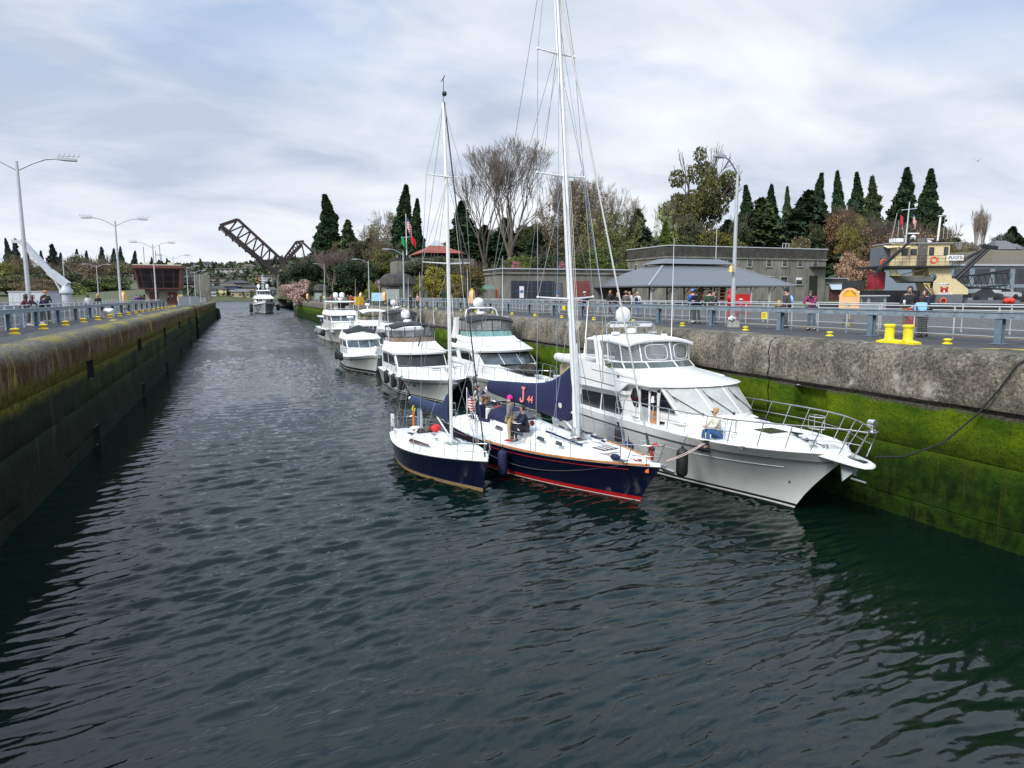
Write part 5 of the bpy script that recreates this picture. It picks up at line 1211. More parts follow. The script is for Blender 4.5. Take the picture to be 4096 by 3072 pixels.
C1, h1, s1, c1, X1, w1 = cruiser('cabin_cruiser', 'white cabin cruiser with black flybridge canopy and wide black windscreen cover', 11.5, 46.0,
 dict(stern=52.5, tip=38.8, stem=40.1, B=2.12, z=(1.20, 1.25, 1.62), ps=3.6, fd=1.3),
 dict(Y0=51.5, Y1=46.5, w=1.80, nose=0.35, side=((0.3, 1.35), (1.5, 2.7))),
 dict(Yb=46.0, Yt=46.9, zb=1.66, zt=2.52, n=1, mat=mat('black_mesh_cover', (0.018, 0.018, 0.02), 0.55, var=0.25)),
 dict(Y0=50.8, Y1=48.2, z=3.28, over=0.35, line=None),
 dict(z=3.62, mat=mat('bronze_acrylic', (0.20, 0.14, 0.09), 0.1, alpha=0.7), n=3, u0=0.8, seat=tan_, fm=blackv),
 dict(Y0=50.9, Y1=48.4, z=4.42, mat=blackv, vinyl=vinyl, crown=0.20),
 dict(ports=((0.47, 0.75), (0.62, 0.80), (0.68, 0.86), (0.745, 0.92)), domes=((50.9, -0.1, 4.86, 0.33, 0.66, 0.3),), radars=((50.3, -0.1, 4.58, 0.30, 0.2),), whips=((49.3, -1.7, 3.2, -0.2, 0, 6.8), (49.6, 0.7, 4.5, -0.3, 0.1, 8.2), (49.5, 1.7, 3.2, -0.2, 0.0, 6.4)), rh=0.78))
b = MB(); b.tube([(X1(47.6), 0.0, 2.95), (X1(47.3), 0.22, 3.9)], 0.045, 8); b.build('rolled_pole', rubber, C1, 60)
hatch(C1, X1(43.9), 0.25, 0.5, 0.6, 1.72, mat('black_hatch', (0.01, 0.01, 0.011), 0.2))
b = MB(); b.sph((X1(47.4), -0.85, 2.95), 0.05, 8, 5); b.sph((X1(47.4), -0.72, 2.95), 0.05, 8, 5); b.each('fly_light', steel, C1, 50)
black_f = rubber
for i, (yy, lab) in enumerate(((48.3, 'black fender at the stern quarter of the cruiser with black canopy'), (45.9, 'black fender on the near side of the cruiser with black canopy, aft of its portholes'), (44.2, 'black fender on the near side of the cruiser with black canopy, beside the first porthole'))):
 tt = h1.t_at(X1(yy)); x, y, z = h1.pt(tt, 0.7, -1); fender((11.5 + y - 0.2, yy, 0.42), 0.19, 0.95, black_f, lab, 'fenders hung from the boats', 0.35, tilt=(0.15, 0))
fender((13.55, 40.9, 0.5), 0.22, 1.1, black_f, 'large black fender between the two white cruisers with black canopies', 'fenders hung from the boats', 0.3)
C2, h2, s2, c2, X2, w2 = cruiser('cabin_cruiser', 'white sport cruiser with black canopy and green tinted flybridge screen behind the tall mast', 15.45, 42.0,
 dict(stern=49.5, tip=33.4, stem=35.3, B=2.1, z=(1.45, 1.52, 1.78), ps=3.2, fd=2.2),
 dict(Y0=47.5, Y1=40.6, w=1.82, nose=0.8, side=((0.1, 0.9), (1.3, 2.3))),
 dict(Yb=39.1, Yt=40.6, zb=2.28, zt=3.02, n=3, mat=mat('screen_glass', (0.045, 0.055, 0.065), 0.05, var=0.5, vs=0.8)),
 dict(Y0=46.2, Y1=42.7, z=3.86, over=0.35, line=1.7),
 dict(z=4.22, mat=gglass, n=4, u0=1.2, rake=0.45, seat=mat('pale_green_seat', (0.5, 0.66, 0.64), 0.5)),
 dict(Y0=45.9, Y1=43.2, z=5.0, mat=blackv, vinyl=vinyl, crown=0.20, drop=0.2),
 dict(arch=dict(Yb=45.9, zb=3.5, Yt=45.2, zt=5.08), ports=((0.40, 1.05), (0.48, 1.05)), domes=((45.7, -0.1, 5.72, 0.36, 0.66, 0.35),), radars=((45.3, -0.05, 5.22, 0.33, 0.2),), whips=((45.5, -1.9, 3.6, -0.2, -0.1, 6.6), (45.3, 1.5, 4.9, -0.1, 0.1, 9.2), (44.5, -1.2, 5.1, -0.2, 0, 8.3)), rh=0.75))
b = MB(); b.tube([(X2(45.4), -1.15, 5.1), (X2(45.4), -1.05, 5.55), (X2(45.4), -0.8, 5.68), (X2(45.4), 0.8, 5.68), (X2(45.4), 1.05, 5.55), (X2(45.4), 1.2, 5.1)], 0.055, 8); b.build('dome_hoop', gel, C2, 60)
b = MB(); b.add([(X2(38.9), -1.05, 2.30), (X2(36.4), -0.35, 2.05), (X2(36.3), 0.35, 2.05), (X2(38.6), 1.0, 2.30)], [(0, 1, 2, 3)]); b.v = [(x, y, z + 0.04) for x, y, z in b.v]; o = b.build('foredeck_window', dglass, C2, 0); md = o.modifiers.new('thickness', 'SOLIDIFY'); md.thickness = 0.08; md.offset = 1
b = MB(); b.box(X2(47.0), X2(45.2), -1.9, -1.82, 2.9, 3.65); b.build('stern_curtain', blackv, C2, 0)
ink = mat('teal_lettering', (0.10, 0.25, 0.28), 0.5, var=0)
for k in range(2):
 b = MB(); y0 = -1.25
 b.tube([(X2(41.05) + 0.0, y0 + 0.34 * i / 14, 3.34 - k * 0.16 + 0.05 * math.sin(i * 1.7 + k)) for i in range(15)], 0.014, 4); b.build('name_script', ink, C2, 50)
OB = thing('outboard_engine', 'small white outboard engine clamped to the stern rail of the larger navy sailboat', 'outboard engine', (9.85, 29.15, 1.85), R(20))
b = MB(); b.loft([[(-0.2, -0.13, 0.1), (0.18, -0.13, 0.1), (0.18, 0.13, 0.1), (-0.2, 0.13, 0.1)], [(-0.26, -0.16, 0.25), (0.24, -0.16, 0.25), (0.24, 0.16, 0.25), (-0.26, 0.16, 0.25)], [(-0.22, -0.14, 0.46), (0.20, -0.14, 0.46), (0.20, 0.14, 0.46), (-0.22, 0.14, 0.46)], [(-0.1, -0.08, 0.52), (0.1, -0.08, 0.52), (0.1, 0.08, 0.52), (-0.1, 0.08, 0.52)]]); b.build('cowling', radome, OB, 40)
b = MB(); b.tube([(0, 0, 0.12), (0, 0, -0.55)], 0.06, 8); b.plate([(-0.15, -0.01, -0.5), (0.2, -0.01, -0.5), (0.1, -0.01, -0.75), (-0.05, -0.01, -0.75)], (0, 0.02, 0)); b.build('leg', alum, OB, 40)
C3, h3, s3, c3, X3, w3 = cruiser('cabin_cruiser', 'small white flybridge cruiser with folded black canvas, first boat on the open water side', 10.35, 63.0,
 dict(stern=68.6, tip=56.6, stem=57.9, B=2.0, z=(1.15, 1.22, 1.72), ps=3.2, fd=1.6, boot=0.30),
 dict(Y0=67.8, Y1=63.5, w=1.55, nose=0.35, side=((0.15, 0.85), (1.3, 2.7))),
 dict(Yb=63.0, Yt=63.9, zb=1.86, zt=2.52, n=3, mat=mat('screen_glass_grey', (0.06, 0.075, 0.085), 0.06, var=0.6, vs=1.2)),
 dict(Y0=67.4, Y1=65.0, z=3.22, over=0.2), None, None,
 dict(ports=((0.56, 0.95), (0.68, 1.02)), radars=((67.9, -0.5, 4.38, 0.34, 0.65),), whips=((66.8, -1.5, 3.2, -0.2, 0, 6.2), (66.9, 1.5, 3.2, -0.2, 0, 5.9)), rh=0.7))
b = MB(); rg = []
for i in range(9):
 u = i / 8; y = lerp(-1.45, 1.45, u); hh = 3.26 + 0.52 * (1 - abs(2 * u - 1) ** 1.4) + 0.05 * math.sin(i * 2.1); rg.append([(X3(67.2), y, 3.15), (X3(66.8), y, hh - 0.1), (X3(66.2), y, hh), (X3(65.3), y, 3.32 + 0.05 * math.sin(i)), (X3(64.9), y, 3.18)])
b.loft(rg, True, True); b.build('canvas_cover', blackv, C3, 50)
b = MB(); b.tube([(X3(67.9), -1.3, 3.2), (X3(67.9), -1.25, 3.75), (X3(67.9), 1.25, 3.75), (X3(67.9), 1.3, 3.2)], 0.03, 6); b.tube([(X3(67.0), -1.3, 3.75), (X3(67.0), 1.3, 3.75)], 0.02, 6); b.build('mast_frame', gel, C3, 60)
b = MB(); b.tube([(X3(64.05), -0.35 + 1.3 * i / 24, 2.86 + 0.045 * math.sin(i * 1.9)) for i in range(25)], 0.012, 4); b.build('name_script', ink, C3, 50)
for yy, z, r, hh, lab in ((66.6, 0.6, 0.2, 0.9, 'black fender at the stern of the small flybridge cruiser'), (64.9, 0.75, 0.2, 0.75, 'second black fender along the side of the small flybridge cruiser'), (63.4, 0.75, 0.2, 0.75, 'third black fender along the side of the small flybridge cruiser, nearest its bow')):
 tt = h3.t_at(X3(yy)); x, y, zz_ = h3.pt(tt, 0.9, -1); fender((10.35 + y - 0.2, yy, z), r, hh, black_f, lab, 'fenders hung from the boats', 0.25, tilt=(0.12, 0))
redf = mat('red_flag', (0.55, 0.012, 0.02), 0.8)
flag((12.1, 63.2, 2.0), R(-60), 0.55, redf, 'small red flag on the bow rail of the small flybridge cruiser', 0.5, 1.3, (-0.5, 1.1))
C4, h4, s4, c4_, X4, w4 = cruiser('cabin_cruiser', 'white cruiser with black canopy and a dark arched side opening behind the small flybridge cruiser', 15.55, 70.0,
 dict(stern=77.0, tip=62.5, stem=64.0, B=2.1, z=(1.4, 1.5, 1.85), ps=3.2, fd=2.0),
 dict(Y0=75.5, Y1=69.0, w=1.85, nose=0.7, side=((0.1, 1.2), (1.4, 2.6))),
 dict(Yb=68.0, Yt=69.4, zb=2.2, zt=3.0, n=3, mat=bglass),
 dict(Y0=74.6, Y1=70.4, z=3.75, over=0.4, line=1.7),
 dict(z=4.0, mat=vinyl_s, n=4, u0=1.2),
 dict(Y0=74.0, Y1=70.6, z=4.82, mat=blackv, vinyl=vinyl_s, crown=0.2, drop=0.18),
 dict(arch=dict(Yb=73.8, zb=3.3, Yt=73.0, zt=4.85), domes=((72.6, -0.55, 5.55, 0.3, 0.55, 0.3),), radars=((72.3, -0.2, 5.2, 0.28, 0.25),), whips=((72.0, 0.9, 4.8, -0.2, 0.1, 8.4), (72.4, -0.2, 4.9, -0.2, 0, 7.0)), rh=0.75))
b = MB(); b.cbox((X4(72.4), -0.1, 5.2), (0.2, 1.5, 0.1)); b.build('radar_array', radome, C4, 20)
P = [(X4(74.8), 0, 1.5)] + [(X4(72.6) + 2.0 * math.cos(a), 0, 1.5 + 1.25 * math.sin(a)) for a in [math.pi * (1 - k / 10) for k in range(11)]] + [(X4(70.6), 0, 1.5)]
b = MB(); b.plate([(x, -1.86, z) for x, y, z in P], (0, -0.03, 0)); b.build('arched_opening', dglass, C4, 0)
TD2 = thing('dinghy', 'white dinghy slung across the stern of the cruiser with the dark arched opening', 'dinghy', (13.3, 76.8, 2.35), R(0))
b = MB(); b.tube([(1.2, 0.4, 0.2), (0.0, 0.5, 0.2), (-0.9, 0.35, 0.28), (-1.25, 0, 0.36), (-0.9, -0.35, 0.28), (0, -0.5, 0.2), (1.2, -0.4, 0.2)], [0.12, 0.22, 0.2, 0.18, 0.2, 0.22, 0.12], 10); b.build('tube', MATS['white_hypalon'], TD2, 60)
b = MB(); b.loft([[(1.1, -0.4, 0.1), (1.1, 0, -0.05), (1.1, 0.4, 0.1)], [(-0.7, -0.3, 0.15), (-0.7, 0, -0.1), (-0.7, 0.3, 0.15)]], False, False); b.build('floor', gel, TD2, 40)
C5, h5, s5, c5, X5, w5 = cruiser('cabin_cruiser', 'white cruiser with open white bimini between two other cruisers by the far wall', 15.35, 85.0,
 dict(stern=92.0, tip=78.5, stem=79.8, B=2.0, z=(1.35, 1.45, 1.8), ps=3.2, fd=2.0),
 dict(Y0=91.0, Y1=84.0, w=1.75, nose=0.8),
 dict(Yb=83.4, Yt=84.6, zb=2.15, zt=2.85, n=3, mat=bglass),
 dict(Y0=90.0, Y1=85.8, z=3.55, over=0.35),
 dict(z=3.82, mat=vinyl_s, n=4, u0=1.2, seat=tan_),
 dict(Y0=88.6, Y1=85.6, z=4.70, mat=whitev, vinyl=None, crown=0.2, drop=0.22),
 dict(arch=dict(Yb=89.0, zb=3.2, Yt=88.6, zt=4.6), radars=((88.2, -0.4, 5.35, 0.32, 0.5),), whips=((87.5, 1.0, 4.8, 0, 0, 8.6), (88.0, -1.5, 3.6, 0, 0, 6.5)), rh=0.75))
C6, h6, s6, c6, X6, w6 = cruiser('motor_yacht', 'white hardtop motor yacht with two satellite domes, last of the moored row', 13.35, 103.0,
 dict(stern=115.5, tip=92.0, stem=94.5, B=2.3, z=(1.72, 1.75, 2.3), ps=3.2, fd=2.5, mat=gel2),
 dict(Y0=106.5, Y1=97.5, w=1.85, nose=0.6, mat=gel2, side=((0.3, 1.2), (1.8, 2.9))),
 dict(Yb=96.6, Yt=97.8, zb=3.05, zt=3.78, n=3, mat=bglass),
 dict(Y0=106.5, Y1=98.2, z=4.52, over=0.3),
 dict(z=4.78, mat=vinyl_s, n=4, u0=1.8),
 None,
 dict(domes=((103.5, -0.35, 6.3, 0.36, 0.72, 0.3), (103.5, 0.55, 6.3, 0.36, 0.72, 0.3)), radars=((102.5, 0.1, 6.0, 0.3, 0.2),), whips=((104.5, -1.9, 3.6, 0, 0, 8.2), (104.9, -1.8, 3.6, -0.5, 0.2, 7.4), (100.0, 1.9, 3.9, 0, 0.1, 8.8)), ports=((0.30, 1.1), (0.36, 1.1), (0.42, 1.1)), rh=0.8), 'yacht')
b = MB(); b.loft([ring(X6(105.5), X6(99.0), 1.8, 1.75, 0.5, 5.58), ring(X6(105.6), X6(98.8), 1.85, 1.8, 0.5, 5.68), ring(X6(105.4), X6(99.2), 1.7, 1.6, 0.5, 5.80)]); b.build('hardtop', gel2, C6, 30)
b = MB()
for sd in (-1, 1):
 b.bar((X6(104.8), sd * 1.72, 4.5), (X6(103.6), sd * 1.72, 5.6), 0.12, 0.5); b.bar((X6(99.2), sd * 1.5, 4.7), (X6(99.5), sd * 1.6, 5.6), 0.05, 0.06)
b.each('hardtop_support', gel2, C6, 0)
b = MB(); b.box(X6(102.5), X6(101.5), -0.2, 1.2, 4.5, 5.5); b.build('dark_console', mat('dark_console', (0.02, 0.02, 0.022), 0.6), C6, 0)
b = MB(); b.loft([ring(X6(112.5), X6(107.5), 2.15, 2.15, 0.5, 3.30), ring(X6(112.7), X6(107.3), 2.25, 2.25, 0.5, 3.42), ring(X6(112.5), X6(107.6), 2.05, 2.05, 0.5, 3.52)]); b.build('aft_roof', gel2, C6, 30)
b = MB(); b.box(X6(112.2), X6(107.6), -1.5, 1.5, 1.7, 3.3); b.build('aft_cabin', gel2, C6, 0)
b = MB(); b.box(X6(111.0), X6(108.2), -1.53, -1.5, 2.3, 3.1); b.build('aft_window', dglass, C6, 0)
grey_f = mat('grey_ball_cover', (0.16, 0.165, 0.18), 0.8, var=0.2)
for yy, lab in ((108.9, 'round grey ball fender at the stern of the hardtop yacht'), (104.6, 'round grey ball fender amidships on the hardtop yacht')):
 t = thing('ball_fender', lab, 'fender', (13.35 - 2.62, yy, 1.25), 0, 'fenders hung from the boats'); b = MB(); b.sph((0, 0, 0), 0.42, 16, 10); b.build('ball', grey_f, t, 60); b = MB(); b.tube([(0, 0, 0.4), (0.25, 0, 0.75)], 0.02, 5); b.build('lanyard', rope_b, t, 60)
fender((13.35 - 2.62, 100.4, 0.9), 0.3, 0.95, rubber, 'square black fender pad nearest the bow of the hardtop yacht', 'fenders hung from the boats', 0.3)
# the yacht coming up the channel
AP = thing('motor_yacht', 'tall white yacht with grey hull and two domes coming up the channel towards the lock', 'yacht', (8.95, 292.0, 0), R(-90))
XA = lambda Y: 292.0 - Y
HA = Hull(-17, 17.5, 15.5, 4.05, (3.4, 3.6, 4.9), tm=0.55, p_s=3.0, p_w=2.0, wl=0.84, fb=0.55, zk=-1)
greyh = mat('pale_grey_topsides', (0.33, 0.36, 0.37), 0.25, var=0.06, coat=0.3)
HA.build([antif, boot_w, greyh, gel], [(-1.0, 0), (0.1, 0), (0.3, 1), (0.55, 2), (('f', 0.3), 2), (('f', 0.6), 2), (('f', 0.74), 3), (('f', 1.0), 3)], AP)
HA.deck(nonskid, AP, 0.05, 0.1, -0.9, t0=0.02)
a1 = Shell([ring(-15, 8.6, 3.5, 3.3, 1.0, 2.6), ring(-15, 8.3, 3.5, 3.3, 1.0, 4.0), ring(-15, 7.6, 3.45, 3.2, 1.0, 5.35)]); a1.body(None, gel, AP, 'main_deckhouse', 30)
b = MB()
for a, c in ((3.5, 4.4), (4.7, 6.2), (6.5, 7.5), (7.8, 9.2), (9.5, 10.5)): a1.patch(b, 1.3, 1.9, a, c, 0.03)
b.each('deckhouse_window', dglass, AP, 20)
a2 = Shell([ring(-15, 9.1, 3.75, 3.6, 1.0, 5.35), ring(-15, 9.3, 3.8, 3.6, 1.0, 5.6), ring(-14, 7.0, 3.1, 2.6, 1.0, 6.7)]); a2.body(None, gel, AP, 'portuguese_bridge', 30)
a3 = Shell([ring(-8, 6.3, 2.65, 2.45, 0.9, 6.6), ring(-8, 6.1, 2.6, 2.4, 0.9, 7.0), ring(-8, 5.2, 2.45, 2.25, 0.8, 8.35)]); a3.body(None, gel, AP, 'wheelhouse', 30)
b = MB()
for k in range(5): a3.patch(b, 1.0, 1.92, 3.1 + 1.56 * k, 3.1 + 1.56 * (k + 1) - 0.14, 0.03)
b.each('wheelhouse_window', dglass, AP, 20)
b = MB(); b.loft([ring(-8, 5.8, 2.7, 2.5, 0.8, 8.35), ring(-8, 5.9, 2.75, 2.55, 0.8, 8.5), ring(-7.8, 5.3, 2.5, 2.3, 0.8, 8.75)]); b.build('wheelhouse_roof', gel, AP, 30)
for y in (-1.62, 1.62): satdome(AP, (-1.5, y, 9.75), 0.62, 1.35); b = MB(); b.lathe([(0.2, 0), (0.16, 1.0)], (-1.5, y, 8.75), 10); b.build('dome_post', gel, AP, 50)
b = MB()
for y in (-0.28, 0.28): b.tube([(-1.5, y * 1.2, 8.7), (-1.5, y * 0.7, 14.8)], 0.06, 6)
for k in range(9): z = 9.3 + 0.62 * k; b.tube([(-1.5, -0.3, z), (-1.5, 0.3, z)], 0.045, 5)
for z, w in ((11.8, 0.8), (12.6, 1.0), (13.5, 0.75)): b.tube([(-1.5, -w, z), (-1.5, w, z)], 0.07, 6)
b.build('mast', gel, AP, 50)
b = MB(); b.tube([(-1.5, -2.3, 9.15), (-1.5, -1.0, 8.85), (-1.5, 1.0, 8.85), (-1.5, 2.3, 9.15)], 0.12, 6); b.build('mast_wing', mat('navy_wing', (0.03, 0.035, 0.12), 0.4), AP, 50)
b = MB(); b.plate([(9.5, -2.0, 4.0), (10.2, -2.0, 4.0), (10.2, -1.4, 4.0), (9.5, -1.4, 4.0)], (0, 0, 0.4)); b.build('deck_locker', gel, AP, 0)
for sd in (-1, 1):
 b = MB(); x0, y0, z0 = HA.pt(0.78, 0.9, sd); x1, y1, z1 = HA.pt(0.90, 3.0, sd); b.bar((x0, y0 + sd * 0.02, z0), (x1, y1 + sd * 0.02, z1), 0.08, 0.35); b.build('anchor_pocket', rub, AP, 0)
fender((8.95 - 4.85, 283.5, 0.2), 0.62, 3.6, rubber, 'long black fender on the left flank of the approaching yacht', 'fenders hung from the boats', 0.5)
fender((8.95 + 4.85, 283.5, 0.9), 0.66, 2.6, rubber, 'fat black fender on the right flank of the approaching yacht', 'fenders hung from the boats', 0.5)
# rails, bollards, lamps and small things on the quays
gsteel = mat('blue_grey_painted_steel', (0.13, 0.185, 0.235), 0.5, var=0.15, vs=4, dirt=0.25)
beamst = mat('weathered_blue_steel', (0.20, 0.25, 0.29), 0.5, var=0.18, vs=6, dirt=0.3)
pipe = mat('silver_pipe', (0.52, 0.54, 0.55), 0.4, 0.3, var=0.08)
yel = mat('yellow_enamel', (0.72, 0.50, 0.012), 0.45, var=0.10, vs=6, dirt=0.2)
yel2 = mat('bright_yellow_enamel', (0.75, 0.62, 0.012), 0.45, var=0.08, vs=6, dirt=0.25)
q = NT('wire_mesh'); x, y, z = q.xyz()
ln = lambda c: q.math('LESS_THAN', q.math('FRACT', q.math('MULTIPLY', c, 16.0)), 0.16)
q.l(q.math('MAXIMUM', ln(y), ln(z)), q.b.inputs['Alpha']); wmesh = q.done((0.22, 0.23, 0.235), 0.5)
orange_c = mat('pale_orange_fibreglass', (0.72, 0.42, 0.20), 0.5, var=0.06, dirt=0.12)
concrete = mat('pale_concrete', (0.30, 0.30, 0.28), 0.9, var=0.2, bump=0.4)
def guard_rail(x, ys, y0, y1, label):
 t = thing('guard_rail', label, 'guard rail', (x, 0, 0))
 for yy in ys:
  b = MB(); b.cbox((0, yy, Z0 + 0.40), (0.15, 0.03, 0.80)); b.cbox((-0.08, yy, Z0 + 0.40), (0.02, 0.22, 0.80)); b.cbox((0.08, yy, Z0 + 0.40), (0.02, 0.22, 0.80)); b.cbox((0, yy, Z0 + 0.02), (0.34, 0.40, 0.02)); b.build('post', gsteel, t, 0)
 b = MB(); b.box(-0.09, 0.07, y0, y1, Z0 + 0.80, Z0 + 0.95); b.box(-0.12, 0.09, y0, y1, Z0 + 0.952, Z0 + 0.972); b.box(-0.12, 0.09, y0, y1, Z0 + 0.776, Z0 + 0.798)
 yy = y0 + 0.5
 while yy < min(y1, 60): b.cbox((-0.10, yy, Z0 + 0.875), (0.03, 0.10, 0.10)); yy += 0.92
 b.build('beam', beamst, t, 0)
def pipe_fence(x, y0, y1, step, label, mesh=True, h=1.11):
 t = thing('pipe_fence', label, 'fence', (x, 0, 0)); n = max(1, round((y1 - y0) / step)); n = min(n, 96)
 for i in range(n + 1):
  yy = lerp(y0, y1, i / n); b = MB(); b.tube([(0, yy, Z0), (0, yy, Z0 + h)], 0.027, 6); b.lathe([(0.04, 0), (0.04, 0.06)], (0, yy, Z0), 6); b.lathe([(0.038, 0), (0.038, 0.07)], (0, yy, Z0 + 0.14), 6); b.build('post', pipe, t, 50)
 for nm, zz_, r in (('top_rail', h, 0.027), ('middle_rail', 0.87, 0.022), ('bottom_rail', 0.17, 0.024)): b = MB(); b.tube([(0, y0, Z0 + zz_), (0, y1, Z0 + zz_)], r, 6); b.build(nm, pipe, t, 50)
 if mesh: b = MB(); b.add([(0.01, y0, Z0 + 0.2), (0.01, y1, Z0 + 0.2), (0.01, y1, Z0 + 0.86), (0.01, y0, Z0 + 0.86)], [(0, 1, 2, 3)]); b.build('mesh_panel', wmesh, t, 0)
guard_rail(21.35, [9.6 + 4.6 * k for k in range(26)], 5.0, 126, 'long blue grey steel guard rail along the right quay')
pipe_fence(22.2, 6.0, 128, 1.47, 'silver pipe fence with wire mesh just behind the right guard rail')
pipe_fence(26.8, 8.0, 110, 1.9, 'silver pipe fence along the far side of the right walkway')
guard_rail(-9.65, [28.0 + 4.6 * k for k in range(18)], 24, 108, 'long blue grey steel guard rail along the left quay')
pipe_fence(-10.25, 24, 108, 1.5, 'silver pipe fence with wire mesh just behind the left guard rail')
pipe_fence(-15.5, 26, 108, 2.2, 'silver pipe fence on the far side of the left walkway')
pipe_fence(-8.6, 124, 212, 2.4, 'pipe fence on the far end of the left quay beyond the gate', False)
pipe_fence(21.0, 150, 240, 2.4, 'grey fence along the far end of the right quay', False)
bt = thing('mooring_button', '', 'mooring bollard', (20.13, 14.93, Z0))
b = MB(); b.lathe([(0.23, 0), (0.23, 0.035), (0.10, 0.10), (0.095, 0.15), (0.19, 0.19), (0.20, 0.23), (0.13, 0.265), (0.01, 0.27)], (0, 0, 0), 16); b.build('bollard_body', yel2, bt, 45)
ptch = mat('worn_yellow_paint', (0.40, 0.30, 0.07), 0.9, var=0.4, vs=6)
for k in range(18):
 y = 14.93 + 4.576 * k
 o = bt if k == 0 else copy_tree(bt); o.location = (20.13, y, Z0); o.scale = (.62, .62, .62); o.name = 'mooring_button'
 tag(o, 'yellow mooring button on the right quay edge, the %s' % ORD[k].replace('nearest', 'nearest the camera'), 'mooring bollard', 'yellow mooring buttons along the quays')
bl = copy_tree(bt)
for c in kids(bl): c.data = c.data.copy(); c.data.materials[0] = yel
for k in range(19):
 y = 34.37 + 4.58 * k - 4.58
 o = bl if k == 0 else copy_tree(bl); o.location = (-8.75, y, Z0); o.scale = (.92, .92, .92); o.name = 'mooring_button'
 tag(o, 'orange yellow mooring button on the left quay edge, the %s' % ORD[k].replace('nearest', 'nearest the camera'), 'mooring bollard', 'yellow mooring buttons along the quays')
t = thing('double_bollard', 'tall bright yellow double bollard on a plate at the right quay edge', 'mooring bollard', (19.05, 15.75, Z0), R(90) + R(2)); t.scale = (.84, .84, .84)
b = MB(); b.loft([[(-0.78, -0.2, 0), (0.78, -0.2, 0), (0.78, 0.2, 0), (-0.78, 0.2, 0)], [(-0.78, -0.2, 0.07), (0.78, -0.2, 0.07), (0.78, 0.2, 0.07), (-0.78, 0.2, 0.07)], [(-0.55, -0.12, 0.13), (0.55, -0.12, 0.13), (0.55, 0.12, 0.13), (-0.55, 0.12, 0.13)]]); b.build('base_plate', yel2, t, 30)
for x in (-0.38, 0.38): b = MB(); b.lathe([(0.20, 0.1), (0.165, 0.18), (0.16, 0.58), (0.20, 0.61), (0.20, 0.68), (0.17, 0.70), (0.01, 0.70)], (x, 0, 0), 20); b.build('post', yel2, t, 45)
def paint(pts, name, m, z=Z0 + 0.008): b = MB(); b.add([(x, y, z) for x, y in pts], [tuple(range(len(pts)))]); tag(b.build(name, m, None, 0), kind='structure')
paint([(19.1, 13.3), (19.4, 13.3), (20.6, 12.2), (19.5, 12.6)], 'worn_marking', ptch); paint([(19.55, 12.9), (20.6, 10.6), (20.45, 10.6), (19.3, 12.9)], 'worn_marking', ptch)
for yy in (51, 64, 88): paint([(-7.55, yy), (-7.9, yy), (-7.9, yy + 1.6), (-7.55, yy + 1.6)], 'quay_marking', mat('quay_yellow', (0.55, 0.42, 0.10), 0.9, var=0.3))
paint([(24.2, 6), (24.35, 6), (24.35, 70), (24.2, 70)], 'walk_line', mat('line_yellow', (0.42, 0.28, 0.05), 0.9, var=0.3))
pole_m = mat('galvanised_lamp_pole', (0.46, 0.48, 0.50), 0.42, 0.35, var=0.1, vs=1.5)
def lamp(loc, h, arms, label, rz=0.0, group='street lamps on the quays', al=1.9, spikes=True):
 t = thing('street_lamp', label, 'street lamp', loc, rz, group)
 b = MB(); b.tube([(0, 0, 0), (0, 0, h)], [0.13, 0.07], 10); b.lathe([(0.2, 0), (0.2, 0.06), (0.14, 0.1)], (0, 0, 0), 10); b.lathe([(0.08, 0), (0.08, 0.05), (0.01, 0.07)], (0, 0, h), 8); b.build('pole', pole_m, t, 50)
 for s in arms:
  b = MB(); b.tube([(0, 0, h - 0.45), (s * al * 0.4, 0, h - 0.02), (s * al * 0.7, 0, h + 0.22), (s * al, 0, h + 0.30)], 0.04, 6); a = b.build('arm', pole_m, t, 60)
  b = MB(); b.loft([[(s * al, -0.1, h + 0.25), (s * al, 0.1, h + 0.25), (s * al, 0.1, h + 0.38), (s * al, -0.1, h + 0.38)], [(s * (al + 0.3), -0.17, h + 0.22), (s * (al + 0.3), 0.17, h + 0.22), (s * (al + 0.3), 0.15, h + 0.38), (s * (al + 0.3), -0.15, h + 0.38)], [(s * (al + 0.95), -0.15, h + 0.22), (s * (al + 0.95), 0.15, h + 0.22), (s * (al + 0.95), 0.12, h + 0.33), (s * (al + 0.95), -0.12, h + 0.33)]]); hd = b.build('lamp_head', mat('grey_lamp_head', (0.36, 0.38, 0.40), 0.5), t, 30)
  b = MB(); b.cbox((s * (al + 0.6), 0, h + 0.212), (0.55, 0.24, 0.02)); b.build('lens', mat('lamp_glass', (0.55, 0.57, 0.58), 0.2), hd, 0)
  if spikes:
   b = MB(); b.tube([(s * (al + 0.1), 0, h + 0.46), (s * (al + 1.1), 0, h + 0.46)], 0.008, 4)
   for k in range(5): x = s * (al + 0.1 + 0.24 * k); b.tube([(x - 0.05, 0, h + 0.37), (x, 0, h + 0.46), (x + 0.04, 0.05, h + 0.62)], 0.007, 4)
   b.build('bird_spikes', stay, hd, 60)
 return t
def _lp(p, zb=Z0): return (p[0], p[1], zb), p[2] - zb
for i, (p, w) in enumerate((((-10.9,46.05,13.82), 'nearest'), ((-10.9,78.39,13.8), 'second nearest'), ((-10.9,110.13,13.71), 'third nearest'), ((-10.9,142.6,13.69), 'fourth nearest'), ((-10.9,177.62,13.19), 'fifth nearest'), ((-10.9,206.27,13.09), 'sixth nearest'), ((-10.9,232.96,13.2), 'seventh nearest'))):
 l, h = _lp(p); lamp(l, h, (1, -1), 'grey double arm street lamp on the left quay, the %s to the camera' % w)
l, h = _lp((-29.29,179.64,13.4)); lamp(l, h, (1, -1), 'far grey double arm street lamp between the crane and the control building')
l, h = _lp((-27.97,141.04,13.4)); lamp(l, h, (1,), 'grey single arm street lamp just right of the white crane')
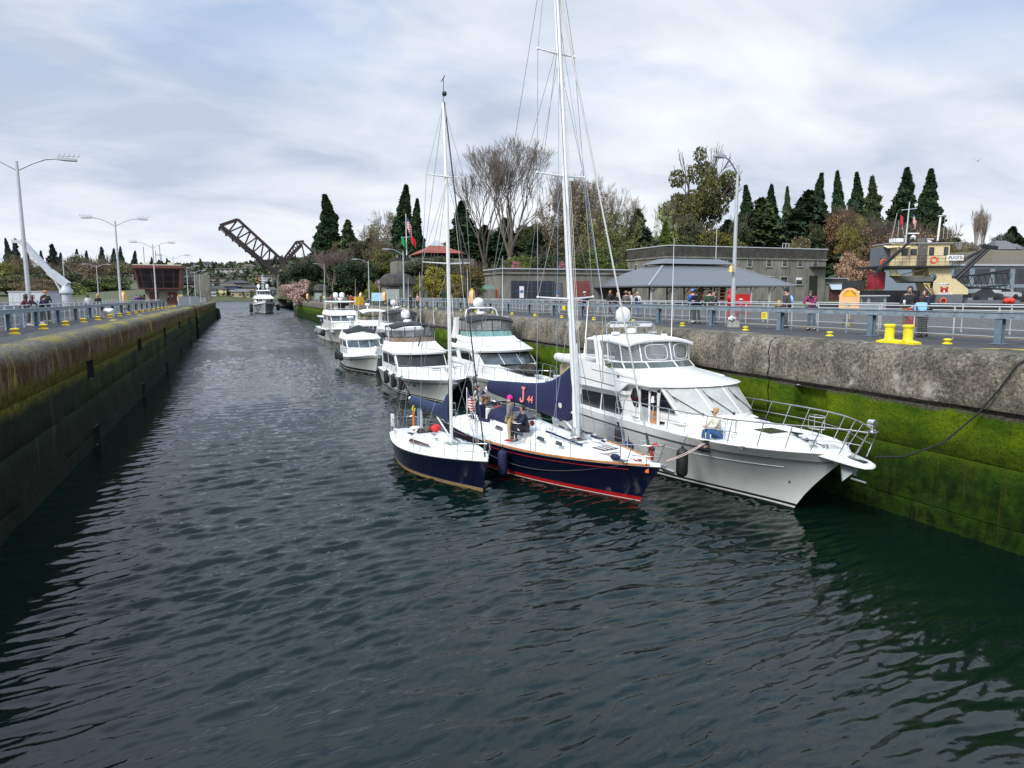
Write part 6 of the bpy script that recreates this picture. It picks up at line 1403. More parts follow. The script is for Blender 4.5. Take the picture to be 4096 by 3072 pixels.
l, h = _lp((25.38,31.48,13.4)); L5 = lamp(l, h, (-1,), 'tall grey single arm street lamp with a brass bell, behind the red cabinet', R(20), al=1.3)
b = MB(); b.lathe([(0.20, 0), (0.19, 0.04), (0.14, 0.12), (0.11, 0.28), (0.07, 0.33), (0.01, 0.35)], (-0.32, 0, 2.75), 14); b.tube([(-0.32, 0, 3.1), (-0.1, 0, 3.15), (0, 0, 3.15)], 0.03, 5); b.build('brass_bell', mat('dull_brass', (0.55, 0.36, 0.13), 0.35, 0.6), L5, 50)
for (p, w) in (((21.6,125.15,12.6), 'beside the small domed kiosk'), ((21.54,96.78,12.6), 'beside the larger domed kiosk')): l, h = _lp(p); lamp(l, h, (-1,), 'grey single arm street lamp on the right quay %s' % w, spikes=False)
lp3 = (86.07,112.25,20.24); lamp((lp3[0], lp3[1], 5), lp3[2] - 5, (-1,), 'white single arm street lamp behind the pavilion roof', R(20), al=1.2, spikes=False)
lp4 = (22.12,198.13,14.93); lamp((lp4[0], lp4[1], 5), lp4[2] - 5, (-1,), 'small far street lamp in front of the bare rounded tree', spikes=False)
def life_cabinet(loc, rz, label, s=1.0, words=True, stand=True):
 t = thing('life_ring_cabinet', label, 'life ring cabinet', loc, rz, 'orange life ring cabinets'); t.scale = (s, s, s)
 P = [(-0.46, 0.0), (-0.46, 0.62)] + [(0.46 * math.cos(a), 0.62 + 0.46 * math.sin(a)) for a in [math.pi * (1 - k / 12) for k in range(1, 12)]] + [(0.46, 0.62), (0.46, 0.0)]
 b = MB(); b.loft([[(x, -0.16, z + 0.75) for x, z in P], [(x * 1.0, 0.16, z + 0.75) for x, z in P]]); b.build('cabinet', orange_c, t, 30)
 b = MB(); b.cbox((0, -0.175, 1.05), (0.13, 0.03, 0.20)); b.build('latch', yel, t, 0)
 if stand:
  b = MB(); b.tube([(-0.06, 0, 0), (-0.06, 0, 0.76)], 0.03, 6); b.tube([(0.06, 0, 0), (0.06, 0, 0.76)], 0.03, 6); b.build('stand', yel, t, 50)
  b = MB(); b.cbox((0, 0, 0.14), (0.5, 0.4, 0.28)); b.build('base_block', mat('dark_block', (0.03, 0.03, 0.03), 0.8), t, 0)
  b = MB(); b.cbox((0, 0, 1.90), (0.34, 0.2, 0.10)); b.build('top_light', yel, t, 0)
 if words:
  b = MB(); P = [(0.34 * math.cos(a), 1.40 + 0.34 * math.sin(a)) for a in [math.pi * k / 12 for k in range(13)]]; b.plate([(x, -0.165, z) for x, z in P], (0, -0.004, 0)); b.f = [f[::-1] for f in b.f]; b.build('label_patch', mat('amber_patch', (0.75, 0.40, 0.02), 0.5), t, 0)
  for k, ch in enumerate('LIFE RING'):
   if ch == ' ': continue
   a = math.pi * (0.86 - 0.72 * k / 8); text_part(ch, 0.15, letter, t, (0.26 * math.cos(a), -0.175, 1.40 + 0.27 * math.sin(a)), (R(90), 0, 0), 'lettering', 0.003); kids(t)[-1].rotation_euler = (R(90), -(a - math.pi / 2), 0)
 return t
life_cabinet((28.4, 26.4, Z0), R(-47), 'pale orange life ring cabinet on a yellow stand behind the man in the plaid shirt', 1.0)
life_cabinet((24.35, 13.85, Z0 + 0.12), R(-60), 'big pale orange life ring cabinet cut by the right edge of the picture', 0.92)
for (p, rz, w) in (((-9.9,138.72,6.1), 10, 'on the left quay just before the gate, face on'),):
 life_cabinet((p[0], p[1], Z0 - 0.1), R(rz), 'pale orange life ring cabinet ' + w, 1.0, False)
for p, w in (((-12.39,91.41,6.67), 'seen edge on behind the left rail'), ((20.66,63.35,6.45), 'on the right quay in front of the palm'), ((20.54,105.6,6.43), 'on the right quay beside the domed kiosk'), ((20.98,130.31,6.41), 'on the right quay beside the orange barrier'), ((-12.68,143.44,6.46), 'on the left quay beside the control building'), ((16.63,188.24,6.17), 'farthest along the right quay')):
 life_cabinet((p[0], p[1], Z0 - 0.1), R(75 if p[0] < 0 else 60), 'pale orange life ring cabinet ' + w, 1.15, False)
redp = mat('fire_red_paint', (0.52, 0.012, 0.014), 0.4, var=0.08)
t = thing('hose_cabinet', 'bright red fire hose cabinet below the tall lamp with the bell', 'fire cabinet', (27.35, 33.1, Z0), R(-24)); t.scale = (.5, .6, .74)
b = MB(); b.box(-0.78, 0.78, -0.35, 0.35, 0.55, 2.0); b.box(-0.80, 0.80, -0.37, 0.37, 2.0, 2.08); b.build('box', redp, t, 0)
b = MB(); b.box(-0.77, 0.77, -0.37, -0.352, 0.6, 1.95); d = b.build('door', redp, t, 0); b = MB(); b.cbox((0.3, -0.39, 1.15), (0.16, 0.04, 0.16)); b.build('handle', pipe, d, 0)
b = MB(); b.cbox((-0.28, -0.38, 1.68), (0.42, 0.015, 0.10)); b.build('label_plate', gel, d, 0)
b = MB(); b.box(-0.6, -0.5, -0.2, 0.2, 0, 0.55); b.box(0.5, 0.6, -0.2, 0.2, 0, 0.55); b.each('leg', redp, t, 0)
t = thing('fire_hydrant', 'red fire hydrant with an angled valve head left of the red hose cabinet', 'hydrant', (25.5, 31.9, Z0), R(-20))
b = MB(); b.lathe([(0.2, 0), (0.12, 0.05), (0.12, 1.2), (0.16, 1.25), (0.16, 1.35), (0.09, 1.5)], (0, 0, 0), 12); b.build('barrel', redp, t, 50)
b = MB(); b.tube([(0, 0, 1.45), (0.08, 0, 1.75), (0.28, 0, 1.98)], [0.09, 0.10, 0.07], 8); b.tube([(-0.12, 0, 1.7), (0.14, 0, 1.55)], 0.06, 7); b.build('valve_head', redp, t, 50)
t = thing('concrete_block', 'grey concrete block under the striped traffic cone', 'block', (21.62, 26.75, Z0), R(-30)); t.scale = (.78, .78, .78); b = MB(); b.loft([[(-0.34, -0.3, 0), (0.34, -0.3, 0), (0.34, 0.3, 0), (-0.34, 0.3, 0)], [(-0.30, -0.26, 0.42), (0.30, -0.26, 0.42), (0.30, 0.26, 0.42), (-0.30, 0.26, 0.42)]]); b.build('block', concrete, t, 20)
t = thing('traffic_cone', 'orange and white traffic cone standing on the concrete block', 'traffic cone', (21.66, 26.85, Z0 + .33), 0); t.scale = (.55, .55, .55)
orc = mat('orange_plastic', (0.75, 0.09, 0.02), 0.5); b = MB()
for k, (r0, r1, z0, z1) in enumerate(((0.17, 0.14, 0.04, 0.25), (0.14, 0.11, 0.25, 0.45), (0.11, 0.08, 0.45, 0.6), (0.08, 0.055, 0.6, 0.75), (0.055, 0.03, 0.75, 0.92))): b.k = k % 2; b.lathe([(r0, z0), (r1, z1)], (0, 0, 0), 14)
b.build('cone', [gel, orc], t, 40); b = MB(); b.cbox((0, 0, 0.02), (0.42, 0.42, 0.04)); b.build('base', rubber, t, 0)
def rag(loc, label, m, s=0.4):
 t = thing('plastic_sheet', label, 'plastic sheet', loc, 0.3); b = MB(); rr = random.Random(int(loc[1] * 10)); b.sph((0, 0, 0.1), (s, s * 0.6, 0.12), 12, 7); b.v = [(x + rr.uniform(-0.05, 0.05), y + rr.uniform(-0.05, 0.05), max(0.0, z + rr.uniform(-0.05, 0.06))) for x, y, z in b.v]; b.build('sheet', m, t, 60)
rag((21.50, 26.66, Z0 + 0.30), 'crumpled white plastic on the grey concrete block', gel, 0.22)
rag((-8.95, 58.6, Z0 + 0.42), 'crumpled white plastic on the concrete block on the left quay', gel, 0.4)
t = thing('concrete_block', 'concrete block on the left quay under white plastic', 'block', (-9.0, 58.5, Z0), 0.1); b = MB(); b.box(-0.4, 0.4, -0.6, 0.6, 0, 0.45); b.build('block', concrete, t, 0)
t = thing('warning_sign', 'small yellow warning sign hung under the right guard rail', 'sign', (21.2, 24.2, Z0 + 0.60), R(-62)); t.scale = (.6, .6, .6)
b = MB(); b.box(-0.2, 0.2, -0.01, 0.01, -0.22, 0.26); s_ = b.build('panel', yel2, t, 0)
for k in range(4): b = MB(); b.cbox((-0.02, -0.014, 0.16 - 0.085 * k), (0.27 - 0.04 * (k == 2), 0.006, 0.03)); b.build('text_line', letter, s_, 0)
t = thing('warning_sign', 'small yellow sign on the right fence near the cyclists', 'sign', (22.0, 46.0, Z0 + 0.6), R(-62)); t.scale = (.7, .7, .7); b = MB(); b.box(-0.2, 0.2, -0.01, 0.01, -0.25, 0.25); b.build('panel', yel2, t, 0)
t = thing('mooring_rope', 'black mooring rope rising from the large yacht bow to the right quay edge', 'rope')
P = [(15.9, 13.6, 2.15), (16.5, 13.2, 2.2), (17.15, 12.65, 2.62), (17.7, 12.15, 3.45), (17.85, 11.75, 4.15), (17.93, 11.45, 4.75), (18.2, 11.25, 5.06), (19.0, 10.7, 5.06), (20.0, 10.0, 5.05)]
b = MB(); b.tube(P, 0.024, 6); o = b.build('rope', rope_b, t, 60)
t = thing('mooring_rope', 'pale mooring rope between the large yacht and the bow of the larger sailboat', 'rope'); b = MB()
a, c = Vector((12.0, 17.75, 1.45)), Vector((13.45, 17.7, 1.95)); b.tube([a.lerp(c, i / 8) - Vector((0, 0, 0.08 * math.sin(i / 8 * math.pi))) for i in range(9)], 0.016, 5); b.tube([(x + 0.05, y + 0.08, z) for x, y, z in [tuple(a.lerp(c, i / 8) - Vector((0, 0, 0.05 * math.sin(i / 8 * math.pi)))) for i in range(9)]], 0.014, 5); b.build('rope', mat('pinkish_rope', (0.55, 0.42, 0.38), 0.9), t, 60)
b = MB(); b.tube([(13.4 + 0.08 * math.cos(i * 1.3), 17.7 + 0.12 * math.sin(i * 2.1), 1.96 + 0.02 * (i % 3)) for i in range(14)], 0.018, 5); b.build('rope_knot', rope_b, t, 60)
t = thing('mooring_rope', 'pale mooring line hanging from the quay behind the large yacht', 'rope'); b = MB(); b.tube([(17.9, 27.5, 4.95), (17.75, 28.2, 4.2), (17.4, 29.2, 2.9), (16.9, 29.5, 2.2)], 0.014, 5); b.build('rope', rope_w, t, 60)
for p, m, w in (((18.05,120.51,5.49), mat('orange_barrier', (0.6, 0.16, 0.04), 0.6), 'orange'), ((18.03,114.03,5.54), mat('yellow_barrier', (0.7, 0.42, 0.02), 0.6), 'yellow')):
 t = thing('barrier', '%s plastic barrier standing on the far right quay' % w, 'barrier', (p[0], p[1], Z0), 0.3); b = MB(); b.box(-0.75, 0.75, -0.15, 0.15, 0.12, 1.35); b.build('panel', m, t, 0); b = MB()
 for x in (-0.5, 0.5): b.box(x - 0.12, x + 0.12, -0.3, 0.3, 0, 0.12)
 b.each('foot', m, t, 0)
# people
def skin_mesh(V, E, rad, root, mats, name, sub=1):
 me = bpy.data.meshes.new('t'); me.from_pydata(V, E, []); o = bpy.data.objects.new('t', me); col.objects.link(o)
 o.modifiers.new('s', 'SKIN'); md = o.modifiers.new('u', 'SUBSURF'); md.levels = sub; md.render_levels = sub
 for i, r in enumerate(rad): me.skin_vertices[0].data[i].radius = (r, r) if isinstance(r, (int, float)) else r
 me.skin_vertices[0].data[root].use_root = True
 bpy.context.view_layer.update()
 m2 = bpy.data.meshes.new_from_object(o.evaluated_get(bpy.context.evaluated_depsgraph_get())); m2.name = name
 bpy.data.objects.remove(o); bpy.data.meshes.remove(me)
 m2.materials.clear(); m2.materials.append(mats); m2.polygons.foreach_set('use_smooth', [True] * len(m2.polygons))
 return m2
BASE = dict(pel=(0, 0, .95), spi=(0, 0, 1.13), che=(0, 0, 1.32), nek=(0, .0, 1.48), jaw=(0, .035, 1.555), sku=(0, .015, 1.64), top=(0, .0, 1.71), nos=(0, .115, 1.61),
   sL=(-.175, 0, 1.42), eL=(-.22, -.02, 1.14), wL=(-.215, .08, .91), hL=(-.215, .11, .83), sR=(.175, 0, 1.42), eR=(.22, -.02, 1.14), wR=(.215, .08, .91), hR=(.215, .11, .83),
   pL=(-.09, 0, .90), kL=(-.10, .02, .49), aL=(-.10, -.02, .09), tL=(-.115, .13, .035), pR=(.09, 0, .90), kR=(.10, .02, .49), aR=(.10, -.02, .09), tR=(.115, .13, .035))
RAD = dict(pel=.135, spi=.12, che=.14, nek=.055, jaw=.058, sku=.088, top=.062, nos=.014, sL=.065, eL=.046, wL=.030, hL=.036, sR=.065, eR=.046, wR=.030, hR=.036, pL=.092, kL=.060, aL=.042, tL=.036, pR=.092, kR=.060, aR=.042, tR=.036)
BONES = [('pel', 'spi'), ('spi', 'che'), ('che', 'nek'), ('nek', 'jaw'), ('jaw', 'sku'), ('sku', 'top'), ('sku', 'nos'), ('che', 'sL'), ('sL', 'eL'), ('eL', 'wL'), ('wL', 'hL'), ('che', 'sR'), ('sR', 'eR'), ('eR', 'wR'), ('wR', 'hR'), ('pel', 'pL'), ('pL', 'kL'), ('kL', 'aL'), ('aL', 'tL'), ('pel', 'pR'), ('pR', 'kR'), ('kR', 'aR'), ('aR', 'tR')]
POSE = {
 'stand': {}, 'away': {},
 'lean': dict(spi=(0, .04, 1.12), che=(0, .13, 1.29), nek=(0, .19, 1.43), jaw=(0, .25, 1.50), sku=(0, .24, 1.585), top=(0, .23, 1.655), nos=(0, .34, 1.555), sL=(-.17, .15, 1.38), sR=(.17, .15, 1.38), eL=(-.25, .34, 1.17), eR=(.25, .34, 1.17), wL=(-.03, .42, 1.15), wR=(.05, .44, 1.15), hL=(.05, .43, 1.15), hR=(-.03, .46, 1.16), kL=(-.10, -.02, .49), aL=(-.12, -.10, .09), tL=(-.13, .05, .035)),
 'hold': dict(eL=(-.24, .06, 1.13), wL=(-.12, .27, 1.15), hL=(-.09, .33, 1.18), eR=(.24, .06, 1.13), wR=(.12, .27, 1.15), hR=(.09, .33, 1.18), jaw=(0, .06, 1.545), sku=(0, .04, 1.63), nos=(0, .135, 1.58)),
 'cross': dict(eL=(-.24, .08, 1.15), wL=(.0, .2, 1.14), hL=(.08, .2, 1.15), eR=(.24, .08, 1.15), wR=(.0, .23, 1.18), hR=(-.08, .22, 1.19)),
 'walk': dict(kL=(-.10, .16, .51), aL=(-.10, .20, .11), tL=(-.115, .36, .06), kR=(.10, -.04, .49), aR=(.10, -.26, .13), tR=(.115, -.13, .04), eL=(-.22, -.12, 1.15), wL=(-.2, -.02, .94), hL=(-.2, .03, .87), eR=(.22, .05, 1.14), wR=(.2, .22, .95), hR=(.2, .27, .88)),
 'sit': dict(pel=(0, 0, .12), spi=(0, .03, .32), che=(0, .08, .51), nek=(0, .11, .67), jaw=(0, .15, .745), sku=(0, .13, .83), top=(0, .12, .90), nos=(0, .23, .80), sL=(-.17, .10, .61), sR=(.17, .10, .61), eL=(-.22, .26, .38), eR=(.22, .26, .38), wL=(-.08, .42, .36), wR=(.08, .42, .36), hL=(-.02, .48, .36), hR=(.03, .49, .37), pL=(-.09, .04, .11), pR=(.09, .04, .11), kL=(-.13, .44, .22), kR=(.13, .44, .22), aL=(-.12, .42, -.26), aR=(.13, .46, -.26), tL=(-.13, .58, -.31), tR=(.14, .62, -.31)),
 'bend': dict(spi=(0, .10, 1.10), che=(0, .24, 1.25), nek=(0, .33, 1.36), jaw=(0, .40, 1.40), sku=(0, .40, 1.48), top=(0, .40, 1.55), nos=(0, .49, 1.43), sL=(-.17, .26, 1.32), sR=(.17, .26, 1.32), eL=(-.22, .34, 1.05), eR=(.22, .36, 1.05), wL=(-.18, .52, .98), wR=(.18, .54, .98), hL=(-.16, .6, .98), hR=(.16, .62, .98), kL=(-.10, .10, .49), aL=(-.12, -.05, .09), tL=(-.13, .1, .035)),
 'look': dict(jaw=(-.03, .03, 1.555), nos=(-.085, .08, 1.61)),
 'bike': dict(eL=(-.24, .16, 1.18), wL=(-.22, .38, 1.06), hL=(-.22, .44, 1.05), eR=(.24, .16, 1.18), wR=(.22, .38, 1.06), hR=(.22, .44, 1.05), kL=(-.10, .12, .50), aL=(-.10, .12, .10), tL=(-.115, .27, .05)),
}
skin_c = {'light': (0.55, 0.33, 0.24), 'tan': (0.42, 0.24, 0.16)}
def cloth(c, key=None): return mat('cloth_%02d_%02d_%02d' % tuple(int(x * 99) for x in c), c, 0.85, var=0.18, vs=7, bump=0.2, bs=30)
plaid = NT('plaid_flannel'); _x, _y, _z = plaid.xyz()
_s = lambda c, f, w: plaid.math('LESS_THAN', plaid.math('FRACT', plaid.math('MULTIPLY', c, f)), w)
plaid.done(plaid.mix(plaid.math('MULTIPLY', _s(_z, 11.0, 0.5), 0.75), plaid.mix(_s(_x, 11.0, 0.45), (0.34, 0.035, 0.075), (0.07, 0.03, 0.12)), (0.14, 0.02, 0.07)), 0.85)
def person(label, loc, rz, pose='stand', h=1.72, shirt=(.05, .05, .06), legs=(.03, .03, .035), hair=(.03, .02, .015), style='short', hat=None, hatc=(.02, .02, .02), shoes=(.02, .02, .02), skin='light', wide=1.0, bare=False, skirt=None, group=None, fing=False, glasses=False, beard=None, extra=None, mod=None):
 J = dict(BASE); J.update(POSE[pose]); J.update(mod or {}); k = h / 1.75
 ks = list(RAD); ix = {n: i for i, n in enumerate(ks)}
 V = [J[n] for n in ks]; E = [(ix[a], ix[b]) for a, b in BONES]; rad = [RAD[n] for n in ks]
 if fing:
  for s_, w_, h_ in (('L', 'wL', 'hL'), ('R', 'wR', 'hR')):
   a, b = Vector(J[w_]), Vector(J[h_]); d = (b - a).normalized(); sd = d.cross(Vector((0, 0, 1))).normalized() if abs(d.z) < .95 else Vector((1, 0, 0)); dn = d.cross(sd)
   for f in range(4):
    p = b + sd * (.027 - .018 * f) + d * .02; l = (.055, .066, .062, .048)[f]; i0 = len(V)
    V += [tuple(p + d * l * .55), tuple(p + d * l + dn * .018)]; rad += [.0095, .008]; E += [(ix[h_], i0), (i0, i0 + 1)]
   i0 = len(V); p = a.lerp(b, .5) + sd * .03; V += [tuple(p + d * .02 + sd * .012), tuple(p + d * .055 + sd * .016)]; rad += [.011, .009]; E += [(ix[h_], i0), (i0, i0 + 1)]
 t = thing('person', label, 'person', loc, rz, group); t.scale = (k, k, k)
 sk = mat('skin_' + skin, skin_c[skin], 0.5, var=0.06)
 link('body', skin_mesh(V, E, rad, 0, sk, 'body'), t)
 def part(nm, names, bones, m, grow, over={}):
  q = {n: i for i, n in enumerate(names)}
  return link(nm, skin_mesh([over.get(n, J[n]) for n in names], [(q[a], q[b]) for a, b in bones], [RAD[n] * (wide if n in ('pel', 'spi', 'che') else 1) + grow for n in names], 0, m, nm), t)
 cb = lambda a, b, u: tuple(Vector(J[a]).lerp(Vector(J[b]), u))
 sm = shirt if not isinstance(shirt, tuple) else cloth(shirt)
 part('top', ['spi', 'pel', 'che', 'nek', 'sL', 'eL', 'wL', 'sR', 'eR', 'wR'], [('spi', 'pel'), ('spi', 'che'), ('che', 'nek'), ('che', 'sL'), ('sL', 'eL'), ('eL', 'wL'), ('che', 'sR'), ('sR', 'eR'), ('eR', 'wR')], sm, .020, dict(nek=cb('che', 'nek', .72), wL=cb('eL', 'wL', .93), wR=cb('eR', 'wR', .93)))
 part('trousers', ['pel', 'pL', 'kL', 'aL', 'pR', 'kR', 'aR'], [('pel', 'pL'), ('pL', 'kL'), ('kL', 'aL'), ('pel', 'pR'), ('pR', 'kR'), ('kR', 'aR')], cloth(legs), .018)
 if not bare:
  for s_ in 'LR':
   a, b = Vector(J['a' + s_]), Vector(J['t' + s_]); d = (b - a); d.z = 0; d = d.normalized() if d.length > 1e-4 else Vector((0, 1, 0)); m = MB(); z = min(a.z, b.z + .05) - .085 if pose != 'walk' else a.z - .09
   sd = Vector((-d.y, d.x, 0)); o = Vector((a.x, a.y, z)) - d * .07; L = .29
   m.loft([[tuple(o + d * L * u + sd * w * s2 + Vector((0, 0, hh))) for u, w, s2, hh in rw] for rw in (
    [(0, .032, -1, 0), (.5, .042, -1, 0), (1, .02, -1, .01), (1, .02, 1, .01), (.5, .042, 1, 0), (0, .032, 1, 0)], [(0, .036, -1, .05), (.5, .044, -1, .05), (1, .022, -1, .035), (1, .022, 1, .035), (.5, .044, 1, .05), (0, .036, 1, .05)], [(.05, .03, -1, .10), (.35, .032, -1, .09), (.8, .018, -1, .05), (.8, .018, 1, .05), (.35, .032, 1, .09), (.05, .03, 1, .10)])])
   m.build('shoe', cloth(shoes), t, 50)
 hd = Vector(J['sku']); face = (Vector(J['nos']) - hd); face.z = 0; face.normalize(); sdv = Vector((face.y, -face.x, 0))
 for s_ in (-1, 1):
  m = MB(); m.sph(tuple(hd + face * .082 + sdv * .033 * s_ + Vector((0, 0, .012))), .011, 8, 5); m.build('eye', mat('eye_dark', (.02, .015, .012), .3, var=0), t, 60)
 m = MB(); m.bar(tuple(hd + face * .082 - sdv * .022 + Vector((0, 0, -.062))), tuple(hd + face * .082 + sdv * .022 + Vector((0, 0, -.062))), .012, .010); m.build('mouth', mat('lips', (.35, .12, .10), .5, var=0), t, 0)
 if glasses: m = MB(); m.bar(tuple(hd + face * .094 - sdv * .068 + Vector((0, 0, .014))), tuple(hd + face * .094 + sdv * .068 + Vector((0, 0, .014))), .025, .036); m.build('sunglasses', dglass, t, 0)
 hm = mat('hair_%02d_%02d' % (int(hair[0] * 99), int(hair[2] * 99)), hair, .7, var=.25, vs=30, bump=.5, bs=60)
 rr = random.Random(len(label)); m = MB(); c = hd + Vector((0, 0, .022)) - face * .018
 if style != 'bald':
  m.sph(tuple(c), (.098, .098, .105), 14, 10); cut = hd + face * .052
  vs = []
  for p in m.v:
   v = Vector(p); f = (v - hd).dot(face)
   if f > .045 and v.z < hd.z + .058: v -= face * (f - .03); v.z = max(v.z, hd.z - .03)
   if v.z < hd.z - .045 and style == 'short': v.z = hd.z - .045
   if style in ('long', 'curly', 'wavy') and v.z < hd.z - .02: v.z -= (.17 if style != 'curly' else .10) * min(1, (hd.z - .02 - v.z) / .05); v -= face * .012
   if style == 'curly': v = c + (v - c) * (1.28 + .16 * rr.uniform(-1, 1));
   if style == 'wavy': v = c + (v - c) * (1.12 + .10 * rr.uniform(-1, 1))
   vs.append(tuple(v))
  m.v = vs
  if style == 'bun': m.sph(tuple(hd - face * .09 + Vector((0, 0, .075))), .062, 10, 6); m.v = [tuple(Vector(p) + Vector((rr.uniform(-1, 1), rr.uniform(-1, 1), rr.uniform(-1, 1))) * .006) for p in m.v]
  if style == 'tail': m.tube([tuple(hd - face * .10), tuple(hd - face * .14 + Vector((0, 0, -.1))), tuple(hd - face * .12 + Vector((0, 0, -.24)))], [.03, .035, .012], 7)
  m.build('hair', hm, t, 60)
 if beard: m = MB(); m.sph(tuple(hd + face * .045 + Vector((0, 0, -.085))), (.056, .056, .055), 10, 7); m.build('beard', cloth(beard), t, 60)
 if hat:
  m = MB(); o = hd + Vector((0, 0, .045)) - face * .008
  if hat == 'beanie': m.lathe([(.108, -.035), (.110, 0), (.104, .05), (.075, .095), (.01, .115)], tuple(o), 16)
  elif hat == 'cap':
   m.lathe([(.106, -.01), (.106, .03), (.09, .07), (.05, .095), (.01, .10)], tuple(o), 16)
   m.plate([tuple(o + sdv * .07 * s2 + face * f2 + Vector((0, 0, z2))) for s2, f2, z2 in ((-1, .07, 0), (1, .07, 0), (.75, .17, -.02), (-.75, .17, -.02))], (0, 0, .012))
  elif hat == 'brim': m.lathe([(.20, -.012), (.20, .0), (.108, .012), (.10, .09), (.06, .115), (.01, .118)], tuple(o), 18)
  else: m.sph(tuple(o + Vector((0, 0, .01))), (.118, .145, .098), 14, 8); m.v = [p if p[2] > o.z - .02 else (p[0], p[1], o.z - .02) for p in m.v]
  m.build({'beanie': 'beanie', 'cap': 'cap', 'brim': 'brimmed_hat', 'helmet': 'helmet'}[hat], cloth(hatc), t, 50)
 if skirt:
  p = Vector(J['pel']); m = MB(); m.loft([[(p.x + r * math.cos(2 * math.pi * i / 18) * (1 + .05 * math.sin(i * 2.4)), p.y + r * .85 * math.sin(2 * math.pi * i / 18), z) for i in range(18)] for r, z in ((.15, 1.05), (.19, .92), (.25, .70), (.29, .50))], False); m.build('skirt', cloth(skirt), t, 60)
 for e in (extra or ()):
  m = MB()
  if e[0] == 'pack': m.sph((0, -.21 + J['che'][1], 1.22), (.15, .10, .22), 12, 8); m.build('backpack', cloth(e[1]), t, 60)
  if e[0] == 'vest': part('life_vest', ['che', 'spi'], [('che', 'spi')], cloth(e[1]), .045)
 return t
G_ = 'people on the quays'
def cup(loc, label, m=None):
 t = thing('paper_cup', label, 'cup', loc); b = MB(); b.lathe([(.028, 0), (.042, .17), (.045, .172), (.04, .2), (.01, .202)], (0, 0, 0), 12); b.build('cup', m or gel, t, 40)
Q = Z0
# right quay, near
person('bearded man in a black jacket and tan trousers holding a white cup', (22.75, 18.45, Q), R(118), 'stand', 1.80, (.012, .013, .018), (.22, .12, .05), (.02, .018, .016), 'short', skin='tan', beard=(.10, .09, .085), fing=True, wide=1.2, mod=dict(eR=(.26, .02, 1.12), wR=(.16, .25, 1.10), hR=(.13, .31, 1.13)))
cup((22.47, 18.43, Q + 1.10), 'white paper cup held by the bearded man')
person('woman with long brown hair in a navy jacket looking at her phone', (23.0, 18.0, Q), R(70), 'hold', 1.70, (.010, .014, .04), (.02, .02, .03), (.05, .025, .016), 'long', fing=True)
person('child in a red skirt and dark top between the adults at the fence', (22.62, 18.22, Q), R(-60), 'stand', 1.22, (.30, .012, .014), (.012, .012, .015), (.035, .02, .014), 'short', skirt=(.42, .01, .014))
person('boy in a light blue jacket leaning on the fence with his back half turned', (22.52, 17.72, Q), R(-30), 'lean', 1.48, (.20, .44, .78), (.012, .013, .02), (.035, .022, .016), 'wavy', shoes=(.05, .05, .05), fing=True)
person('person in sunglasses and a red purple plaid shirt leaning on the fence', (22.62, 22.95, Q), R(115), 'lean', 1.74, plaid.m, (.07, .13, .24), (.02, .014, .012), 'long', glasses=True, fing=True, wide=1.15)
person('blond child in a maroon jumper leaning on the fence', (22.58, 24.75, Q), R(105), 'lean', 1.28, (.045, .010, .016), (.16, .06, .07), (.55, .36, .14), 'wavy', shoes=(.2, .18, .28), fing=True)
person('person in a grey plaid jacket and dark beanie standing behind the blond child', (23.4, 25.3, Q), R(75), 'stand', 1.78, (.045, .045, .045), (.03, .03, .03), hat='beanie', hatc=(.018, .018, .02), extra=(('pack', (.25, .45, .75)),))
person('man in a bright blue jacket and blue white cap beside three others', (23.5, 32.6, Q), R(-70), 'stand', 1.80, (.02, .09, .42), (.02, .02, .03), hat='cap', hatc=(.10, .22, .55), shoes=(.6, .6, .6))
person('man in black with a black brimmed hat leaning on the fence', (22.62, 30.95, Q), R(120), 'lean', 1.80, (.010, .010, .011), (.012, .012, .013), hat='brim', hatc=(.01, .01, .011), wide=1.15, fing=True)
person('person in a dark green jacket seen from behind among the group of four', (22.95, 30.35, Q), R(-35), 'stand', 1.76, (.018, .055, .028), (.04, .03, .024), (.025, .02, .016), 'short', wide=1.15)
person('woman in a charcoal jumper at the right of the group of four', (22.85, 29.75, Q), R(60), 'cross', 1.68, (.04, .038, .042), (.05, .035, .028), (.10, .05, .035), 'long')
person('ginger haired man in a black jacket in the group of five', (24.1, 42.9, Q), R(95), 'walk', 1.84, (.010, .010, .012), (.012, .012, .014), (.22, .09, .04), 'short', shoes=(.6, .6, .6))
person('woman with long blond hair in black in the group of five', (24.5, 42.6, Q), R(100), 'stand', 1.68, (.010, .010, .012), (.015, .015, .018), (.60, .42, .18), 'long')
person('ranger in a grey brown shirt and broad hat seen from behind', (25.0, 42.3, Q), R(-20), 'stand', 1.74, (.12, .105, .09), (.04, .035, .03), hat='brim', hatc=(.22, .18, .13), wide=1.2)
person('woman in a white top with reddish hair in the group of five', (25.4, 42.5, Q), R(110), 'stand', 1.76, (.65, .62, .60), (.03, .03, .04), (.22, .08, .04), 'long')
person('person in white jacket with navy backpack at right of the group of five', (25.75, 42.0, Q), R(-60), 'walk', 1.68, (.62, .62, .63), (.05, .10, .28), (.40, .28, .14), 'short', extra=(('pack', (.012, .016, .05)),))
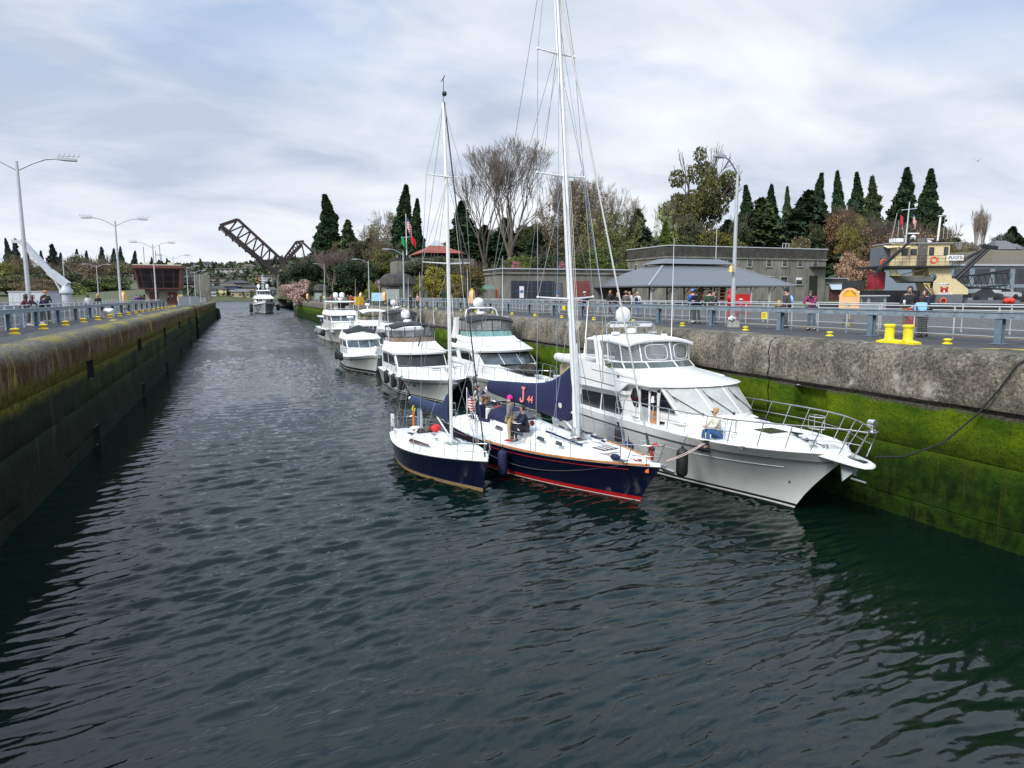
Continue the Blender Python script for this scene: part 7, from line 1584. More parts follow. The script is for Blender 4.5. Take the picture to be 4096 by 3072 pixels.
def bicycle(loc, rz, label, fc):
 t = thing('bicycle', label, 'bicycle', loc, rz); fm = cloth(fc)
 for y in (-.52, .52):
  b = MB(); b.tube([(0, y + .33 * math.cos(2 * math.pi * k / 20), .34 + .33 * math.sin(2 * math.pi * k / 20)) for k in range(21)], .018, 6)
  for k in range(8): b.tube([(0, y, .34), (0, y + .32 * math.cos(k * .785), .34 + .32 * math.sin(k * .785))], .003, 3)
  b.build('wheel', rubber, t, 60)
 b = MB(); A, B_, C_, D_ = (0, -.52, .34), (0, -.08, .32), (0, -.2, .82), (0, .40, .85)
 for p, q in ((A, B_), (A, C_), (B_, C_), (C_, D_), (B_, D_), (D_, (0, .52, .34))): b.tube([p, q], .017, 6)
 b.build('frame', fm, t, 50); b = MB(); b.tube([(-.28, .36, 1.02), (0, .40, 1.0), (.28, .36, 1.02)], .014, 5); b.tube([(0, .40, .85), (0, .40, 1.0)], .014, 5); b.build('handlebar', rubber, t, 50)
 b = MB(); b.sph((0, -.24, .95), (.07, .13, .035), 8, 5); b.tube([(0, -.2, .82), (0, -.24, .94)], .014, 5); b.build('saddle', rubber, t, 50)
person('cyclist in dark clothes and a white and navy helmet beside an orange bicycle', (26.1, 50.7, Q), R(-100), 'bike', 1.76, (.012, .016, .035), (.02, .03, .06), hat='helmet', hatc=(.45, .45, .47), skin='tan')
bicycle((26.4, 50.2, Q), R(-100), 'orange bicycle wheeled by the cyclist in dark clothes', (.55, .08, .03))
person('cyclist in a lavender top with a bright blue helmet', (24.2, 51.8, Q), R(60), 'bike', 1.74, (.20, .20, .28), (.03, .03, .04), hat='helmet', hatc=(.02, .10, .55))
bicycle((23.9, 51.3, Q), R(60), 'grey bicycle wheeled by the cyclist with the blue helmet', (.25, .25, .26))
for p, a, k in (((16.57,71.39,6.08), 100, dict(label='man in a black jacket and cap walking along the right quay below the palm', hat='cap', hatc=(.1, .08, .07), shirt=(.015, .014, .014))),
    ((17.72,73.09,6.01), 100, dict(label='person in a pale pink top beside the man in black below the palm', shirt=(.5, .3, .25), hair=(.1, .06, .04))),
    ((16.17,147.22,5.58), 120, dict(label='worker in a bright yellow green vest on the far right quay', shirt=(.45, .62, .02), legs=(.02, .02, .03))),
    ((16.32,110.39,5.73), 150, dict(label='person in a red jacket crouched over a pushchair beside the barriers', shirt=(.45, .03, .05), hair=(.45, .3, .15), pose='bend')),
    ((15.99,151.6,5.46), 160, dict(label='person in dark clothes walking left of the worker in the vest', shirt=(.02, .02, .025))),
    ((17.08,142.53,5.51), 100, dict(label='person in a red top right of the worker in the vest', shirt=(.4, .05, .06))),
    ((16.99,118.88,6.43), 100, dict(label='person in dark clothes beside the pale blue board near the kiosk', shirt=(.02, .02, .03)))):
 person(loc=(p[0], p[1], Q), rz=R(a), **k)
pp = person('toddler in a pink coat standing far behind the tall mast', (26.0, 62.0, Q), R(90), 'stand', 0.95, (.5, .12, .3), (.2, .05, .12))
# left quay
person('woman with long curly dark hair in a maroon jacket and jeans', (-10.65, 43.5, Q), R(-75), 'lean', 1.70, (.10, .022, .035), (.10, .16, .26), (.03, .018, .014), 'curly', shoes=(.08, .12, .3))
person('person in black holding a cup beside the woman in maroon', (-10.62, 44.6, Q), R(-85), 'lean', 1.68, (.012, .012, .014), (.015, .015, .018), (.09, .04, .03), 'long', shoes=(.5, .5, .5))
cup((-10.22, 44.75, Q + 1.15), 'white cup resting on the left fence rail beside the person in black', mat('cup_blue', (.55, .62, .75), .5))
person('man in a navy jacket and black cap looking down over the left fence', (-10.68, 47.4, Q), R(-100), 'lean', 1.68, (.010, .016, .045), (.02, .02, .024), hat='cap', hatc=(.012, .012, .013), shoes=(.55, .55, .55), wide=1.1)
person('smiling tall man in a dark green jacket and orange cap', (-10.75, 48.9, Q), R(-150), 'hold', 1.90, (.020, .035, .030), (.035, .028, .024), hat='cap', hatc=(.45, .17, .03), wide=1.1)
person('woman in a white hoodie with a dark ponytail seen from behind', (-11.9, 68, Q), R(25), 'stand', 1.66, (.66, .66, .66), (.10, .14, .2), (.02, .015, .014), 'tail')
person('person with big curly blond hair in a black top seen from behind', (-11.0, 67, Q), R(10), 'stand', 1.70, (.02, .016, .016), (.2, .2, .22), (.42, .26, .11), 'curly')
for p, a, k in (((-13.77,113.54,6.3), 20, dict(label='person in a purple shirt and blue cap near the control building', shirt=(.12, .03, .36), hat='cap', hatc=(.02, .08, .5))),
    ((-13.67,116.74,6.22), 10, dict(label='person in black with long hair right of the purple shirt', shirt=(.012, .012, .013), style='long')),
    ((-13.61,119.96,6.21), 10, dict(label='second person in black, farther right of the purple shirt', shirt=(.012, .012, .013), style='long')),
    ((-8.54,124.44,5.94), -60, dict(label='man in a pale blue shirt and white cap beside the gate walkway', shirt=(.30, .46, .68), hat='cap', hatc=(.7, .7, .7))),
    ((-11.34,132.04,6.08), -90, dict(label='person in dark clothes leaning at the rail below the control building', shirt=(.02, .02, .02), pose='lean')),
    ((-10.92,132.96,6.07), -90, dict(label='person with a grey cap leaning at the rail below the control building', shirt=(.03, .03, .03), hat='cap', hatc=(.2, .18, .15), pose='lean'))):
 person(loc=(p[0], p[1], Q), rz=R(a), **k)
# aboard
person('sailor in a bright pink beanie, tan trousers and red shoes standing on deck', (9.02, 23.35, 1.24), R(50), 'look', 1.66, (.24, .20, .20), (.48, .36, .18), hat='beanie', hatc=(.80, .01, .28), shoes=(.45, .01, .02), fing=True, extra=(('vest', (.055, .05, .085)),))
person('sailor in a navy jacket sitting on the cabin top of the larger sailboat', (9.55, 23.15, 1.62), R(90), 'sit', 1.74, (.010, .014, .05), (.012, .012, .015), (.03, .02, .015), 'short', skin='tan', fing=True)
person('sailor in a grey jacket and cap bending at the stern of the larger sailboat', (9.75, 28.2, 1.2), R(95), 'bend', 1.74, (.11, .11, .125), (.30, .17, .08), (.10, .08, .07), 'short', hat='cap', hatc=(.25, .26, .26), fing=True)
person('woman in a cream hoodie and jeans sitting on the bow of the large yacht', (13.98, 17.85, 2.06), R(84), 'sit', 1.70, (.70, .66, .56), (.035, .10, .24), (.42, .25, .10), 'bun', glasses=True, bare=True, fing=True)
person('person in a purple jacket at the rail of the hardtop yacht', (12.0, 107.0, 1.75), R(100), 'cross', 1.70, (.08, .05, .30), (.02, .02, .03))
person('person in a pale blue jacket at the stern of the hardtop yacht', (11.7, 111.5, 1.75), R(100), 'stand', 1.70, (.20, .38, .60), (.03, .03, .04))
person('crew member in grey on the foredeck of the approaching yacht', (10.6, 281.5, 3.7), R(180), 'bend', 1.8, (.05, .05, .06), (.05, .05, .07))
person('crew member in black at the right rail of the approaching yacht', (11.9, 284.5, 3.7), R(180), 'stand', 1.8, (.012, .012, .014), (.02, .02, .025))
# trees and shrubs
trng = np.random.default_rng(5)
bark = mat('grey_brown_bark', (0.10, 0.08, 0.062), 0.9, var=0.35, vs=4, bump=0.6, bs=10)
twig = mat('bare_twig_bark', (0.20, 0.165, 0.135), 0.9, var=0.3, vs=2)
FOL = {}
def fol(c, isl=0.45):
 k = 'foliage_%02d_%02d_%02d' % tuple(int(x * 200) for x in c)
 if k not in FOL: FOL[k] = mat(k, c, 0.7, var=0.30, vs=0.35, island=isl, spec=0.25, c2=tuple(min(1, x * 1.25) for x in c))
 return FOL[k]
def leaf_mesh(name, P, size, up=0.0, asp=1.5):
 n = len(P); a = trng.normal(size=(n, 3)); a[:, 2] += up; a /= np.linalg.norm(a, axis=1)[:, None]
 r = trng.normal(size=(n, 3)); u = np.cross(a, r); u /= np.linalg.norm(u, axis=1)[:, None]; v = np.cross(a, u)
 s = size * (0.6 + 0.8 * trng.random(n))[:, None]
 V = np.stack([P - u * s * asp * .5, P + v * s * .5, P + u * s * asp * .5 + a * s * .2, P - v * s * .5], 1).reshape(-1, 3)
 return np_mesh(name, V, np.arange(4 * n).reshape(n, 4), fol((0.03, 0.05, 0.02)))
def conifer_pts(n, seed, prof, lob=0.22):
 g = np.random.default_rng(seed); h = g.random(n) ** 1.25 * 0.985; th = g.random(n) * 2 * np.pi
 R_ = prof(h) * (1 + lob * (vnoise(th * 2.2 + 40, h * 13 + seed, seed) - 0.45) * 2 + lob * 0.5 * np.sin(h * 60 + th * 2))
 r = R_ * (0.35 + 0.65 * g.random(n) ** 0.4)
 sw = .012 * np.sin(h * 9 + seed); return np.stack([r * np.cos(th) + sw, r * np.sin(th) - sw, h * 0.97 + 0.03 - 0.16 * r], 1)
def clump_pts(n, seed, k, spread, cr, zc=0.62, flat=0.8, shape=None):
 g = np.random.default_rng(seed); d = g.normal(size=(k, 3)); d /= np.linalg.norm(d, axis=1)[:, None]; rr = g.random(k) ** 0.45
 C_ = np.stack([d[:, 0] * rr * spread, d[:, 1] * rr * spread, zc + d[:, 2] * rr * spread * flat], 1)
 if shape is not None: C_ = shape(C_, g)
 w = cr * (0.6 + 0.8 * g.random(k)); i = g.choice(k, n, p=w ** 2 / np.sum(w ** 2)); e = g.normal(size=(n, 3)); e /= np.linalg.norm(e, axis=1)[:, None]
 return C_[i] + e * (w[i] * (0.35 + 0.65 * g.random(n) ** 0.5))[:, None] * np.array([1, 1, 0.75])
def branches(seed, depth, spread, L0, r0, n0=5, up=0.25, sides=4, trunk=0.28, kink=0.12, rmin=0.0011):
 """bare limbs: tapered tubes that fork again and again, in units of the tree's height"""
 g = random.Random(seed); b = MB()
 def go(p, d, L, r, k):
  pts = [p]; q = p; dd = d
  for i in range(3):
   dd = (dd + Vector((g.uniform(-1, 1), g.uniform(-1, 1), g.uniform(-.5, .8))) * kink).normalized(); q = q + dd * L / 3; pts.append(q)
  b.tube(pts, [r, r * .9, r * .8, r * .68], sides if r > 0.004 else 3, False)
  if k == 0: return
  for j in range(3 if g.random() < 0.55 else 2):
   nd = (dd + Vector((g.uniform(-1, 1), g.uniform(-1, 1), g.uniform(-.6, 1))) * spread + Vector((0, 0, up * .35))).normalized()
   go(pts[-1] if j < 2 else pts[2], nd, L * g.uniform(.66, .86), max(rmin, r * .62), k - 1)
 tp = Vector((0, 0, trunk)); b.tube([(0, 0, 0), (0.004, 0, trunk * .5), tp], [r0 * 1.25, r0 * 1.05, r0], 10)
 for j in range(n0):
  a = 2 * math.pi * j / n0 + g.uniform(-.4, .4); go(tp, Vector((math.cos(a) * spread * .75, math.sin(a) * spread * .75, 1)).normalized(), L0, r0 * .55, depth)
 m = max(v[2] for v in b.v); b.v = [(x / m, y / m, z / m) for x, y, z in b.v]
 return b
def proto_me(b, name, m): o = b.build(name, m, None, 50); me = o.data; bpy.data.objects.remove(o); return me
tb = MB(); tb.tube([(0, 0, 0), (0.004, 0, 0.3), (0, 0.003, 0.9)], [0.022, 0.016, 0.002], 8); TR1 = proto_me(tb, 'trunk', bark)
def limbs(seed, r=0.02, top=0.8): return proto_me(branches(seed, 3, 0.55, 0.24, r, 4, 0.2, 5, 0.30, 0.15, 0.003), 'trunk', bark)
cone = lambda w, p: (lambda h: w * (1 - h) ** p * np.minimum(1, h * 9 + 0.35))
CON = [leaf_mesh('crown', conifer_pts(12000, s, pr, .30), 0.019, 0.3, 1.9) for s, pr in ((1, cone(.215, .92)), (2, cone(.19, .84)), (3, cone(.23, 1.0)))]
CONL = [leaf_mesh('crown', conifer_pts(4200, s, cone(.26, .95), 0.75), 0.030, 0.6, 2.2) for s in (4, 5)]
BRD = [leaf_mesh('crown', clump_pts(11000, s, k, .34, .12, .60), 0.019) for s, k in ((11, 34), (12, 42), (13, 28))]
BIG = leaf_mesh('crown', clump_pts(17000, 21, 46, .36, .085, .60, 1.1), 0.014)
BSH = [leaf_mesh('crown', clump_pts(9000, s, 40, .47, .16, .46, .95, lambda C_, g: np.stack([C_[:, 0], C_[:, 1], np.maximum(C_[:, 2], .08)], 1)), 0.026) for s in (31, 32)]
SPR = [leaf_mesh('crown', clump_pts(5200, s, 90, .42, .07, .58), 0.014) for s in (41, 42)]
LIM = [limbs(s) for s in (51, 52)]
BARE = [proto_me(branches(s, 6, sp, .21, .017, n, up), 'limbs', twig) for s, sp, n, up in ((61, .40, 6, .30), (62, .48, 5, .22))]
BIGB = proto_me(branches(63, 7, .36, .19, .012, 7, .43, 5, .30, .10, .0006), 'limbs', twig)
POP = proto_me(branches(64, 6, .20, .22, .010, 5, .9, 4, .10, .06), 'limbs', twig)
def tree(kind, p, ztop, w, label, c=None, v=0, cat='tree', grp=None, zb=None, leaf=None):
 x, y = p[0], p[1]; z0 = right_hill(x, y) - 0.6 if zb is None else zb; hgt = ztop - z0
 nm = {'con': 'conifer', 'loose': 'conifer', 'brd': 'broadleaf_tree', 'big': 'broadleaf_tree', 'bush': 'shrub', 'bare': 'bare_tree', 'bigbare': 'bare_tree', 'pop': 'poplar_tree', 'bud': 'budding_tree'}[kind]
 t = thing(nm, label, 'shrub' if kind == 'bush' else cat, (x, y, z0), trng.random() * 6.28, grp)
 crown = {'con': CON[v % 3], 'loose': CONL[v % 2], 'brd': BRD[v % 3], 'big': BIG, 'bush': BSH[v % 2], 'bud': SPR[v % 2]}.get(kind)
 base_w = {'con': .29, 'loose': .40, 'brd': .80, 'big': .80, 'bush': 1.15, 'bud': .92, 'bare': .54, 'bigbare': .37, 'pop': .28}[kind]
 t.scale = (w / base_w, w / base_w, hgt)
 def add(me, n, m=None):
  o = link(n, me, t)
  if m: o.material_slots[0].link = 'OBJECT'; o.material_slots[0].material = m
 if crown: add(crown, 'crown', fol(c))
 if kind in ('con', 'loose'): add(TR1, 'trunk')
 elif kind in ('brd', 'big', 'bush'): add(LIM[v % 2], 'trunk')
 elif kind == 'bud': add(BARE[v % 2], 'trunk', mat('budding_bark', (0.11, 0.085, 0.06), 0.9))
 else: add({'bare': BARE[v % 2], 'bigbare': BIGB, 'pop': POP}[kind], 'limbs', leaf)
 return t
DG, MG, OL, YG, BR, RD, PK = (.016, .036, .014), (.030, .052, .018), (.060, .070, .020), (.115, .125, .020), (.13, .085, .045), (.15, .085, .05), (.42, .25, .24)
mauve = mat('mauve_twigs', (0.20, 0.145, 0.135), 0.9, var=0.2)
T_ = []
for kind, p, w, label, c, v in (
 ('con', (31.47,268.8,43.78), 13.0, 'tallest dense dark conifer standing alone beside the raised bridge', DG, 0),
 ('loose', (34.51,236.66,31.21), 10.5, 'ragged dark conifer right of the tall lone one', MG, 0),
 ('con', (47.1,207.96,39.11), 9.6, 'tall narrow dark conifer behind the flagpole', DG, 1),
 ('con', (48.98,201.15,34.33), 6.4, 'slimmer dark conifer touching the tall one behind the flagpole', DG, 1),
 ('con', (161.93,196.26,43.45), 8.4, 'dark pointed conifer just right of the tallest lamp', DG, 0),
 ('con', (170.11,193.08,43.57), 8.8, 'second dark pointed conifer right of the tallest lamp', DG, 2),
 ('con', (178.77,195.13,43.7), 5.5, 'thin pale conifer tip between the dark pointed ones', MG, 1),
 ('con', (189.74,191.49,48.27), 9.0, 'first of three equal dark conifers in the middle of the right skyline', DG, 0),
 ('con', (195.45,189.37,49.04), 8.0, 'second of three equal dark conifers in the middle of the right skyline', DG, 1),
 ('con', (201.39,186.98,48.54), 8.6, 'third of three equal dark conifers in the middle of the right skyline', DG, 0),
 ('loose', (203.09,181.68,46.26), 9.0, 'ragged conifer left of the two big ones above the work vessel', MG, 1),
 ('con', (208.23,173.46,48.25), 12.4, 'left of the two big dark conifers above the work vessel', DG, 2),
 ('con', (215.93,170.39,47.76), 11.0, 'right of the two big dark conifers above the work vessel', DG, 0),
 ('loose', (145.26,169.08,34.65), 17.0, 'broad drooping cedar in front of the pointed conifers', (.036, .050, .018), 0),
 ('loose', (160.03,166.92,37.22), 19.0, 'broad very dark cedar behind the long building', (.014, .028, .012), 1),
 ('con', (61.51,196.19,33.75), 13.0, 'dark spreading cedar behind the smaller mast', DG, 2),
 ('con', (97.96,199.3,41.64), 10.0, 'dark conifer half hidden by the tall mast', DG, 0),
 ('con', (73.75,196.21,29.23), 13.0, 'dark conifer behind the trunk of the big bare tree', DG, 2),
 ('brd', (41.08,147.53,15.46), 11.0, 'dark green tree in front of the castle wing, left one', (.03, .044, .018), 1),
 ('brd', (43.89,143.11,14.88), 11.0, 'olive tree in front of the castle wing, middle one', (.06, .06, .022), 2),
 ('brd', (45.73,136.88,14.2), 9.0, 'bronze green tree in front of the castle wing, right one', (.085, .065, .022), 0),
 ('loose', (105.65,173.1,30.31), 12.0, 'grey green conifer at the right end of the wood behind the masts', (.04, .055, .032), 0),
 ('con', (79.08,183.71,24.31), 11.0, 'dark green conifer low behind the bare trees', (.02, .04, .015), 1),
 ('big', (123.62,168.5,47.79), 22.0, 'biggest broadleaf tree with open olive crown behind the tallest lamp', (.062, .062, .018), 0),
 ('bud', (110.01,164.25,33.41), 9.5, 'pale green weeping tree left of the biggest broadleaf', (.16, .19, .06), 0),
 ('con', (107.21,161.06,25.88), 6.5, 'bright green small conifer at the foot of the biggest broadleaf', (.06, .09, .015), 2),
 ('brd', (117.78,151.58,26.26), 14.0, 'yellow olive bushy tree behind the roof of the long building', (.085, .080, .016), 0),
 ('brd', (113.71,160.01,28.79), 14.0, 'dark olive tree at the left foot of the biggest broadleaf', (.045, .052, .018), 1),
 ('brd', (134.66,167.12,29.76), 13.0, 'dark olive tree at the right foot of the biggest broadleaf', (.035, .045, .016), 2),
 ('bush', (136.03,143.87,21.9), 15.0, 'olive brown rounded bush above the long building roof', (.10, .085, .035), 0),
 ('brd', (29.74,190.12,17.62), 12.8, 'round dark green tree left of the far street lamp', (.022, .038, .016), 0),
 ('brd', (37.27,192.95,20.15), 9.0, 'olive green round tree between the lamp and the castle', (.075, .080, .016), 1),
 ('brd', (38.91,220.19,26.22), 12.0, 'brownish dark tree behind the olive one', (.045, .045, .022), 2),
 ('brd', (41.43,198.05,21.87), 8.0, 'mid green tree close beside the castle tower', (.030, .055, .018), 0),
 ('brd', (34.84,139.01,14.51), 10.0, 'dark green tree in front of the castle wall', (.035, .046, .020), 1),
 ('bush', (33.31,119.76,11.86), 9.5, 'big yellow green bush between the domed kiosk and the palm', (.15, .135, .016), 0),
 ('bush', (27.82,117.34,10.14), 4.5, 'yellow green bush right of the domed kiosk', (.12, .12, .02), 1),
 ('bush', (33.12,108.67,9.34), 5.0, 'bronze green bush behind the smaller mast', (.11, .085, .03), 0),
 ('bush', (26.82,93.54,7.36), 2.2, 'small round green shrub at the quay fence behind the smaller mast', (.035, .08, .05), 1),
 ('bush', (24.49,129.41,9.79), 4.6, 'orange leaved shrub left of the domed kiosk', (.24, .11, .02), 1),
 ('bush', (22.84,127.83,9.41), 3.4, 'bright green shrub left of the orange one', (.10, .13, .02), 0),
 ('bush', (27.96,141.21,11.01), 5.5, 'pale pink flowering shrub above the orange one', PK, 0),
 ('bush', (29.73,138.41,11.4), 6.0, 'brown green shrub beside the domed kiosk', (.08, .07, .03), 1),
 ('bush', (17.47,226.56,11.79), 11.0, 'pale pink blossoming shrub at the water end of the right bank', (.36, .25, .22), 0),
 ('bush', (14.85,235.14,11.68), 7.0, 'fresh green shrub at the very tip of the right bank', (.15, .16, .06), 1),
 ('brd', (20.15,248.13,18.81), 12.0, 'dark evergreen clump under the raised bridge', (.022, .034, .016), 1),
 ('brd', (24.58,252.17,21.43), 12.0, 'dark wind shaped evergreen right of the raised bridge', (.020, .032, .015), 2),
 ('brd', (17.12,259.98,17.72), 9.0, 'small dark evergreen just below the bridge hinge', (.024, .036, .018), 0),
 ('brd', (21.47,214.07,10.99), 6.0, 'low dark evergreen beside the pink blossoming shrub', (.02, .032, .014), 1),
 ('bud', (48.07,239.69,36.58), 13.0, 'budding pale tree left of the tall conifer by the flagpole', (.13, .115, .06), 1),
 ('bud', (43.61,246.21,32), 12.0, 'brown budding tree behind the round dark tree', (.12, .085, .045), 0),
 ('bud', (33.66,249.39,26.96), 8.0, 'yellowish budding tree right of the lone conifer', (.14, .12, .04), 1),
 ('brd', (52.49,142.91,14.22), 9.5, 'mid green bush behind the low concrete building, left part', (.04, .06, .018), 0),
 ('brd', (59.61,145.79,15.99), 11.0, 'bright green leafy tree behind the low concrete building', (.075, .10, .02), 1),
 ('bush', (55.17,137.51,14), 5.0, 'magenta flowering shrub behind the low concrete building', (.26, .09, .12), 0),
 ('bush', (64.61,138.18,14.17), 6.0, 'pink flowering shrub behind the tall mast', (.30, .13, .15), 1),
 ('brd', (66.59,148.74,17.87), 12.0, 'dark green bushy tree behind the tall mast', (.03, .042, .016), 2),
 ('brd', (76.41,150.51,19.28), 13.0, 'olive bushy tree right of the tall mast', (.055, .065, .02), 0),
 ('brd', (79.54,143.75,18.35), 12.0, 'green leafy tree above the right end of the low concrete building', (.06, .085, .02), 1),
 ('brd', (92.85,149.17,16.8), 10.0, 'dark green bushes left of the long building corner', (.026, .042, .018), 2),
 ('bud', (93.94,172.73,33.76), 14.0, 'yellow green budding tree right of the tall mast', (.12, .12, .04), 0),
 ('bud', (98.7,168.41,31.59), 12.0, 'green budding tree left of the grey green conifer', (.09, .10, .035), 1),
 ('bud', (94.47,184.42,41.57), 18.0, 'tall pale budding tree directly right of the tall mast', (.14, .12, .075), 0),
 ('bud', (88.04,191.75,37.32), 14.0, 'pale budding tree between the big bare tree and the mast', (.13, .11, .07), 1),
 ('bud', (163.69,156.3,33.35), 13.0, 'orange brown budding tree left of the work vessel', (.17, .09, .045), 0),
 ('bud', (162.63,150.89,30.34), 10.0, 'yellow green budding tree left of the work vessel', (.14, .13, .03), 1),
 ('bush', (137.64,127.4,16.92), 10.0, 'blossoming pale brown shrub beside the long building end', (.24, .15, .10), 0),
 ('bud', (165.1,144.17,27.82), 15.0, 'brown budding tree behind the work vessel cabin', (.13, .085, .055), 0),
 ('bud', (171.51,139.39,26.94), 16.0, 'wide brown budding tree behind the work vessel mast', (.14, .09, .06), 1),
 ('bud', (177.14,134.83,25.47), 14.0, 'brown budding tree at the right of the work vessel', (.13, .10, .05), 0),
 ('loose', (168.83,148.59,23.31), 12.0, 'dark green low conifer between brown trees', (.03, .042, .016), 1),
 ('brd', (164.17,124.07,20.63), 8.0, 'olive brown bushy tree right of the work vessel antennas', (.09, .075, .025), 0),
 ('bud', (176.22,127.95,20.07), 12.0, 'greenish budding tree left of the poplars', (.12, .11, .05), 1),
 ('brd', (267.64,180.17,29.47), 11.0, 'dark round evergreen near the right edge of the picture', (.018, .032, .016), 1),
 ('con', (282.57,185.59,32.48), 12.0, 'dark conifer at the right edge of the picture', (.02, .034, .02), 2),
 ('brd', (233.59,159.78,20.75), 9.0, 'olive shrub tree below the poplars', (.07, .075, .03), 0),
 ('brd', (210.03,136.43,20.19), 11.0, 'brown green tree in the right corner behind the sheds', (.06, .05, .025), 2)):
 tree(kind, p, p[2], w, label, c if c in (PK,) else tuple(x * 1.35 for x in c), v)
p = (61.75,159.64,44.02); tree('bigbare', p, p[2], 19.5, 'huge bare rounded tree between the two masts', v=0)
p = (51.5,157.43,38.26); tree('bare', (p[0] + 3.0, p[1], p[2]), p[2], 15.0, 'leaning bare tree left of the huge bare one', v=1, leaf=bark)
p = (26.05,213.67,21.01); tree('bare', p, p[2], 12.0, 'rounded bare mauve tree right of the lone conifer', v=0, leaf=mauve)
p = (105.31,185.2,38.61); tree('bare', p, p[2], 14.0, 'bare grey tree behind the budding trees right of the mast', v=1)
p = (96.63,196.99,44.66); tree('bare', p, p[2], 17.0, 'bare tree behind the tall mast', v=0)
for dx, w in ((2113, 'left'), (2131, 'right')): p = (210.97,148.7,33.42); q = (p[0] + (dx - 2122) * .14, p[1], p[2] - (0 if dx < 2120 else 1)); tree('pop', q, q[2], 4.6, '%s column of the pair of bare poplars on the right skyline' % w, leaf=mat('poplar_bark', (0.19, 0.155, 0.125), 0.9))
gf = np.random.default_rng(99)
for xa, xb, ta, tb_, n, lab, grp in ((985, 1410, 455, 535, 24, 'tree in the dense wood behind the low concrete building', 'trees of the dense wood behind the low building'), (1425, 1905, 452, 520, 24, 'tree in the dense wood behind the long building', 'trees of the dense wood behind the long building'), (728, 905, 500, 545, 10, 'tree in the dense wood left of the castle', 'trees of the dense wood left of the castle'), (1880, 2080, 500, 545, 8, 'tree in the brown wood behind the work vessel', 'trees of the brown wood behind the vessel')):
 for i in range(n):
  dx, tp, d = lerp(xa, xb, (i + gf.random()) / n), gf.uniform(ta, tb_), gf.uniform(205, 232); r = _f * d + _r2 * ((dx * 1.8517 - 2048) * d / 2775.3) + _u2 * ((1536 - tp * 1.8517) * d / 2775.3); kd = ('brd', 'bud', 'brd', 'loose')[i % 4]
  ci = [(.050, .065, .024), (.13, .115, .055), (.035, .05, .020), (.026, .042, .018)][i % 4]; tree(kd, (r.x, r.y), r.z + 6.56, gf.uniform(10, 15), {'brd': 'leafy ', 'bud': 'pale budding ', 'loose': 'dark ragged '}[kd] + lab, ci if xa < 1880 or kd != 'brd' else (.10, .075, .045), i, grp=grp)
def palm(p, h, label, c):
 t = thing('palm_tree', label, 'palm tree', (p[0], p[1], Z0)); b = MB(); b.tube([(0, 0, 0), (0.05, 0, h * .6), (0, 0, h)], [.22, .16, .13], 8); b.build('trunk', bark, t, 50); b = MB(); g = random.Random(4)
 for k in range(34):
  a, e = g.uniform(0, 6.28), g.uniform(-.5, 1.3); d = Vector((math.cos(a) * math.cos(e), math.sin(a) * math.cos(e), math.sin(e))); s_ = Vector((-math.sin(a), math.cos(a), 0)); q = Vector((0, 0, h)) + d * 1.0; b.tube([(0, 0, h), tuple(q)], .015, 3)
  for j in range(11):
   f = (j - 5) / 5; dd = (d * (1 - .5 * abs(f)) + s_ * f).normalized(); e1 = q + dd * .75 - Vector((0, 0, .16)); b.add([q, q + dd * .4 + Vector((0, 0, .03)) + s_ * .04, e1, q + dd * .4 - s_ * .04], [(0, 1, 2, 3)])
 b.build('fronds', fol(c, .3), t, 0)
p = (32.02,95.96,8.24); palm(p, 2.6, 'fan palm beside the low concrete building', (.055, .075, .02))
p = (32.79,126.46,11.87); palm(p, p[2] - Z0, 'bronze leaved palm in front of the castle', (.10, .07, .02))
k = 0
for dx, top, d, kind, c, w in ((8, 575, 250, 'brd', (.11, .11, .03), 16), (36, 560, 300, 'bud', (.14, .12, .04), 16), (64, 570, 260, 'brd', (.07, .07, .03), 14), (95, 575, 280, 'bud', (.12, .085, .05), 16), (122, 585, 240, 'brd', (.055, .065, .03), 14), (150, 570, 300, 'bud', (.13, .115, .06), 16), (175, 560, 310, 'brd', (.075, .08, .04), 17), (205, 566, 300, 'bud', (.14, .10, .06), 18), (232, 562, 320, 'brd', (.09, .09, .045), 18), (20, 600, 220, 'brd', (.075, .08, .03), 13), (80, 605, 215, 'bud', (.13, .09, .05), 14), (180, 600, 250, 'brd', (.08, .10, .03), 16), (235, 600, 260, 'brd', (.07, .09, .03), 16), (150, 615, 230, 'bush', (.10, .12, .03), 12),
 (14, 533, 420, 'con', (.03, .045, .035), 13), (34, 535, 400, 'loose', (.022, .034, .028), 14), (58, 550, 420, 'con', (.026, .038, .030), 10), (113, 545, 330, 'loose', (.014, .022, .018), 15), (165, 553, 430, 'con', (.035, .05, .04), 12), (188, 556, 450, 'con', (.03, .045, .036), 13), (220, 550, 460, 'loose', (.04, .055, .045), 16), (245, 552, 450, 'con', (.03, .045, .036), 14), (262, 548, 470, 'con', (.035, .05, .04), 13), (292, 556, 480, 'con', (.03, .046, .036), 14), (130, 560, 420, 'con', (.03, .045, .036), 12), (90, 556, 430, 'con', (.035, .05, .036), 12)):
 p = None; k += 1
 r = _f * d + _r2 * ((dx * 4096 / 2212 - 2048) * d / 2775.3) + _u2 * ((1536 - top * 4096 / 2212) * d / 2775.3); zt = r.z + 6.56
 nm = {'brd': 'leafy tree', 'bud': 'budding tree', 'con': 'dark conifer', 'loose': 'ragged dark conifer', 'bush': 'low bush'}[kind]
 tree(kind, (r.x, r.y), 3.5 + (zt - 3.5) * 1.16, w * (1.15 if kind in ('brd', 'bud', 'bush') else .62), '%s in the left bank wood, %s' % (nm, 'at its far left edge' if dx < 30 else 'left of the white crane' if dx < 50 else 'behind the first lamp and crane' if dx < 100 else 'behind the crane base' if dx < 140 else 'between the crane and the second lamp' if dx < 245 else 'beside the control building'), tuple(x * 1.5 for x in c), k, zb=3.5, grp='trees of the left bank wood')
gh = np.random.default_rng(77); n = 0
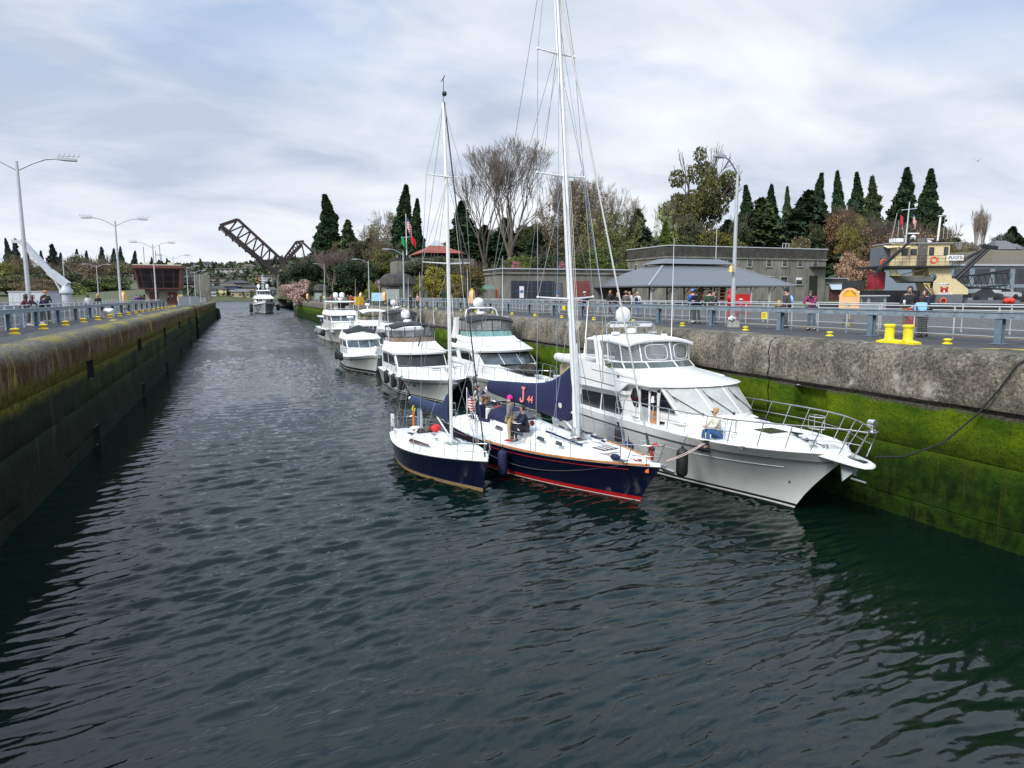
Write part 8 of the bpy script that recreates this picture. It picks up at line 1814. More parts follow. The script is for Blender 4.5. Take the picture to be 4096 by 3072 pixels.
for i in range(150):
 dx = gh.uniform(330, 690); yy = gh.uniform(1015, 1330) if i > 40 else gh.uniform(1260, 1360)
 ang = math.atan2((dx * 4096 / 2212 - 2048), 2775.3) + YAW; x = yy * math.tan(ang)
 kind = ['con', 'brd', 'bud', 'brd', 'con'][i % 5] if i > 40 else ['con', 'loose', 'brd'][i % 3]
 hz_ = fh(x, yy); hh = (gh.uniform(9, 17) if kind != 'con' else gh.uniform(14, 24)) * (.62 if i > 40 else 1); c = [(.030, .045, .034), (.085, .095, .04), (.13, .13, .06), (.055, .07, .035), (.038, .05, .04)][i % 5]
 tree(kind, (x, yy), hz_ + hh, hh * (.8 if kind != 'con' else .42), '%s among the houses on the far hillside' % {'con': 'dark conifer', 'loose': 'ragged conifer', 'brd': 'rounded green tree', 'bud': 'pale budding tree'}[kind], c, i, zb=hz_ - 1, grp='trees on the far hillside')
N = 26000; X = gh.uniform(-1000, 650, N); Y = gh.uniform(1010, 1600, N); Zg = np.array([fh(a, b_) for a, b_ in zip(X, Y)]); me = leaf_mesh('woodland', np.stack([X, Y, Zg + gh.random(N) ** 1.5 * 8], 1), 6.0); o = link('woodland', me); o.material_slots[0].link = 'OBJECT'; o.material_slots[0].material = fol((.055, .065, .036), .55); tag(o, 'green woodland covering the far hillside between the houses', 'woodland', kind='stuff')
N = 30000; X = gh.uniform(-330, -28, N); Y = gh.uniform(205, 330, N); me = leaf_mesh('undergrowth', np.stack([X, Y, 4 + gh.random(N) ** 1.1 * 7], 1)[X < -.27 * Y], 0.8); o = link('undergrowth', me); o.material_slots[0].link = 'OBJECT'; o.material_slots[0].material = fol((.06, .065, .03), .6); tag(o, 'undergrowth below the trees of the left bank wood', 'undergrowth', kind='stuff')
N = 9000; X = gh.uniform(30, 330, N); Y = gh.uniform(150, 420, N); Zg = np.array([right_hill(a, b_) for a, b_ in zip(X, Y)]); dd_ = X * math.sin(YAW) + Y * math.cos(YAW); ok = dd_ > 172; me = leaf_mesh('undergrowth', np.stack([X, Y, Zg + gh.random(N) ** 1.2 * 7], 1)[ok], 1.8); o = link('undergrowth', me); o.material_slots[0].link = 'OBJECT'; o.material_slots[0].material = fol((.04, .045, .022), .6); tag(o, 'dark undergrowth between the trees on the right bank', 'undergrowth', kind='stuff')
# buildings
conc = NT('old_grey_concrete'); _n = conc.noise(0.5, 6, 0.65, (1, 1, 0.4)); conc.done(conc.mix(conc.ramp(conc.noise(1.2, 6, 0.75, (1.6, 1.6, 0.15)), [(0.5, 0.0), (0.7, 0.8)]), conc.ramp(_n, [(0.35, (0.125, 0.12, 0.10)), (0.65, (0.23, 0.22, 0.19))]), (0.06, 0.055, 0.045)), 0.9, conc.bump(conc.noise(9, 5, 0.7), 0.4, 0.03))
conc = conc.m; dconc = mat('dark_stained_concrete', (0.045, 0.042, 0.036), 0.9, var=0.4, vs=1.2, bump=0.4); capm = mat('pale_roof_edge', (0.40, 0.42, 0.44), 0.5)
wfr = mat('pale_window_frame', (0.42, 0.42, 0.40), 0.6); wgl = mat('window_glass', (0.03, 0.035, 0.04), 0.08, var=0.6, vs=0.4)
def bx(t, n, x0, x1, y0, y1, z0, z1, m): b = MB(); b.box(x0, x1, y0, y1, z0, z1); return b.build(n, m, t, 0)
def window(t, c, w, h, ax='y', fr=wfr, n='window'):
 x, y, z = c; d = (w / 2, .06) if ax == 'y' else (.06, w / 2); o = bx(t, n, x - d[0], x + d[0], y - d[1], y + d[1], z - h / 2, z + h / 2, fr)
 k = .12; d = (w / 2 - k, .075) if ax == 'y' else (.075, w / 2 - k)
 for s in (0, 1): bx(o, 'pane', x - d[0], x + d[0], y - d[1], y + d[1], z - h / 2 + k + s * (h / 2 - k + .03), z - .03 + s * (h / 2 - k + .03), wgl)
 bx(t, 'sill', x - (w / 2 + .15 if ax == 'y' else .2), x + (w / 2 + .15 if ax == 'y' else .2), y - (.2 if ax == 'y' else w / 2 + .15), y + (.2 if ax == 'y' else w / 2 + .15), z - h / 2 - .16, z - h / 2 - .003, conc)
def blockhouse(name, label, x0, x1, y0, y1, z1, corn=1.1):
 t = thing(name, label, 'building'); bx(t, 'wall', x0, x1, y0, y1, 4.5, z1 - corn, conc); bx(t, 'cornice', x0 - .25, x1 + .25, y0 - .25, y1 + .25, z1 - corn + .002, z1 - corn + .3, conc); bx(t, 'parapet', x0 - .12, x1 + .12, y0 - .12, y1 + .12, z1 - corn + .302, z1 - .2, dconc); bx(t, 'roof_edge', x0 - .22, x1 + .22, y0 - .22, y1 + .22, z1 - .198, z1, capm); return t
C_ = (82.26,122.98,16.63); xr = (124.62,122.98,16.87)[0]; yb = (82.26,138.88,16.48)[1]
BB = blockhouse('long_building', 'long two storey grey concrete building behind the grey roofed pavilion', C_[0], xr, C_[1], yb, C_[2], 2.6)
fw = lambda px, py: tuple(Vector((0, 0, 6.56)) + (_f * 2775.3 + _r2 * (px - 2048) + _u2 * (1536 - py)) * (C_[1] / (_f * 2775.3 + _r2 * (px - 2048) + _u2 * (1536 - py)).y))
for ex in (720, 820, 972, 1124, 1247, 1367, 1484): x, y, z = fw(2500 + ex / 1.952, 550 + 980 / 1.952); window(BB, (x, C_[1], z), 1.4, 1.7)
for k in range(3): window(BB, (C_[0], lerp(C_[1], yb, .22 + .27 * k), C_[2] - 4.2), 1.15, 1.4, 'x')
for ex, w, h, ey in ((1130, 2.0, 1.5, 1110), (1240, 2.0, 1.7, 1115), (1360, 2.0, 1.7, 1120)): x, y, z = fw(2500 + ex / 1.952, 550 + ey / 1.952); window(BB, (x, C_[1], z), w, h)
x, y, z = fw(2500 + 1467 / 1.952, 550 + 1190 / 1.952); bx(BB, 'doorway', x - 1.2, x + 1.2, C_[1] - .08, C_[1] + .1, 4.9, z + 3.2, dk); bx(BB, 'canopy', x - 1.4, x + 3.4, C_[1] - 1.6, C_[1], z + 5.0, z + 5.2, dconc)
x, y, z = fw(2500 + 1356 / 1.952, 550 + 1105 / 1.952); bx(BB, 'sign_board', x - .8, x + .8, C_[1] - .14, C_[1] - .085, z - .2, z + .25, gel)
x, y, z = fw(2500 + 1332 / 1.952, 550 + 845 / 1.952); b = MB()
for q in (-.9, 0, .9): b.tube([(x + q, C_[1] + 3, C_[2]), (x + q, C_[1] + 3, C_[2] + 1.2)], .05, 5)
b.tube([(x - .9, C_[1] + 3, C_[2] + 1.2), (x + .9, C_[1] + 3, C_[2] + 1.2)], .05, 5); b.build('roof_hoop', pipe, BB, 0)
AN = blockhouse('annex', 'small grey concrete annex with a brown double door and pale metal awning', xr + .3, xr + 7.4, C_[1] + .8, C_[1] + 9, 10.2, 1.4); bx(AN, 'double_door', xr + 2.2, xr + 5.7, C_[1] + .7, C_[1] + .9, 4.9, 7.6, mat('brown_door', (.10, .035, .03), .6)); b = MB(); b.hexa([(xr + 2, C_[1] - .2, 7.5), (xr + 6, C_[1] - .2, 7.5), (xr + 6, C_[1] - .1, 7.5), (xr + 2, C_[1] - .1, 7.5), (xr + 2, C_[1] + .75, 8.9), (xr + 6, C_[1] + .75, 8.9), (xr + 6, C_[1] + .79, 8.9), (xr + 2, C_[1] + .79, 8.9)]); b.build('awning', mat('pale_metal_awning', (.42, .50, .56), .4), AN, 0)
L_ = (41.87,112,11.12); lr = (67.35,112,11.24)[0]
LB = blockhouse('low_building', 'low grey concrete building with a red roller door and iron gates behind the right quay', L_[0], lr, L_[1], L_[1] + 9, L_[2], 1.0)
def fl(ex, ey): px, py = 1800 + ex / 2.073, 500 + ey / 2.073; r = _f * 2775.3 + _r2 * (px - 2048) + _u2 * (1536 - py); r = r * (L_[1] / r.y); return r.x, r.z + 6.56
def face(t, n, e0, e1, f0, f1, m, d=.1): (x0, z1), (x1, z0) = fl(e0, f0), fl(e1, f1); return bx(t, n, x0, x1, L_[1] - d, L_[1] + .05, z0, z1, m)
face(LB, 'roller_door', 1005, 1155, 1292, 1470, mat('red_roller_door', (.19, .055, .045), .6)); irn = mat('dark_blue_iron', (.022, .03, .045), .6)
ig = face(LB, 'iron_gate', 505, 862, 1292, 1470, irn); lt = mat('iron_highlight', (.07, .085, .11), .5); [face(ig, 'gate_bar', e, e + 4, 1294, 1468, lt, .16) for e in (506, 560, 668, 676, 745, 802, 848)]; [face(ig, 'gate_rail', 506, 860, e, e + 4, lt, .17) for e in (1310, 1380)]; g = face(LB, 'barred_gate', 872, 930, 1310, 1470, dk, .05); face(LB, 'wall_door', 378, 398, 1362, 1470, mat('orange_door', (.42, .12, .05), .6)); (x0, z1), (x1, z0) = fl(265, 1338), fl(352, 1362); b = MB(); b.hexa([(x0, L_[1] - 1.2, z0), (x1, L_[1] - 1.2, z0), (x1, L_[1], z0), (x0, L_[1], z0), (x0 + .2, L_[1] - .6, z1 + .2), (x1, L_[1] - .6, z1 + .2), (x1, L_[1], z1 + .2), (x0 + .2, L_[1], z1 + .2)]); b.build('awning', mat('green_awning', (.09, .17, .14), .7), LB, 0)
for e in range(5): (x, z1), (_, z0) = fl(880 + 10 * e, 1312), fl(880, 1460); b = MB(); b.tube([(x, L_[1] - .08, z0), (x, L_[1] - .08, z1)], .03, 4); b.build('gate_bar', pipe, LB, 0)
t = thing('banner', 'white hanging banner with a colourful arched picture on the iron gates', 'banner'); (x0, z1), (x1, z0) = fl(574, 1337), fl(610, 1434); bx(t, 'cloth', x0, x1, L_[1] - .16, L_[1] - .12, z0, z1, gel); q = NT('banner_picture'); q.done(q.ramp(q.vor(2.2)['Color'], [(.3, (.05, .2, .55)), (.5, (.7, .35, .05)), (.7, (.5, .06, .04))], 'CONSTANT'), .8); cx_ = (x0 + x1) / 2; hw = (x1 - x0) * .36; b = MB(); b.plate([(cx_ - hw, L_[1] - .165, z0 + .8), (cx_ + hw, L_[1] - .165, z0 + .8)] + [(cx_ + hw * math.cos(a), L_[1] - .165, z1 - .9 + hw * math.sin(a)) for a in [math.pi * j / 8 for j in range(9)]], (0, -.01, 0)); b.build('picture', q.m, t, 0)
P_ = (59.48,93.84,7.75); pr_ = (88.71,93.84,7.77)[0]; pb = (59.48,114.36,7.69)[1]
PV = thing('pavilion', 'open pavilion with a big grey ribbed metal hip roof on white posts', 'pavilion'); rm = NT('ribbed_metal_roof'); x, y, z = rm.xyz(); rm.b.inputs['Metallic'].default_value = .2; rm.done(rm.mix(rm.math('LESS_THAN', rm.math('FRACT', rm.math('MULTIPLY', x, 1.6)), .14), (.115, .118, .128), (.20, .205, .22)), .45); rm2 = rm.m
x0, x1, y0, y1, ze = P_[0], pr_, P_[1], pb, P_[2]; i = (y1 - y0) * .36; zt = ze + 3.7
b = MB(); b.loft([[(x0, y0, ze), (x1, y0, ze), (x1, y1, ze), (x0, y1, ze)], [(x0, y0, ze + .22), (x1, y0, ze + .22), (x1, y1, ze + .22), (x0, y1, ze + .22)], [(x0 + i, y0 + i, zt), (x1 - i, y0 + i, zt), (x1 - i, y1 - i, zt), (x0 + i, y1 - i, zt)]]); b.build('roof', rm2, PV, 0)
b = MB(); b.loft([[(x0 + i - .5, y0 + i - .5, zt + .25), (x1 - i + .5, y0 + i - .5, zt + .25), (x1 - i + .5, y1 - i + .5, zt + .25), (x0 + i - .5, y1 - i + .5, zt + .25)], [(x0 + i + 1.7, y0 + i + 1.5, zt + 1.2), (x1 - i - 1.7, y0 + i + 1.5, zt + 1.2), (x1 - i - 1.7, y1 - i - 1.5, zt + 1.2), (x0 + i + 1.7, y1 - i - 1.5, zt + 1.2)]]); b.build('ridge_vent_roof', rm2, PV, 0)
b = MB()
for a, c in (((x0, y0, ze + .24), (x0 + i, y0 + i, zt + .03)), ((x1, y0, ze + .24), (x1 - i, y0 + i, zt + .03))): b.bar(a, c, .3, .1)
b.each('hip_cap', mat('pale_hip_cap', (.27, .275, .29), .5), PV, 0); wp = mat('grey_white_post', (.42, .43, .44), .6)
for k in range(8):
 x = lerp(x0 + 1, x1 - 1, k / 7)
 for y in (y0 + .8, y1 - .8): b = MB(); b.box(x - .12, x + .12, y - .12, y + .12, 4.9, ze); b.bar((x, y, ze - 1.3), (x + (1.2 if k < 7 else -1.2), y, ze - .05), .14); b.build('post', wp, PV, 0)
for k in range(4): bx(PV, 'bench', lerp(x0 + 2, x1 - 4, k / 3), lerp(x0 + 4, x1 - 2, k / 3), y0 + 4, y0 + 4.6, 4.95, 5.45, wp)
t = thing('timber_rack', 'wooden storage rack with pale sheet roof at the right end of the pavilion', 'rack', (x1 - 4, C_[1] - 6, 5), 0); wd = mat('brown_timber', (.20, .10, .05), .8, var=.4)
for k in range(4): bx(t, 'shelf', -1, 7, -.8, .8, .3 + .7 * k, .5 + .7 * k, wd)
for x in (-1, 1.6, 4.3, 7): bx(t, 'upright', x - .1, x + .1, -.85, .85, 0, 3.2, wd)
b = MB(); b.hexa([(-1.5, -1.6, 3.1), (7.8, -1.6, 3.1), (7.8, 1.2, 3.9), (-1.5, 1.2, 3.9), (-1.5, -1.6, 3.2), (7.8, -1.6, 3.2), (7.8, 1.2, 4.0), (-1.5, 1.2, 4.0)]); b.build('roof', mat('pale_sheet_roof', (.45, .52, .52), .5), t, 0)
t = thing('castle_building', 'grey castle like building with a battlement tower and red hipped roof among the trees', 'building'); A = (35.02,166.17,15.79); Bq = (38.21,165.03,16.52)
bx(t, 'tower', A[0], Bq[0], A[1] - 2, A[1] + 6, 4, A[2] - .9, conc); bx(t, 'cornice', A[0] - .2, Bq[0] + .2, A[1] - 2.2, A[1] + 6.2, A[2] - .898, A[2] - .5, dconc)
for k in range(6): x = lerp(A[0] + .3, Bq[0] - .3, k / 5); bx(t, 'merlon', x - .45, x + .45, A[1] - 2.1, A[1] - 1.6, A[2] - .498, A[2] + .2, conc)
for k in range(3): x = lerp(A[0] + 1.6, A[0] + 4, k / 2); bx(t, 'slit_window', x - .25, x + .25, A[1] - 2.06, A[1] - 1.9, A[2] - 5.2, A[2] - 3.4, wgl)
xe = A[0] + 20; bx(t, 'wing', Bq[0] + .003, xe, A[1] + .5, A[1] + 14, 4, Bq[2] - 1, conc); b = MB(); zb = (41.67,169.18,17.2); xs_ = zb[0]; b.loft([[(xs_, A[1] + .2, zb[2] - .4), (xs_ + 11, A[1] + .2, zb[2] - .4), (xs_ + 11, A[1] + 15, zb[2] - .4), (xs_, A[1] + 15, zb[2] - .4)], [(xs_ + 4.5, A[1] + 7, zb[2] + 2), (xs_ + 6.5, A[1] + 7, zb[2] + 2), (xs_ + 6.5, A[1] + 8, zb[2] + 2), (xs_ + 4.5, A[1] + 8, zb[2] + 2)]]); b.build('tiled_roof', mat('red_roof_tiles', (.26, .065, .04), .8, var=.25, vs=2), t, 0); b = MB(); b.loft([[(xs_ + 3.6, A[1] + 6, zb[2] + 1.7), (xs_ + 7.4, A[1] + 6, zb[2] + 1.7), (xs_ + 7.4, A[1] + 9, zb[2] + 1.7), (xs_ + 3.6, A[1] + 9, zb[2] + 1.7)], [(xs_ + 5.2, A[1] + 7.4, zb[2] + 3.1), (xs_ + 5.8, A[1] + 7.4, zb[2] + 3.1), (xs_ + 5.8, A[1] + 7.6, zb[2] + 3.1), (xs_ + 5.2, A[1] + 7.6, zb[2] + 3.1)]]); b.build('skylight', capm, t, 0)
fp = (37.47,164.4,25.62); t = thing('flagpole', 'tall white flagpole with a yard on the castle tower', 'flagpole', (fp[0], fp[1], A[2] - .5)); hh = fp[2] - A[2] + .5; b = MB(); b.tube([(0, 0, 0), (0, 0, hh)], [.14, .07], 6); b.tube([(-1.3, 0, hh * .46), (1.1, 0, hh * .48)], .05, 5); b.build('pole', gel, t, 50)
flag((fp[0] + .1, fp[1] - .3, A[2] + hh * .64), -YAW, 2.6, flag_mat_us(), 'striped flag with stars high on the castle flagpole', .72); flag((fp[0] - 1.3, fp[1] - .3, A[2] + hh * .28), -YAW, 1.9, mat('green_flag', (.01, .28, .09), .8), 'green flag on the left yard arm of the castle flagpole', .6); flag((fp[0] + 1.0, fp[1] - .3, A[2] + hh * .31), -YAW, 1.9, mat('red_white_flag', (.55, .02, .03), .8), 'red flag on the right yard arm of the castle flagpole', .6)
for p, r, z2, lab in (((23.76,111.81,5.67), 2.6, (23.59,112.21,8.13)[2], 'larger domed concrete kiosk with a pale shutter on the right quay'), ((22.7,212.77,5.01), 2.3, (22.85,213.11,7.9)[2], 'smaller domed concrete kiosk far along the right quay')):
 t = thing('domed_kiosk', lab, 'kiosk', (p[0], p[1], Z0), -YAW); h = z2 - Z0; b = MB(); b.lathe([(r, 0), (r, h)], (0, 0, 0), 10); b.build('wall', conc, t, 20); b = MB(); b.lathe([(r * 1.16, h + .002), (r * 1.18, h + .3), (r * 1.1, h + .45), (r * 1.05, h + .9), (r * .82, h + 1.6), (r * .45, h + 1.95), (.02, h + 2.05)], (0, 0, 0), 20); b.build('dome', dconc, t, 40); bx(t, 'shutter', -r * .55, r * .3, -r * 1.0, -r * .9, .4, h - .6, mat('pale_green_shutter', (.26, .31, .29), .5)); bx(t, 'lattice_band', -r * .5, r * .3, -r * .99, -r * .9, h - .55, h - .15, dgs)
t = thing('notice_board', 'pale blue notice board beside the larger domed kiosk', 'board', tuple((20.42,111.03,6.28)), -YAW); bx(t, 'panel', -.9, .9, -.05, .05, -.6, .7, mat('pale_blue_board', (.35, .55, .68), .5))
t = thing('control_building', 'red brown control building with slanted glass cab on a pale concrete base', 'building', (0, 138.5, 0)); rbm = mat('red_brown_steel', (.125, .042, .034), .55, var=.12, dirt=.2); cg = mat('cab_glass', (.012, .012, .014), .05, var=.6, vs=.5)
bx(t, 'base', -15.6, -10.0, 1.6, 8, 4.6, 7.8, mat('cream_concrete', (.32, .30, .24), .9, var=.2, dirt=.3)); b = MB(); T0, T1 = (-16.9, -9.4, -.7, 9.3, 11.45), (-16.4, -9.75, -.2, 9, 7.8); r_ = lambda q: [(q[0], q[2], q[4]), (q[1], q[2], q[4]), (q[1], q[3], q[4]), (q[0], q[3], q[4])]; b.loft([r_(T1), r_(T0)]); b.build('cab', rbm, t, 0); bx(t, 'roof_fascia', -17.2, -9.1, -1, 9.6, 11.45, 11.95, rbm); bx(t, 'roof', -17, -9.3, -.8, 9.4, 11.952, 12.1, mat('cream_roof', (.5, .48, .40), .8)); qd = (r_(T1)[0], r_(T1)[1], r_(T0)[1], r_(T0)[0]); us = (.03, .14, .36, .60, .84, .97); vs = (.06, .36, .68, .95)
for a in range(5):
 for c in range(3): b = MB(); b.qpanel(qd, [(us[a] + .008, vs[c] + .012), (us[a + 1] - .008, vs[c] + .012), (us[a + 1] - .008, vs[c + 1] - .012), (us[a] + .008, vs[c + 1] - .012)], .04); b.build('cab_window', cg, t, 0)
for x in (-14.2, -11.2): bx(t, 'base_door', x - .75, x + .75, 1.5, 1.62, 5, 7.3, rbm)
for x, h in ((-15.5, 3.2), (-13.6, 2.6), (-12.9, 3.6), (-12.7, 2)): b = MB(); b.tube([(x, 3, 12.1), (x, 3, 12.1 + h)], .05, 5); b.build('antenna', stay, t, 0)
for x in (-15.2, -11.2): bx(t, 'roof_vent', x - .5, x + .5, 2, 3, 12.1, 12.6, MATS['cream_roof'])
for k in range(2): bx(thing('gate_panel', 'grey grid panel on the gate walkway, %s one' % ('left', 'right')[k], 'railing', (-7.6 + 1.3 * k - .2, 115.5 + 4.4 * k, Z0), 1.2), 'grid', -1.6, 1.6, -.04, .04, .1, 1.5, pipe)
def local(px, py, d): r = _f * d + _r2 * ((px - 2048) * d / 2775.3) + _u2 * ((1536 - py) * d / 2775.3); return (r.x, r.y, r.z + 6.56)
o = local(485 / 1.843, 550 + 1085 / 1.843, 85); t = thing('deck_crane', 'pale grey hydraulic crane with its boom raised to the left behind the left rail', 'crane', o, -YAW); k = 85 / 2775.3 / 1.843; cr_ = mat('crane_grey', (.42, .45, .48), .5, var=.08, dirt=.15); W = lambda x, y: ((x - 485) * k, 0, (1085 - y) * k)
b = MB(); b.lathe([(.55, o[2] * -1 + Z0), (.55, -1.1), (.75, -1.05), (.75, -.7), (.5, -.4), (.4, 0)], (0, 0, 0), 14); b.build('pedestal', cr_, t, 40); b = MB(); b.bar(W(500, 1090), W(375, 990), .8, .75); b.bar(W(385, 1000), W(185, 765), .55, .6); b.bar(W(195, 775), W(120, 768), .45, .4); b.build('boom', cr_, t, 0); b = MB(); b.tube([W(445, 1130), W(410, 1060)], .14, 8); b.tube([W(410, 1060), W(375, 1000)], .09, 8); b.build('ram', cr_, t, 0); b = MB(); b.tube([W(122, 770), W(122, 835)], .04, 5); b.tube([W(140, 770), W(140, 830)], .03, 5); b.sph(W(122, 838), .15, 8, 5); b.build('hook', stay, t, 0); b = MB(); b.tube([(.55 * math.cos(j * .6) + .7, .3, .55 * math.sin(j * .6) - .3) for j in range(11)], .04, 5); b.build('hose', rubber, t, 0)
o = local(220 / 1.843, 550 + 1230 / 1.843, 95); t = thing('site_trailer', 'white site trailer behind the left people and the first lamp', 'trailer', (o[0], o[1], Z0), -YAW); bx(t, 'body', -2.1, 3.0, -1, 2, .3, 2.2, mat('trailer_white', (.45, .47, .49), .5)); bx(t, 'roof', -2.2, 3.1, -1.1, 2.1, 2.202, 2.3, capm)
for j in range(5): bx(t, 'panel_joint', -1.6 + 1 * j, -1.57 + 1 * j, -1.03, -.99, .35, 2.15, pipe)
t = thing('bascule_bridge', 'dark rusty steel railway drawbridge with its truss leaf raised over the channel', 'bridge'); bst = mat('dark_bridge_steel', (.028, .017, .020), .7, var=.5, vs=.15)
def B2(px, py, Y=480.0): r = _f * 2775.3 + _r2 * (700 + px / 2.765 - 2048) + _u2 * (1536 - 700 - py / 2.765); r = r * (Y / r.y); return Vector((r.x, r.y, r.z + 6.56))
def truss(name, bot, top, n, Ys, w=1.9):
 for Y in Ys:
  b = MB(); P = [B2(lerp(bot[0][0], bot[1][0], j / n), lerp(bot[0][1], bot[1][1], j / n), Y) for j in range(n + 1)]; Q = [B2(lerp(top[0][0], top[1][0], j / (n - 1)), lerp(top[0][1], top[1][1], j / (n - 1)), Y) for j in range(n)]
  b.bar(P[0], P[-1], w * 1.3, w * 1.5); b.bar(Q[0], Q[-1], w * .9); b.bar(P[-1], Q[-1], w); b.bar(P[0], Q[0], w)
  for j in range(n): b.bar(P[j + 1 if j < n - 1 else j], Q[j], w * .45); b.bar(P[j], Q[j], w * .5)
  b.build(name, bst, t, 0)
truss('leaf_truss', ((1215, 1165), (498, 560)), ((1190, 945), (695, 492)), 8, (480, 488)); b = MB(); a, c = B2(1205, 1185), B2(488, 590)
for j in range(11): p = a.lerp(c, j / 10); b.bar(p, p + Vector((0, 8, 0)), 1.0, 1.6)
b.add([a, c, c + Vector((0, 8, 0)), a + Vector((0, 8, 0))], [(0, 1, 2, 3)]); b.build('deck', bst, t, 0); b = MB(); p0, p1 = B2(695, 492), B2(1190, 945)
for j in range(7): p = p0.lerp(p1, j / 6); b.bar(p, p + Vector((0, 8, 0)), .5); q_ = p0.lerp(p1, min(1, (j + 1) / 6)); b.bar(p, q_ + Vector((0, 8, 0)), .25)
b.build('top_bracing', bst, t, 0); truss('counterweight_truss', ((1165, 1010), (1400, 770)), ((1190, 945), (1345, 735)), 5, (480, 488), 1.5); b = MB()
for Y in (480, 488): b.bar(B2(1400, 735, Y), B2(1640, 960, Y), 1.2); b.bar(B2(1340, 740, Y), B2(1425, 730, Y), 1.2); b.bar(B2(1400, 760, Y), B2(1480, 1100, Y), .8); b.bar(B2(1190, 950, Y), B2(1200, 1150, Y), 1.3)
b.each('tower_leg', bst, t, 0); b = MB(); b.cbox(B2(1220, 1330) + Vector((0, 4, 0)), (9, 12, 26)); b.build('pier', conc, t, 0)
t = thing('bridge_span', 'dark fixed truss span of the railway bridge behind the control building', 'bridge'); l2 = lambda x, y: ((500 + x / 5.53 - 700) * 2.765, (1050 + y / 5.53 - 700) * 2.765); truss('span_truss', (l2(-60, 440), l2(1690, 440)), (l2(240, 110), l2(1400, 140)), 8, (481, 489), 1.5); b = MB(); b.bar(B2(*l2(-160, 460), 485), B2(*l2(1730, 460), 485), 8, 2.4); b.build('deck', bst, t, 0)
for e, nn in ((1730, 'right'), (60, 'left')): b = MB(); b.cbox(B2(*l2(e, 700), 485), (9, 10, 24)); b.build('pier', conc, t, 0)
k = 0
for dx, yy, w, h, c, rf, lab in ((455, 606, 20, 6, (.30, .30, .30), 'f', 'broad pale house with a flat roof'), (468, 612, 26, 7, (.28, .22, .18), 'f', 'long brownish terraced block'), (498, 598, 44, 12, (.36, .34, .32), 'f', 'long pale apartment block high on the far hill'), (440, 580, 34, 9, (.22, .22, .24), 'g', 'dark modern house with a curved roof highest on the left of the hill'), (537, 585, 22, 8, (.5, .5, .5), 'g', 'white gabled house high on the hill'), (480, 622, 30, 7, (.42, .45, .48), 'f', 'pale blue stepped house with long balconies'), (511, 624, 30, 8, (.06, .06, .09), 'g', 'dark blue house with white windows'), (560, 616, 9, 13, (.55, .30, .06), 'f', 'narrow amber yellow house'), (574, 618, 18, 14, (.28, .28, .26), 'f', 'grey apartment block beside the amber house'), (470, 637, 22, 8, (.55, .48, .24), 'g', 'yellow house near the shore'), (494, 636, 22, 11, (.05, .07, .13), 'g', 'navy blue gabled house near the shore'), (519, 640, 24, 6, (.34, .28, .18), 'g', 'low tan house near the shore'), (452, 638, 18, 6, (.5, .53, .56), 'g', 'white boxy house near the shore'), (488, 630, 16, 6, (.48, .50, .46), 'g', 'pale green house behind the navy one'), (425, 622, 24, 6, (.12, .13, .17), 'g', 'slate house behind the lamp posts'), (410, 612, 20, 8, (.10, .12, .18), 'g', 'dark slate house behind the bridge span'), (278, 618, 20, 8, (.34, .33, .32), 'g', 'pale gabled house left of the control building'), (286, 627, 24, 6, (.4, .42, .45), 'f', 'white flat house left of the control building'), (540, 632, 20, 7, (.18, .14, .11), 'g', 'brown house behind the approaching yacht'), (585, 636, 16, 6, (.2, .2, .2), 'g', 'grey house at the foot of the raised bridge')):
 r = _f * 2775.3 + _r2 * (dx * 4096 / 2212 - 2048) + _u2 * (1536 - yy * 4096 / 2212); best = None
 for Y in range(1008, 1420, 6):
  q = r * (Y / r.y); e = abs(q.z + 6.56 - fh(q.x, Y))
  if best is None or e < best[0]: best = (e, q.x, Y, q.z + 6.56)
 _, x, y, z = best; t = thing('hillside_house', lab + (' on the far shore' if 'hill' not in lab else ''), 'house', (x, y, z), -YAW * .5, 'houses on the far hillside'); bx(t, 'wall', -w / 2, w / 2, 0, 12, -5, h, mat('wall_%d' % k, c, .8)); dr_ = mat('house_roof_%d' % (k % 3), ((.05, .05, .055), (.09, .075, .065), (.13, .13, .14))[k % 3], .8); b = MB()
 if rf == 'f': b.box(-w / 2 - 1, w / 2 + 1, -1.5, 13, h + .003, h + 1)
 else: b.loft([[(-w / 2 - 1, -1.5, h), (w / 2 + 1, -1.5, h), (w / 2 + 1, 13, h), (-w / 2 - 1, 13, h)], [(-w / 4, 5.5, h + 4), (w / 4, 5.5, h + 4), (w / 4, 6, h + 4), (-w / 4, 6, h + 4)]])
 b.build('roof', dr_, t, 0); n = max(2, int(w / 7))
 for lv in range(max(1, int(h / 4))):
  for j in range(n): xx = lerp(-w / 2 + 2.5, w / 2 - 2.5, j / max(1, n - 1)); bx(t, 'window', xx - 1.5, xx + 1.5, -.15, .1, lv * 4 + 1, lv * 4 + 3.2, wgl)
 if k % 2 == 0: bx(t, 'balcony', -w / 2, w / 2, -2, -.2, h * .45, h * .45 + .9, wfr)
 k += 1
sheet('far_beach', -300, 300, 978, 1003, 0.5, mat('sand', (.30, .27, .22), .9))
